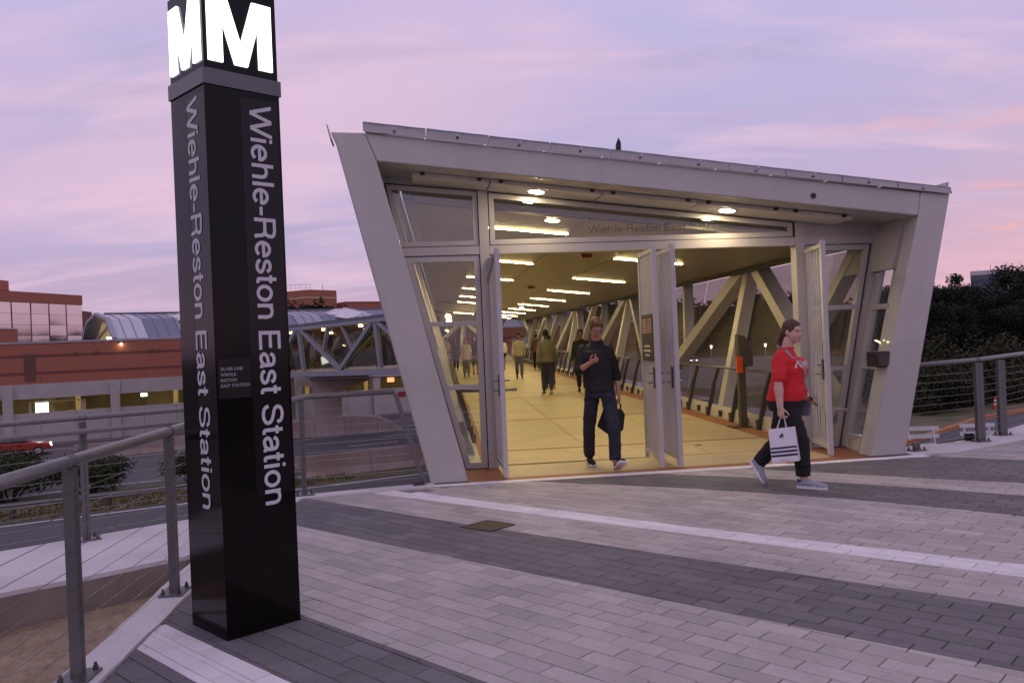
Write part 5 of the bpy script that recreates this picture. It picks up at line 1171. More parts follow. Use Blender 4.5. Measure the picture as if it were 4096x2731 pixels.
hill.add(hp, [(i * 4 + j, (i + 1) * 4 + j, (i + 1) * 4 + j + 1, i * 4 + j + 1) for i in range(nh_) for j in range(3)]); struct('wooded_hill', hill, M['terrain'], True)
wm = MB(); cl = []
for _ in range(330):
    az = R(rr.uniform(3, 48)); d = rr.uniform(236, 300); gz = HZ + (d - 232) / 53 * 9; hh = rr.uniform(5.5, 9.5) + 2.0 * mnoise.noise((az * 14, 0, 4)); x, y = math.sin(az) * d, math.cos(az) * d
    cl.append((x, y, gz + hh * 0.5, rr.uniform(3, 5), rr.uniform(3, 5), hh * 0.5))
leaf_cloud(wm, rr, cl, 60000, 0.75); stuff('far_wood', wm, M['leaf_a'])
# shrubs right of the entrance and along the verge at left
sh1 = make_shrub('olive shrub', 5.0, 3.8, 31, 'leaf_c', 6000, 0.17, 'shrubs below the right railing')
sspots = [(40.2, 69.0, 0.95, 'olive shrub directly behind the traffic cone'), (35.0, 66.5, 0.85, 'olive shrub between the entrance column and the traffic cone'), (31.5, 62.5, 0.80, 'olive shrub closest to the right entrance column'), (44.5, 73.0, 0.95, 'olive shrub at the right edge beyond the railing'), (38.8, 75.0, 1.15, 'tallest olive shrub, behind the others right of the entrance'), (29.5, 66.5, 1.0, 'olive shrub half hidden by the right entrance column'), (24.0, 70.0, 0.8, 'olive shrub seen through the right entrance window'), (46.0, 80.0, 1.15, 'large olive shrub at the far right behind the orange curb')]
for i, (x, y, k, lab) in enumerate(sspots):
    if i == 0: sh1.location = (x, y, HZ); sh1['label'] = lab; o = sh1
    else: o = copy_tree(sh1, (x, y, HZ), i * 1.3, lab)
    o.scale = (k, k, k)
sh2 = make_shrub('dark dense shrub behind the guard rail at the left edge', 2.45, 2.9, 33, 'leaf_b', 7000, 0.085, 'shrubs on the highway verge'); sh2.location = (-24.3, 39.6, HZ)
o = copy_tree(sh2, (-21.4, 41.2, HZ), 2.1, 'dark shrub right of the big one behind the guard rail'); o.scale = (0.85, 0.85, 0.85)
o = copy_tree(sh2, (-16.6, 42.6, HZ), 4.0, 'small dark shrub beside the sign pillar behind the guard rail'); o.scale = (0.65, 0.65, 0.75)
o = copy_tree(sh2, (-27.5, 42.0, HZ), 5.0, 'dark shrub cut off by the left edge of the picture')
tl_ = make_shrub('row shrub', 8.0, 6.0, 37, 'leaf_a', 2500, 0.55, 'shrubs below the distant brick office block'); tl_.location = (-71.5, 272, 9.6)
tl_['label'] = 'left dark shrub below the distant brick office block'
for i, (x, k) in enumerate(((-63.5, 1.05), (-56.5, 0.75), (-79, 0.8))): o = copy_tree(tl_, (x, 273 + i, 9.6), i + 1.0, ('middle dark shrub below the distant brick office block', 'small right shrub in front of the low brick wing', 'dark shrub beside the sign pillar below the distant brick office block')[i]); o.scale = (k, k, k)

# ------------------------------------------------------------------ right-hand low ground: road, car park, verge
def flat(name, pts, z, m): b = MB(); b.add([(x, y, z) for x, y in pts], [tuple(range(len(pts)))]); return struct(name, b, M[m])
flat('access_road', [(8, 30), (60, 34), (52, 66), (37, 60), (32, 56.3), (26, 50.2), (22, 46.3), (10, 40)], HZ + 0.012, 'asphalt')
flat('dirt_bank', [(22, 46.6), (26, 50.5), (32, 56.6), (37, 60.3), (52, 66.3), (60, 90), (24, 90), (16, 60)], HZ + 0.008, 'grass')
cs = MB(); cpts = [(20.0, 44.6), (22.2, 46.5), (25.9, 50.3), (31.9, 56.5), (36.9, 60.0), (45, 63.6), (52, 66.2)]
for a, b_ in zip(cpts, cpts[1:]): cs.beam((*a, HZ + 0.12), (*b_, HZ + 0.12), 0.32, 0.28)
tag(part('curb_sock', cs, M['curb_o'], None), 'orange brown curb curving along the access road beyond the right railing', 'curb')
flat('car_park', [(10, 122), (30, 86), (62, 92), (130, 190), (100, 226), (30, 232), (0, 200)], HZ + 0.006, 'asphalt_light')
flat('lawn', [(3, 66), (24, 70), (34, 84), (12, 118), (-2, 118)], HZ + 0.014, 'green')
# barricades
def barricade(label, loc, rz, first=None):
    o = thing('barricade', (0, 0, 0), label, 'barricade', 'white barricades on the access road', local=True)
    for z in (0.42, 0.86):
        m_ = MB(); m_.box((0, 0, z), (1.9, 0.04, 0.22)); part('board', m_, M['white'], o)
    for x in (-0.72, 0.62):
        for y in (-0.25, 0.25):
            m_ = MB(); m_.beam((x, y, 0), (x, 0, 0.96), 0.05, 0.05); part('leg', m_, M['white'], o)
    o.location = loc; o.rotation_euler = (0, 0, rz); return o
b1 = barricade('white two board barricade beside the foot of the right entrance column', (22.7, 46.3, HZ), R(-6))
copy_tree(b1, (26.0, 46.6, HZ), R(-4), 'white two board barricade behind the wide dark railing post')
tc_n = thing('traffic_cone', (36.6, 63.0, HZ), 'orange traffic cone with white bands between the right railing posts', 'traffic cone')
m_ = MB(); m_.box((36.6, 63.0, HZ + 0.02), (0.5, 0.5, 0.04)); part('foot', m_, M['cone'], tc_n)
m_ = MB(); m_.tube([(36.6, 63.0, HZ + 0.04), (36.6, 63.0, HZ + 0.95)], [0.20, 0.05], 14); part('body', m_, M['cone'], tc_n)
for z, r_ in ((0.32, 0.158), (0.58, 0.115)): m_ = MB(); m_.tube([(36.6, 63.0, HZ + z), (36.6, 63.0, HZ + z + 0.13)], [r_, r_ - 0.02], 14); part('white_band', m_, M['white'], tc_n)
# lamp posts in the far car park
lp0 = thing('lamp_post', (0, 0, 0), 'lit lamp post', 'lamp post', 'lit lamp posts in the far car park', local=True)
m_ = MB(); m_.tube([(0, 0, 0), (0, 0, 3.3)], [0.16, 0.10], 8); part('pole', m_, mat('lamp_pole', (0.5, 0.5, 0.5), 0.4, 0, 0), lp0)
m_ = MB(); m_.tube([(0, 0, 3.36), (0, 0, 3.42), (0, 0, 3.62)], [0.75, 0.8, 0.1], 12); part('shade', m_, M['white'], lp0)
m_ = MB(); m_.tube([(0, 0, 2.5), (0, 0, 3.3)], [0.16, 0.28], 10); part('lamp_lens', m_, M['lamp_white'], lp0)
for i, (px_, y, lab) in enumerate(((0.2405, 225, 'lit lamp post left of the leaning yellow truss post'), (0.274, 222, 'lit lamp post right of the leaning yellow truss post'), (0.306, 215, 'lit lamp post by the shoulder of the woman in red'))):
    if i == 0: lp0.location = (px_ * y, y, HZ); lp0['label'] = lab
    else: copy_tree(lp0, (px_ * y, y, HZ), 0, lab)
# cars
def make_car(label, paint, lamps=True):
    o = thing('car', (0, 0, 0), label, 'car', local=True); L_ = 4.4; W_ = 0.88
    prof = [(-2.2, 0.35), (2.2, 0.35), (2.2, 0.62), (2.05, 0.80), (1.0, 0.93), (-2.05, 0.98), (-2.2, 0.7)]
    m_ = MB(); m_.prism([(x, -W_, z) for x, z in prof], (0, 2 * W_, 0)); bevel_obj(part('body', m_, M[paint], o), 0.06, 3)
    cab = [(0.95, 0.92), (0.35, 1.40), (-1.35, 1.44), (-2.0, 0.97)]
    m_ = MB(); m_.prism([(x, -W_ + 0.10, z) for x, z in cab], (0, 2 * W_ - 0.2, 0)); bevel_obj(part('cabin', m_, M[paint], o), 0.05, 3)
    for sg in (-1, 1):
        for w_ in ([(0.72, 0.97), (0.30, 1.33), (-0.42, 1.36), (-0.42, 0.98)], [(-0.50, 0.98), (-0.50, 1.36), (-1.25, 1.37), (-1.6, 1.0)]):
            m_ = MB(); m_.prism([(x, sg * (W_ - 0.10), z) for x, z in w_], (0, sg * 0.012, 0)); part('window', m_, M['car_glass'], o)
        m_ = MB(); m_.box((2.17, sg * 0.62, 0.66), (0.10, 0.34, 0.13)); part('headlight', m_, M['headlamp'], o)
        m_ = MB(); m_.box((-2.19, sg * 0.66, 0.74), (0.06, 0.30, 0.16)); part('tail_light', m_, M['taillamp'], o)
        for x in (-1.35, 1.35):
            m_ = MB(); m_.tube([(x, sg * (W_ - 0.20), 0.32), (x, sg * (W_ + 0.01), 0.32)], 0.32, 16); w__ = part('wheel', m_, M['tyre'], o); m_ = MB(); m_.tube([(x, sg * (W_ + 0.008), 0.32), (x, sg * (W_ + 0.02), 0.32)], 0.19, 10); part('rim', m_, M['alu'], w__)
    m_ = MB(); m_.prism([(0.93, -0.68, 0.95), (0.93, 0.68, 0.95), (0.40, 0.64, 1.37), (0.40, -0.64, 1.37)], (0.02, 0, 0.012)); part('windscreen', m_, M['car_glass'], o)
    return o
cr_ = make_car('red car with lit lamps driving past the station wall at the left edge', 'car_red'); cr_.location = Hh(-1.4, 69.0, HZ + 0.01); cr_.rotation_euler = (0, 0, R(30))
cw_ = make_car('white car with its headlights on in the far car park, behind the handrail', 'car_white'); cw_.location = (0.2185 * 190, 190, HZ + 0.01); cw_.rotation_euler = (0, 0, R(-100))
cd_ = make_car('dark car with bright headlights at the shoulder of the woman in red', 'car_dark'); cd_.location = (0.3085 * 226, 226, HZ + 0.01); cd_.rotation_euler = (0, 0, R(-107))
ce_ = make_car('dark car with red lights seen through the right entrance window', 'car_dark'); ce_.location = (0.394 * 200, 200, HZ + 0.01); ce_.rotation_euler = (0, 0, R(60))
# ------------------------------------------------------------------ people
UP = Vector((0, 0, 1))
def fuse(mb, name, mats, voxel, smooth=6, parent=None, label=None, decimate=None):
    """weld overlapping closed shapes into one continuous smooth skin"""
    me = mb.mesh('raw', M['bolt']); o = bpy.data.objects.new('raw', me); COL.objects.link(o)
    r_ = o.modifiers.new('r', 'REMESH'); r_.mode = 'VOXEL'; r_.voxel_size = voxel; r_.use_smooth_shade = True
    if smooth: s_ = o.modifiers.new('s', 'SMOOTH'); s_.factor = 0.5; s_.iterations = smooth
    bpy.context.view_layer.update()
    out = bpy.data.meshes.new_from_object(o.evaluated_get(bpy.context.evaluated_depsgraph_get()))
    bpy.data.objects.remove(o); bpy.data.meshes.remove(me); out.name = name; out.materials.clear()
    for m in (mats if isinstance(mats, list) else [mats]): out.materials.append(m)
    for p in out.polygons: p.use_smooth = True; p.material_index = 0
    return link(name, out, parent, label)
def displace(o, fn):
    """push each vertex along its normal by fn(position); normals are read once"""
    vs_ = o.data.vertices; co = [v.co.copy() for v in vs_]; no = [v.normal.copy() for v in vs_]
    o.data.vertices.foreach_set('co', [x for p, n_ in zip(co, no) for x in (p + n_ * fn(p))]); o.data.update()
def chain(mb, pts, rads, n=12):
    for p, r_ in zip(pts, rads): mb.ell(p, r_, None, n, 8)
    for (p, a), (q, b_) in zip(zip(pts, rads), zip(pts[1:], rads[1:])):
        if (Vector(p) - Vector(q)).length > 1e-4: mb.tube([p, q], [a, b_], n)
def along(a, b_, c, f):
    return a.lerp(b_, f) if f <= 1 else b_.lerp(c, f - 1)
def hand(mb, w_, d, nrm, thumb, curl=0.5, size=1.0, spread=0.0):
    """palm, four bent fingers of different lengths and a thumb from the palm's side"""
    d = d.normalized(); nrm = (nrm - d * nrm.dot(d)).normalized(); s_ = d.cross(nrm).normalized() * thumb; k = size
    R3 = Matrix((s_, d, nrm)).transposed()
    mb.ell(w_ + d * 0.045 * k, (0.040 * k, 0.055 * k, 0.017 * k), R3, 12, 8); mb.ell(w_ + d * 0.005, (0.027 * k, 0.03 * k, 0.021 * k), R3, 10, 6)
    for i, L_ in enumerate((0.074, 0.083, 0.078, 0.062)):
        base = w_ + d * (0.088 - 0.006 * abs(i - 1.2)) * k + s_ * (0.030 - 0.0205 * i) * k; ang = 0.25 + 0.1 * i; p = base; pts = [w_ + d * 0.05 * k + s_ * (0.024 - 0.016 * i) * k, base]
        for seg in (0.45, 0.32, 0.25):
            ang += curl * (0.9 if seg > 0.4 else 1.1); dd = (d * math.cos(ang - 0.25) + nrm * math.sin(ang - 0.25) + s_ * spread * (1.2 - i) * 0.1).normalized(); p = p + dd * L_ * seg * k; pts.append(p)
        chain(mb, pts, [0.010 * k, 0.0095 * k, 0.009 * k, 0.008 * k, 0.007 * k], 8)
    b0 = w_ + d * 0.022 * k + s_ * 0.028 * k; b1 = b0 + (s_ * 0.75 + d * 0.65 + nrm * 0.3).normalized() * 0.038 * k; b2 = b1 + (d * 0.8 + nrm * (0.25 + 0.5 * curl) + s_ * 0.15).normalized() * 0.03 * k; b3 = b2 + (d * 0.75 + nrm * (0.3 + 0.7 * curl) - s_ * 0.1).normalized() * 0.024 * k
    chain(mb, [w_ + d * 0.02 * k, b0, b1, b2, b3], [0.014 * k, 0.013 * k, 0.0105 * k, 0.0095 * k, 0.008 * k], 8)
def shoe(par, heel, toe, upv, wid, mats, sole_m, vox, fat=1.0, sole_lab=None):
    heel, toe = Vector(heel), Vector(toe); f = (toe - heel).normalized(); L_ = (toe - heel).length; sd = f.cross(upv).normalized(); u_ = sd.cross(f).normalized(); mb = MB()
    rg_ = []
    for t, w_, h_ in ((-0.0, 0.022, 0.045), (0.06, 0.032, 0.075), (0.2, 0.036, 0.098), (0.36, 0.038, 0.088), (0.55, 0.042, 0.066), (0.75, 0.046, 0.052), (0.92, 0.038, 0.04), (1.0, 0.018, 0.028)):
        c = heel + f * L_ * t; w_ *= wid / 0.046; h_ *= fat
        rg_.append([c + sd * w_ * math.cos(2 * math.pi * j / 14) * (1 if math.sin(2 * math.pi * j / 14) < 0.3 else 0.9) + u_ * (h_ * 0.5 + 0.014 + h_ * 0.5 * math.sin(2 * math.pi * j / 14)) for j in range(14)])
    mb.loft(rg_); mb2 = MB(); out = []
    for t, w_ in ((-0.02, 0.020), (0.02, 0.030), (0.2, 0.036), (0.45, 0.037), (0.72, 0.049), (0.9, 0.042), (0.99, 0.022)): out.append((t, w_ * wid / 0.046 * 1.04))
    poly = [heel + f * L_ * t + sd * w_ for t, w_ in out] + [heel + f * L_ * t - sd * w_ for t, w_ in reversed(out)]; mb2.prism(poly, u_ * 0.026)
    o = fuse(mb, 'shoe', mats, vox, 3, par); so_ = part('sole', mb2, sole_m, o)
    return o, (heel, f, sd, u_, L_)
def head_mesh(mb, c, Rm, k=1.0, jaw=1.0, nose=1.0):
    def E(p, r_, n=14): mb.ell(c + Rm @ (Vector(p) * k), tuple(v * k for v in r_), Rm, n, 10)
    E((0, -0.012, 0.022), (0.074, 0.094, 0.098)); E((0, 0.022, -0.035), (0.062 * jaw, 0.070, 0.078)); E((0, 0.050, -0.088), (0.034 * jaw, 0.034, 0.028)); E((0, 0.066, 0.022), (0.055, 0.020, 0.022)); E((0, 0.012, -0.075), (0.052 * jaw, 0.058, 0.040))
    for s_ in (-1, 1):
        E((s_ * 0.034, 0.062, -0.035), (0.026, 0.026, 0.024)); E((s_ * 0.0755, -0.006, -0.012), (0.010, 0.022, 0.032)); E((s_ * 0.012, 0.094, -0.030), (0.009, 0.010, 0.009), 8)
    E((0, 0.098 * nose, -0.026), (0.012, 0.017, 0.013), 10); E((0, 0.088, -0.004), (0.010, 0.016, 0.030), 10); E((0, 0.083, -0.064), (0.024, 0.012, 0.014), 10)
def face_parts(par, c, Rm, k, brow, lips):
    def E(mb, p, r_): mb.ell(c + Rm @ (Vector(p) * k), tuple(v * k for v in r_), Rm, 10, 6)
    for s_ in (-1, 1):
        m_ = MB(); E(m_, (s_ * 0.030, 0.0815, 0.002), (0.0135, 0.007, 0.0065)); e = part('eye', m_, M['eye_white'], par, True); m_ = MB(); E(m_, (s_ * 0.030, 0.0868, 0.002), (0.006, 0.003, 0.006)); part('iris', m_, M['iris'], e, True)
        m_ = MB(); E(m_, (s_ * 0.031, 0.0845, 0.020), (0.019, 0.006, 0.0035)); part('eyebrow', m_, brow, par, True)
    m_ = MB(); E(m_, (0, 0.0925, -0.062), (0.021, 0.006, 0.0035)); E(m_, (0, 0.0915, -0.0705), (0.017, 0.006, 0.0045)); part('mouth', m_, lips, par, True)
M['eye_white'] = mat('eye_white', (0.55, 0.52, 0.50), 0.3, 0, 0); M['iris'] = mat('iris', (0.03, 0.02, 0.015), 0.2, 0, 0)
SKIN = {k: mat('skin_' + k, c, 0.5, 0, 0.06, 30, spec=0.35) for k, c in (('pale', (0.58, 0.36, 0.28)), ('ruddy', (0.50, 0.26, 0.17)), ('brown', (0.20, 0.10, 0.06)), ('dark', (0.07, 0.04, 0.03)))}
LIPS = mat('lips', (0.38, 0.14, 0.12), 0.5, 0, 0)
HAIR = {k: mat('hair_' + k, c, 0.55, 0, 0.35, 60, spec=0.3) for k, c in (('brown', (0.085, 0.045, 0.028)), ('light', (0.13, 0.075, 0.035)), ('black', (0.010, 0.009, 0.009)))}
def cloth(name, col, rough=0.85, var=0.12, bump=0.15): return mat(name, col, rough, 0, var, 9.0, bump, 24)
def plaid(name, base, dark, pale, sc=16):
    m = mat(name, base, 0.85, 0, 0); t = m.node_tree; L = t.links.new; b = t.nodes['Principled BSDF']; tc = N(t, 'ShaderNodeTexCoord'); sp_ = N(t, 'ShaderNodeSeparateXYZ'); L(tc.outputs['Object'], sp_.inputs[0]); acc = None
    for ax in ('X', 'Z'):
        mu = N(t, 'ShaderNodeMath', operation='MULTIPLY'); L(sp_.outputs[ax], mu.inputs[0]); mu.inputs[1].default_value = sc
        fr_ = N(t, 'ShaderNodeMath', operation='FRACT'); L(mu.outputs[0], fr_.inputs[0]); lt_ = N(t, 'ShaderNodeMath', operation='LESS_THAN'); L(fr_.outputs[0], lt_.inputs[0]); lt_.inputs[1].default_value = 0.34
        if acc is None: acc = lt_.outputs[0]
        else: ad = N(t, 'ShaderNodeMath', operation='ADD'); L(acc, ad.inputs[0]); L(lt_.outputs[0], ad.inputs[1]); acc = ad.outputs[0]
    hf = N(t, 'ShaderNodeMath', operation='MULTIPLY'); L(acc, hf.inputs[0]); hf.inputs[1].default_value = 0.5; rp = N(t, 'ShaderNodeValToRGB'); L(hf.outputs[0], rp.inputs[0]); rp.color_ramp.interpolation = 'CONSTANT'
    rp.color_ramp.elements[0].color = (*pale, 1); rp.color_ramp.elements[1].position = 0.75; rp.color_ramp.elements[1].color = (*dark, 1); e = rp.color_ramp.elements.new(0.25); e.color = (*base, 1); L(rp.outputs[0], b.inputs['Base Color'])
    return m
def torso_ring(c, right, fwd, rx, ry, n=20, sq=2.4):
    out = []
    for j in range(n):
        a = 2 * math.pi * j / n; ca, sa = math.cos(a), math.sin(a); out.append(c + right * rx * math.copysign(abs(ca) ** (2 / sq), ca) + fwd * ry * math.copysign(abs(sa) ** (2 / sq), sa))
    return out
def build_person(root, J, fwd, cfg, vox=0.008):
    """one continuous body, with clothes, shoes and hair as its parts"""
    J = {k: (Vector(v) if not isinstance(v, list) else [Vector(x) for x in v]) for k, v in J.items()}
    fwd = Vector(fwd).normalized(); right = fwd.cross(UP).normalized(); c = cfg; k = c.get('k', 1.0); fine = vox < 0.012
    Rm = c.get('head_R'); 
    if Rm is None: Rm = Matrix((right, fwd, UP)).transposed()
    shc = (J['sh'][0] + J['sh'][1]) / 2; shw = (J['sh'][0] - J['sh'][1]).length / 2; skin = SKIN[c['skin']]
    ch, wa, hi = c['chest'], c['waist'], c['hip']; arm = c.get('arm', 0.046) * k
    b_ = MB()
    head_mesh(b_, J['head'], Rm, k, c.get('jaw', 1.0)); chain(b_, [J['neck'] - UP * 0.03, J['neck'] + (J['head'] - J['neck']) * 0.25, J['head'] - UP * 0.05 * k - Rm @ Vector((0, 0.03, 0))], [0.062 * k * c.get('thick', 1), 0.056 * k * c.get('thick', 1), 0.052 * k])
    q = 0.92
    b_.loft([torso_ring(J['pelvis'] - UP * 0.06, right, fwd, hi[0] * 0.7, hi[1] * 0.7), torso_ring(J['pelvis'], right, fwd, hi[0] * q, hi[1] * q), torso_ring(J['waist'], right, fwd, wa[0] * q, wa[1] * q), torso_ring(J['chest'], right, fwd, ch[0] * q, ch[1] * q), torso_ring(shc - UP * 0.035, right, fwd, shw * 0.80, 0.075 * k), torso_ring(J['neck'] - UP * 0.005, right, fwd, 0.06 * k, 0.06 * k)])
    for i in (0, 1):
        chain(b_, [J['sh'][i].lerp(shc, 0.14) - UP * 0.03, J['el'][i], J['wr'][i]], [arm * 0.95, arm * 0.86, arm * 0.60]); chain(b_, [J['el'][i].lerp(J['wr'][i], 0.25), J['el'][i].lerp(J['wr'][i], 0.5)], [arm * 0.92, arm * 0.8])
        if fine: hand(b_, J['wr'][i], J['ha'][i] - J['wr'][i], J['palm'][i], c['thumb'][i], c.get('curl', (0.5, 0.5))[i], k)
        else: chain(b_, [J['wr'][i], J['ha'][i]], [0.03 * k, 0.034 * k])
        chain(b_, [J['hip'][i], J['kn'][i], J['an'][i]], [0.075 * k, 0.052 * k, 0.036 * k]); chain(b_, [J['an'][i], J['heel'][i].lerp(J['toe'][i], 0.6) + UP * 0.03], [0.034 * k, 0.026 * k])
    body = fuse(b_, 'body', skin, vox, 4, root)
    if fine: face_parts(root, J['head'], Rm, k, HAIR[c['hair']], LIPS)
    # top
    t_ = MB(); ease = c.get('ease', 1.06); hem = J['pelvis'] - UP * c.get('hem', 0.0)
    if 'belly' in c: bel = J['waist'].lerp(J['pelvis'], 0.35) + fwd * c['belly'][2]
    rings = [torso_ring(hem, right, fwd, hi[0] * ease * 0.98, hi[1] * ease)]
    if 'belly' in c: rings.append(torso_ring(bel, right, fwd, c['belly'][0], c['belly'][1]))
    rings += [torso_ring(J['waist'], right, fwd, wa[0] * ease, wa[1] * ease), torso_ring(J['chest'] - UP * 0.06 + fwd * c.get('bust', 0), right, fwd, ch[0] * ease, ch[1] * ease), torso_ring(J['chest'] + UP * 0.05, right, fwd, ch[0] * ease, ch[1] * ease * 0.96), torso_ring(shc - UP * 0.02, right, fwd, shw * 0.90, 0.092 * k), torso_ring(shc.lerp(J['neck'], 0.45) + UP * 0.012, right, fwd, shw * 0.60, 0.082 * k, 20, 2.0), torso_ring(J['neck'] + UP * 0.012, right, fwd, 0.072 * k * c.get('thick', 1), 0.072 * k * c.get('thick', 1))]
    t_.loft(rings); sl = c.get('sleeve', 0.5); slr = c.get('sleeve_r', 1.3)
    for i in (0, 1):
        if sl <= 1: e_ = along(J['sh'][i], J['el'][i], J['wr'][i], sl); s0_ = J['sh'][i].lerp(shc, 0.12) - UP * 0.022; chain(t_, [s0_, e_], [arm * slr * 1.10, arm * slr * 1.06]); 
        else: e_ = along(J['sh'][i], J['el'][i], J['wr'][i], sl); s0_ = J['sh'][i].lerp(shc, 0.12) - UP * 0.022; chain(t_, [s0_, J['el'][i], e_], [arm * slr * 1.08, arm * slr * 0.98, arm * slr * (0.82 if sl > 1.6 else 0.95)])
    top = fuse(t_, c.get('top_name', 'shirt'), c['top'], vox * 1.1, 5, root)
    if c.get('creases') and fine:
        displace(top, lambda p: 0.008 * mnoise.noise((p.x * 8, p.y * 8, p.z * 15)) + 0.004 * mnoise.noise((p.x * 24, p.y * 24, p.z * 34)))
    # bottoms
    p_ = MB(); lr = c.get('leg_r', (0.098, 0.074, 0.062)); p_.loft([torso_ring(J['pelvis'] - UP * 0.10, right, fwd, hi[0] * 0.94, hi[1] * 0.88), torso_ring(J['pelvis'] - UP * 0.03, right, fwd, hi[0] * 1.0, hi[1] * 1.0), torso_ring(J['pelvis'] + UP * 0.07, right, fwd, hi[0] * 0.93, hi[1] * 0.93)])
    cut = c.get('leg_cut', 1.93)
    for i in (0, 1):
        e_ = along(J['hip'][i], J['kn'][i], J['an'][i], cut)
        if cut > 1: chain(p_, [J['hip'][i], J['hip'][i].lerp(J['kn'][i], 0.5), J['kn'][i], J['kn'][i].lerp(e_, 0.5)], [lr[0] * k, (lr[0] + lr[1]) / 2 * k, lr[1] * k, (lr[1] + lr[2]) / 2 * k]); p_.tube([J['kn'][i].lerp(e_, 0.5), e_], [(lr[1] + lr[2]) / 2 * k, lr[2] * k], 14)
        else: chain(p_, [J['hip'][i], e_], [lr[0] * k, lr[1] * 1.15 * k])
    if c.get('skirt'):
        s_ = MB(); kz = (J['kn'][0] + J['kn'][1]) / 2 * 0.45 + (J['hip'][0] + J['hip'][1]) / 2 * 0.55; s_.loft([torso_ring(Vector((kz.x, kz.y, kz.z)), right, fwd, hi[0] * 1.15, hi[1] * 1.5), torso_ring(J['pelvis'], right, fwd, hi[0] * 1.02, hi[1] * 1.05), torso_ring(J['pelvis'] + UP * 0.08, right, fwd, wa[0], wa[1])]); bot = fuse(s_, 'skirt', c['bottom'], vox * 1.1, 3, root)
    else: bot = fuse(p_, 'trousers' if cut > 1 else 'shorts', c['bottom'], vox * 1.1, 4, root)
    if fine:
        displace(bot, lambda p: 0.008 * mnoise.noise((p.x * 9, p.y * 9, p.z * 17 + 5)) + 0.004 * mnoise.noise((p.x * 26, p.y * 26, p.z * 40)))
    shoes = []
    for i in (0, 1):
        up_ = J['shoe_up'][i] if 'shoe_up' in J else UP
        shoes.append(shoe(root, J['heel'][i], J['toe'][i], up_, 0.050 * k, c['shoe'], c.get('sole', M['white']), max(vox, 0.006)))
    # hair
    h_ = MB(); hc = J['head']
    def E(p, r_): h_.ell(hc + Rm @ (Vector(p) * k), tuple(v * k for v in r_), Rm, 16, 10)
    E((0, -0.020, 0.034), (0.0795, 0.096, 0.094)); E((0, -0.052, -0.01), (0.068, 0.054, 0.072))
    style = c.get('style', 'short')
    if style == 'short':
        E((0, 0.030, 0.100), (0.058, 0.055, 0.028)); E((-0.03, 0.055, 0.088), (0.035, 0.03, 0.022)); E((0.03, 0.05, 0.09), (0.035, 0.03, 0.022))
        for s_ in (-1, 1): E((s_ * 0.070, 0.012, 0.012), (0.012, 0.024, 0.045))
    elif style == 'tied':
        E((0, -0.004, 0.062), (0.0765, 0.078, 0.056))
        for s_ in (-1, 1): E((s_ * 0.064, 0.000, 0.030), (0.016, 0.036, 0.042))
        E((0, -0.112, -0.02), (0.030, 0.030, 0.036)); chain(h_, [hc + Rm @ Vector((0, -0.125, -0.03)), hc + Rm @ Vector((0.0, -0.145, -0.10)), hc + Rm @ Vector((0.0, -0.13, -0.19)), hc + Rm @ Vector((0, -0.11, -0.24))], [0.026, 0.028, 0.020, 0.008])
    elif style == 'long':
        E((0, 0.010, 0.066), (0.078, 0.072, 0.058))
        for s_ in (-1, 1): chain(h_, [hc + Rm @ (Vector((s_ * 0.07, 0.0, 0.0)) * k), hc + Rm @ (Vector((s_ * 0.085, -0.02, -0.14)) * k), hc + Rm @ (Vector((s_ * 0.08, -0.02, c.get('hair_len', -0.22))) * k)], [0.035 * k, 0.035 * k, 0.02 * k])
        chain(h_, [hc + Rm @ (Vector((0, -0.08, 0)) * k), hc + Rm @ (Vector((0, -0.09, c.get('hair_len', -0.22))) * k)], [0.07 * k, 0.05 * k])
    hair = fuse(h_, 'hair', HAIR[c['hair']], max(0.005, vox * 0.8), 2, root)
    if fine:
        displace(hair, lambda p: 0.004 * mnoise.noise((p.x * 60, p.y * 60, p.z * 30)))
    return dict(body=body, top=top, bottom=bot, shoes=shoes, hair=hair, Rm=Rm, right=right, fwd=fwd)
def rot_head(fwd, pitch, yaw=0.0):
    f = Matrix.Rotation(yaw, 3, 'Z') @ Vector(fwd).normalized(); r_ = f.cross(UP).normalized(); f2_ = Matrix.Rotation(pitch, 3, r_) @ f; return Matrix((r_, f2_, r_.cross(f2_))).transposed()

# --- the man with the phone
man = thing('person', (1.04, 10.03, 0), 'man in black shirt and dark jeans looking down at his phone while walking out', 'person')
mf = Vector((0.16, -1, 0)).normalized()
Jm = dict(head=(1.020, 9.965, 1.708), neck=(1.018, 10.06, 1.535), chest=(1.01, 10.06, 1.36), waist=(1.025, 10.05, 1.10), pelvis=(1.045, 10.05, 0.955),
          sh=[(0.838, 10.045, 1.462), (1.195, 10.085, 1.452)], el=[(0.786, 9.99, 1.190), (1.262, 10.13, 1.125)], wr=[(0.925, 9.815, 1.290), (1.272, 10.06, 0.885)], ha=[(0.99, 9.75, 1.325), (1.275, 10.04, 0.80)],
          palm=[(0.35, 0.30, 0.88), (-1, 0.1, 0.0)], hip=[(0.950, 10.07, 0.90), (1.138, 10.04, 0.895)], kn=[(0.902, 10.17, 0.475), (1.168, 9.80, 0.475)], an=[(0.908, 10.36, 0.105), (1.160, 9.735, 0.115)],
          heel=[(0.905, 10.44, 0.012), (1.165, 9.76, 0.012)], toe=[(0.935, 10.16, 0.004), (1.235, 9.545, 0.135)], shoe_up=[(0, 0, 1), (0.0, 0.45, 0.9)])
SH_BLACK = cloth('black_shirt', (0.011, 0.011, 0.012), 0.8, 0.3); JEANS = cloth('dark_denim', (0.018, 0.022, 0.034), 0.85, 0.5)
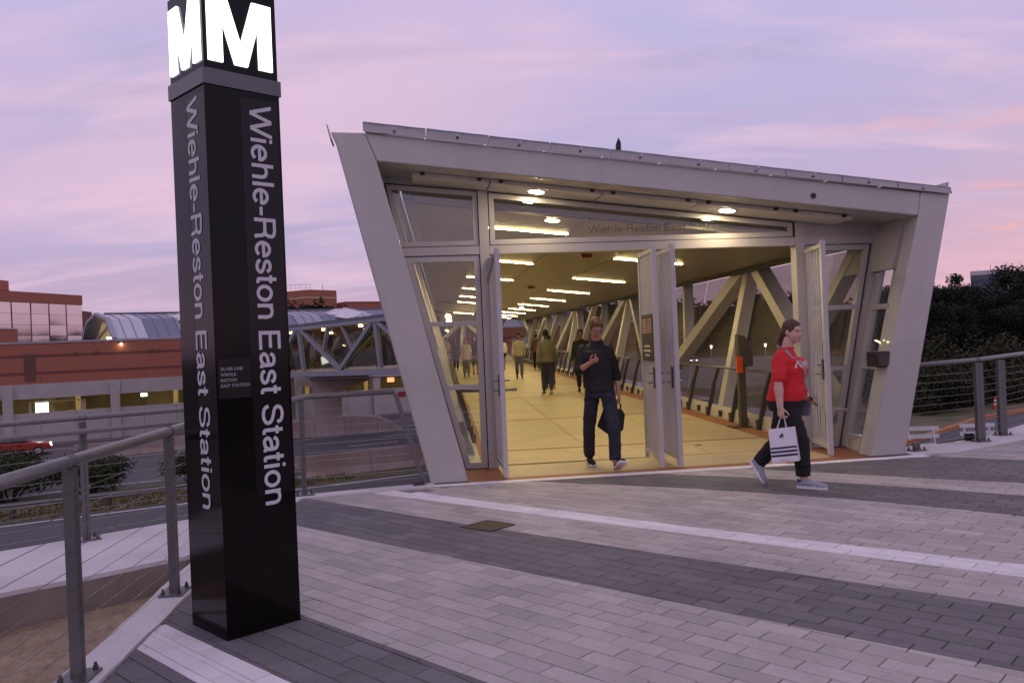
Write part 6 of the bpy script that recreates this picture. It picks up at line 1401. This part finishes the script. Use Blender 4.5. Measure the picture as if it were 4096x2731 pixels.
rm_ = build_person(man, Jm, mf, dict(skin='ruddy', hair='light', chest=(0.185, 0.118), waist=(0.170, 0.112), hip=(0.172, 0.122), thumb=(1, 1), curl=(0.75, 0.95), top=SH_BLACK, bottom=JEANS, shoe=cloth('black_shoe', (0.02, 0.02, 0.024), 0.6), sleeve=1.22, sleeve_r=1.28, hem=0.03, head_R=rot_head(mf, R(-40), R(3)), leg_r=(0.094, 0.078, 0.070), creases=True, leg_cut=1.95), 0.0065)
m_ = MB(); nb = Vector(Jm['neck'])
for s_ in (-1, 1):
    pts = [nb + rm_['right'] * s_ * 0.015 + mf * 0.085 + UP * -0.035, nb + rm_['right'] * s_ * 0.07 + mf * 0.075 + UP * -0.045, nb + rm_['right'] * s_ * 0.078 + mf * 0.02 + UP * 0.022, nb + rm_['right'] * s_ * 0.06 - mf * 0.05 + UP * 0.03, nb + rm_['right'] * s_ * 0.055 + mf * 0.05 + UP * 0.02]
    m_.prism([pts[0], pts[1], pts[2], pts[4]], -mf * 0.008 + UP * 0.004); m_.prism([pts[4], pts[2], pts[3]], UP * 0.01)
part('collar', m_, SH_BLACK, man)
m_ = MB()
for s_ in (-1, 1):
    c = Vector(Jm['head']) + rm_['Rm'] @ Vector((s_ * 0.031, 0.098, 0.0)); X, Z = rm_['Rm'] @ Vector((1, 0, 0)), rm_['Rm'] @ Vector((0, 0, 1)); m_.tube([c + X * 0.022 * math.cos(a * math.pi / 5) + Z * 0.015 * math.sin(a * math.pi / 5) for a in range(11)], 0.0016, 5); m_.tube([c + X * s_ * 0.022, Vector(Jm['head']) + rm_['Rm'] @ Vector((s_ * 0.080, 0.0, 0.0))], 0.0016, 5)
part('glasses', m_, M['plastic_black'], man)
m_ = MB()
for i in range(6): m_.ell(Vector((1.02 + 0.003 * i, 9.94, 1.46 - i * 0.085)) + mf * 0.005, 0.005, None, 6, 4)
bt_ = part('shirt_buttons', m_, M['plastic_black'], man)
ph = MB(); hx = Vector(Jm['ha'][0]) + Vector((0.012, 0.02, 0.014)); pu = Vector((0.18, -0.55, 0.75)).normalized(); pr2 = Vector((0.95, 0.25, 0.0)).normalized(); pnn = pr2.cross(pu).normalized(); ph.hexa([hx + pr2 * a * 0.035 + pu * b_ * 0.065 + pnn * c_ * 0.005 for c_ in (-1, 1) for a, b_ in ((-1, -1), (1, -1), (1, 1), (-1, 1))]); phone = solo('phone', ph, M['plastic_black'], 'dark phone held in the right hand of the man in black', 'phone')
ph = MB(); sgn_ = 1 if pnn.y > 0 else -1; ph.add([hx + pr2 * a * 0.031 + pu * b_ * 0.058 + pnn * sgn_ * 0.0056 for a, b_ in ((-1, -1), (1, -1), (1, 1), (-1, 1))], [(0, 1, 2, 3)]); part('screen', ph, emit_mat('phone_screen', (0.8, 0.9, 1.0), 1.0), phone)
# briefcase in his left hand, behind his leg
bc_ = thing('bag', (1.2, 10.1, 0.4), 'black soft briefcase carried in the left hand of the man in black', 'bag')
m_ = MB(); fr2 = [Vector((0.995, 10.16, 0.495)), Vector((1.115, 10.16, 0.395)), Vector((1.315, 10.16, 0.42)), Vector((1.345, 10.16, 0.62)), Vector((1.315, 10.16, 0.685)), Vector((1.10, 10.16, 0.735))]; m_.prism(fr2, (0.02, 0.10, 0)); o = part('body', m_, cloth('black_nylon', (0.012, 0.012, 0.013), 0.6), bc_); bevel_obj(o, 0.025, 3)
m_ = MB(); m_.tube([(1.18, 10.20, 0.70), (1.215, 10.15, 0.76), (1.265, 10.08, 0.785), (1.30, 10.14, 0.75), (1.30, 10.20, 0.68)], 0.010, 8); part('handle', m_, M['plastic_black'], bc_, True)
m_ = MB(); m_.prism([Vector((1.06, 10.157, 0.52)), Vector((1.13, 10.157, 0.46)), Vector((1.28, 10.157, 0.475)), Vector((1.29, 10.157, 0.58)), Vector((1.10, 10.157, 0.62))], (0, -0.012, 0)); part('front_pocket', m_, M['plastic_black'], bc_)

# --- the woman in red
wom = thing('person', (2.75, 8.34, 0), 'woman in a red team shirt and black trousers striding past the entrance', 'person')
wf = Vector((0.86, -0.50, 0)).normalized()
Jw = dict(head=(2.828, 8.33, 1.562), neck=(2.775, 8.36, 1.395), chest=(2.785, 8.36, 1.235), waist=(2.765, 8.36, 1.04), pelvis=(2.742, 8.36, 0.868),
          sh=[(2.655, 8.215, 1.335), (2.850, 8.525, 1.335)], el=[(2.605, 8.145, 1.070), (2.945, 8.60, 1.075)], wr=[(2.600, 8.105, 0.825), (3.0, 8.47, 0.875)], ha=[(2.602, 8.09, 0.735), (3.03, 8.40, 0.83)],
          palm=[(0.75, 0.55, 0.0), (-0.5, -0.3, 0.6)], hip=[(2.715, 8.285, 0.80), (2.775, 8.44, 0.80)], kn=[(2.815, 8.20, 0.465), (2.690, 8.50, 0.435)], an=[(2.835, 8.20, 0.105), (2.480, 8.565, 0.200)],
          heel=[(2.778, 8.225, 0.008), (2.420, 8.600, 0.225)], toe=[(3.030, 8.085, 0.004), (2.518, 8.475, 0.010)], shoe_up=[(0, 0, 1), (0.75, -0.35, 0.5)])
RED = cloth('red_shirt', (0.62, 0.018, 0.022), 0.8, 0.10, 0.1); BLK = cloth('black_trousers', (0.008, 0.008, 0.009), 0.85, 0.2); KNIT = mat('grey_knit_shoe', (0.33, 0.36, 0.42), 0.8, 0, 0.12, 60, 0.3, 300)
rw_ = build_person(wom, Jw, wf, dict(skin='pale', hair='brown', style='tied', chest=(0.188, 0.160), waist=(0.185, 0.158), hip=(0.190, 0.180), belly=(0.205, 0.186, 0.012), bust=0.018, thumb=(1, -1), curl=(0.85, 0.6), top=RED, bottom=BLK, shoe=KNIT, sleeve=0.84, sleeve_r=1.24, arm=0.053, hem=-0.005, head_R=rot_head(wf, R(-5), R(-24)), leg_r=(0.122, 0.092, 0.070), jaw=1.10, thick=1.04, creases=True), 0.0065)
bvh = BVHTree.FromPolygons([v.co.copy() for v in rw_['top'].data.vertices], [tuple(p.vertices) for p in rw_['top'].data.polygons])
def stick(p, dirv, off=0.003):
    d = Vector(dirv).normalized(); h_ = bvh.ray_cast(Vector(p) - d * 0.6, d); return (h_[0] - d * off) if h_[0] is not None else None
# script lettering across the chest, laid on the cloth
od = -(wf * 0.80 + Vector((0, -1, 0)) * 0.45).normalized(); tr_ = UP.cross(-od).normalized(); v2, f2_ = text_geo('Nationals', 0.098, 0.92, bold=0.0012, shear=0.35); xm = max(v[0] for v in v2)
ctr = Vector(Jw['chest']) + wf * 0.10 + UP * -0.015; pts = [stick(ctr + tr_ * (v[0] - xm * 0.5) + UP * (v[1] + 0.10 * (v[0] - xm * 0.5)), od) for v in v2]
m_ = MB(); ok = [f for f in f2_ if all(pts[i] is not None for i in f)]; m_.add([p if p is not None else ctr for p in pts], ok); part('shirt_lettering', m_, M['white'], wom, label='white script word Nationals across the chest')
m_ = MB(); u0, u1 = -0.10, 0.16
for i in range(8):
    a, b_ = u0 + (u1 - u0) * i / 8 + 0.06, u0 + (u1 - u0) * (i + 1) / 8 + 0.06; q = [stick(ctr + tr_ * x + UP * (y + 0.10 * x - 0.024), od) for x, y in ((a, 0), (b_, 0), (b_, 0.007), (a, 0.007))]
    if all(v is not None for v in q): m_.add(q, [(0, 1, 2, 3)])
part('shirt_underline', m_, M['white'], wom)
# crossbody strap
STR = cloth('taupe_strap', (0.34, 0.27, 0.25), 0.8, 0.05); S0, S1 = Vector((2.700, 8.27, 1.425)), Vector((2.965, 8.33, 0.885)); sd_ = -(wf * 0.55 + Vector((0, -1, 0)) * 0.6).normalized(); rows = []
for i in range(25):
    u = i / 24; c = S0.lerp(S1, u); wdir = Vector((0.42, -0.1, 0.2)).normalized(); row = [stick(c + wdir * s_, sd_, 0.004) for s_ in (-0.023, 0.023)]
    if all(r_ is not None for r_ in row): rows.append(row)
m_ = MB()
for r0, r1 in zip(rows, rows[1:]):
    if (r0[0] - r1[0]).length < 0.12: m_.add([r0[0], r0[1], r1[1], r1[0]], [(0, 1, 2, 3)])
sbag = thing('shoulder_bag', (2.97, 8.45, 0.75), 'small grey bag on a taupe strap across the woman in red', 'bag'); part('strap', m_, STR, sbag)
m_ = MB()
for a_, b_ in ((rows[-1][0] * 0.5 + rows[-1][1] * 0.5, Vector((2.975, 8.42, 0.86))), (rows[0][0] * 0.5 + rows[0][1] * 0.5, Vector((2.675, 8.36, 1.42)))): m_.beam(a_, b_, 0.034, 0.006, up=wf)
part('strap_end', m_, STR, sbag)
m_ = MB(); m_.prism([(2.905, 8.44, 0.70), (2.99, 8.40, 0.70), (3.0, 8.40, 0.86), (2.93, 8.44, 0.88)], (0.04, 0.07, 0)); bevel_obj(part('pouch', m_, cloth('grey_canvas', (0.15, 0.15, 0.19), 0.8), sbag), 0.015)
m_ = MB(); m_.beam((3.0, 8.40, 0.90), (3.06, 8.37, 0.80), 0.07, 0.012); solo('phone', m_, M['plastic_black'], 'dark phone held low in the far hand of the woman in red', 'phone')
# shoe marks
SW = [(0.0, 0.10), (0.12, 0.0), (0.28, 0.02), (1.0, 0.42), (0.30, 0.16), (0.14, 0.16), (0.08, 0.30)]
for (so_, (hl, f, sd, u_, L_)), sg in zip(rw_['shoes'], (1, 1)):
    m_ = MB(); outs = []
    sb_ = BVHTree.FromPolygons([v.co.copy() for v in so_.data.vertices], [tuple(p.vertices) for p in so_.data.polygons])
    for x, y in SW:
        c = hl + f * L_ * (0.30 + 0.32 * (1 - x)) + u_ * (0.026 + 0.062 * y); h_ = sb_.ray_cast(c + sd * 0.2, -sd); outs.append(h_[0] + sd * 0.002 if h_[0] is not None else c + sd * 0.045)
    m_.add(outs, [(0, 1, 2, 5, 6), (2, 3, 4, 5)]); part('tick_mark', m_, M['white'], so_, label='white tick mark on the shoe')
    m_ = MB(); outs = []
    for x, y in ((0.02, 0.02), (0.22, 0.02), (0.18, 0.05), (0.02, 0.075)):
        c = hl + f * L_ * x + u_ * (0.026 + y); h_ = sb_.ray_cast(c + sd * 0.2, -sd); outs.append(h_[0] + sd * 0.0015 if h_[0] is not None else c + sd * 0.04)
    m_.add(outs, [(0, 1, 2, 3)]); part('heel_patch', m_, mat('blue_heel', (0.04, 0.06, 0.16), 0.6, 0, 0), so_)
# shopping bag
sh_b = thing('shopping_bag', (2.61, 8.10, 0.28), 'white shopping bag with three navy stripes held by the woman in red', 'shopping bag')
c00, c10, c11, c01 = Vector((2.478, 8.045, 0.288)), Vector((2.742, 8.035, 0.302)), Vector((2.712, 8.055, 0.632)), Vector((2.458, 8.06, 0.612)); dp_ = Vector((0.05, 0.10, 0.0))
def BG(u, v, o=0.0): p = c00.lerp(c10, u).lerp(c01.lerp(c11, u), v); return p + Vector((0, -1, 0)) * o
m_ = MB(); m_.hexa([c00, c10, c10 + dp_, c00 + dp_, c01, c11, c11 + dp_ * 0.8, c01 + dp_ * 0.8]); bevel_obj(part('bag_body', m_, mat('white_bag', (0.74, 0.73, 0.76), 0.45, 0, 0.04, 8, 0.4, 22), sh_b), 0.006)
NAVY = mat('navy_print', (0.02, 0.022, 0.06), 0.6, 0, 0)
for v0, v1 in ((0.41, 0.465), (0.295, 0.355), (0.18, 0.243)):
    m_ = MB(); m_.prism([BG(0.012, v0, 0.0015), BG(0.988, v0, 0.0015), BG(0.988, v1, 0.0015), BG(0.012, v1, 0.0015)], (0, -0.0006, 0)); part('stripe', m_, NAVY, sh_b)
m_ = MB()
for x0, h_ in ((0.40, 0.045), (0.45, 0.075), (0.50, 0.105)): m_.prism([BG(x0, 0.755, 0.0016), BG(x0 + 0.052, 0.755, 0.0016), BG(x0 + 0.030, 0.755 + h_ + 0.01, 0.0016), BG(x0 - 0.016, 0.755 + h_ - 0.01, 0.0016)][::1], (0, -0.0006, 0))
m_.prism([BG(0.39, 0.725, 0.0016), BG(0.56, 0.725, 0.0016), BG(0.56, 0.738, 0.0016), BG(0.39, 0.738, 0.0016)], (0, -0.0006, 0)); part('emblem', m_, NAVY, sh_b, label='small dark emblem of three slanted bars')
m_ = MB(); m_.prism([BG(0.34, 0.055, 0.0016), BG(0.64, 0.055, 0.0016), BG(0.64, 0.066, 0.0016), BG(0.34, 0.066, 0.0016)], (0, -0.0006, 0)); part('fine_print', m_, M['rail'], sh_b)
hn = Vector((2.615, 8.09, 0.725)); m_ = MB()
for off_ in (Vector((0, 0, 0)), dp_ * 0.8): m_.tube([BG(0.32, 1.0) + off_, hn + Vector((-0.02, 0.01, -0.005)), hn + Vector((0.02, 0.01, -0.005)), BG(0.68, 1.0) + off_], 0.003, 6)
part('handle', m_, M['white'], sh_b)

# --- people further in, on the bridge
def walker_J(h=1.75, st=0.24, sw=0.12, ph_=1, lean=0.0):
    s_ = h / 1.76; V = lambda x, y, z: Vector((x * s_, y * s_, z * s_)); a, b_ = (0, 1) if ph_ > 0 else (1, 0); J = dict(head=V(0, 0.035 + lean, 1.645), neck=V(0, lean, 1.48), chest=V(0, 0.012, 1.30), waist=V(0, 0.0, 1.08), pelvis=V(0, -0.01, 0.93), sh=[V(-0.185, 0, 1.42), V(0.185, 0, 1.42)])
    xs = (-1, 1); el, wr, ha, hip, kn, an, he, to = [], [], [], [], [], [], [], []
    for i in (0, 1):
        f = 1 if i == a else -1; x = xs[i]; el.append(V(x * 0.225, -f * sw * 0.4 - 0.02, 1.13)); wr.append(V(x * 0.235, -f * sw + 0.03, 0.89)); ha.append(V(x * 0.232, -f * sw * 1.15 + 0.05, 0.80)); hip.append(V(x * 0.088, 0, 0.90))
        if f > 0: kn.append(V(x * 0.09, st * 0.65 + 0.03, 0.49)); an.append(V(x * 0.085, st, 0.10)); he.append(V(x * 0.085, st - 0.07, 0.01)); to.append(V(x * 0.095, st + 0.20, 0.015))
        else: kn.append(V(x * 0.09, -st * 0.15 + 0.03, 0.475)); an.append(V(x * 0.085, -st, 0.15)); he.append(V(x * 0.085, -st - 0.075, 0.085)); to.append(V(x * 0.095, -st + 0.15, 0.005))
    J.update(el=el, wr=wr, ha=ha, hip=hip, kn=kn, an=an, heel=he, toe=to); return J
def walker(label, x, y, z, rz, top, bottom, skin='brown', hair='black', style='short', h=1.75, st=0.22, ph_=1, vox=0.02, shoe_m=None, **kw):
    o = thing('person', (0, 0, 0), label, 'person', 'people walking on the footbridge', local=True); c = dict(skin=skin, hair=hair, style=style, k=h / 1.76, chest=(0.175, 0.115), waist=(0.16, 0.108), hip=(0.168, 0.118), top=top, bottom=bottom, shoe=shoe_m or M['plastic_black'], sleeve=1.85, hem=0.05, ease=1.07); c.update(kw)
    build_person(o, walker_J(h, st, 0.12, ph_), (0, 1, 0), c, vox); o.location = (x, y, z); o.rotation_euler = (0, 0, rz); return o
def bz(y): return GR * (y - 10)
CL = {n_: cloth('cloth_' + n_, c_, 0.85, 0.12, 0.1) for n_, c_ in (('olive', (0.155, 0.145, 0.10)), ('jean', (0.035, 0.042, 0.062)), ('jean_pale', (0.10, 0.11, 0.13)), ('black', (0.014, 0.014, 0.015)), ('cream', (0.52, 0.46, 0.34)), ('teal', (0.16, 0.36, 0.30)), ('taupe', (0.20, 0.16, 0.11)), ('grey', (0.24, 0.22, 0.20)), ('navy', (0.03, 0.03, 0.05)), ('white', (0.58, 0.55, 0.48)))}
PLD = plaid('pale_plaid', (0.30, 0.27, 0.18), (0.03, 0.03, 0.04), (0.60, 0.55, 0.42)); PLR = plaid('maroon_plaid', (0.085, 0.022, 0.018), (0.025, 0.01, 0.01), (0.16, 0.07, 0.05))
walker('man in a pale plaid shirt and jeans walking towards the entrance', 0.24, 31.6, bz(31.6), R(184), PLD, CL['jean_pale'], h=1.76, st=0.10)
walker('man seen from behind in an olive jacket and dark jeans', 0.93, 22.7, bz(22.7), R(6), CL['olive'], CL['jean'], skin='dark', h=1.80, st=0.07, vox=0.015, shoe_m=M['plastic_black'], hem=0.06, ease=1.16, sleeve_r=1.5, leg_r=(0.092, 0.07, 0.06))
walker('person in a teal top just beyond the man in the olive jacket', 1.12, 25.2, bz(25.2), R(4), CL['teal'], CL['jean'], h=1.66)
walker('man seen from behind in a maroon plaid shirt and black trousers', 1.12, 38.8, bz(38.8), R(2), PLR, CL['black'], h=1.74)
walker('dark haired man in a black top half hidden behind the man with the phone', 1.90, 22.9, bz(22.9), R(175), CL['black'], CL['black'], skin='brown', h=1.76, st=0.12)
walker('woman in a cream top and grey trousers seen through the left window', -1.98, 35.2, bz(35.2), R(186), CL['cream'], CL['grey'], skin='ruddy', hair='light', style='long', hair_len=-0.12, h=1.66, sleeve=0.9, hem=0.14, ease=1.14, st=0.10, leg_r=(0.10, 0.088, 0.08))
walker('person in a black top and beige shorts beside the woman in cream', -1.66, 36.6, bz(36.6), R(180), CL['black'], CL['taupe'], skin='ruddy', hair='black', style='long', h=1.74, sleeve=0.6, leg_cut=0.95)
walker('woman with long dark hair, pale cardigan and black skirt behind the left gate', -0.50, 40.5, bz(40.5), R(182), CL['white'], CL['black'], skin='brown', style='long', hair_len=-0.34, h=1.64, skirt=True)
walker('person in a pale grey shirt farthest down the bridge by the far window', -0.98, 52.0, bz(52), R(150), CL['grey'], CL['jean_pale'], h=1.70)
walker('man in a cream shirt and black trousers against the far left truss', -4.05, 50.5, bz(50.5), R(165), CL['cream'], CL['black'], skin='ruddy', h=1.74, sleeve=1.0)
walker('person in dark clothes behind the woman in cream', -2.95, 43.0, bz(43), R(182), CL['navy'], CL['black'], hair='black', h=1.68, style='long')
for lab, t, a, tp, bt2, hh in (('person in a teal top at the right end of the far bridge leg', 1.2, 8.6, 'teal', 'taupe', 1.74), ('dark clad person right of the pier on the far bridge leg', 2.0, 14.2, 'black', 'navy', 1.70), ('dark clad person above the pier on the far bridge leg', 2.2, 15.6, 'navy', 'black', 1.76), ('dark clad person left of the pier on the far bridge leg', 1.6, 21.3, 'black', 'black', 1.72)):
    p = C(t, a, 0.01); walker(lab, p.x, p.y, p.z, R(50 if a < 16 else 230), CL[tp], CL[bt2], h=hh, vox=0.03)
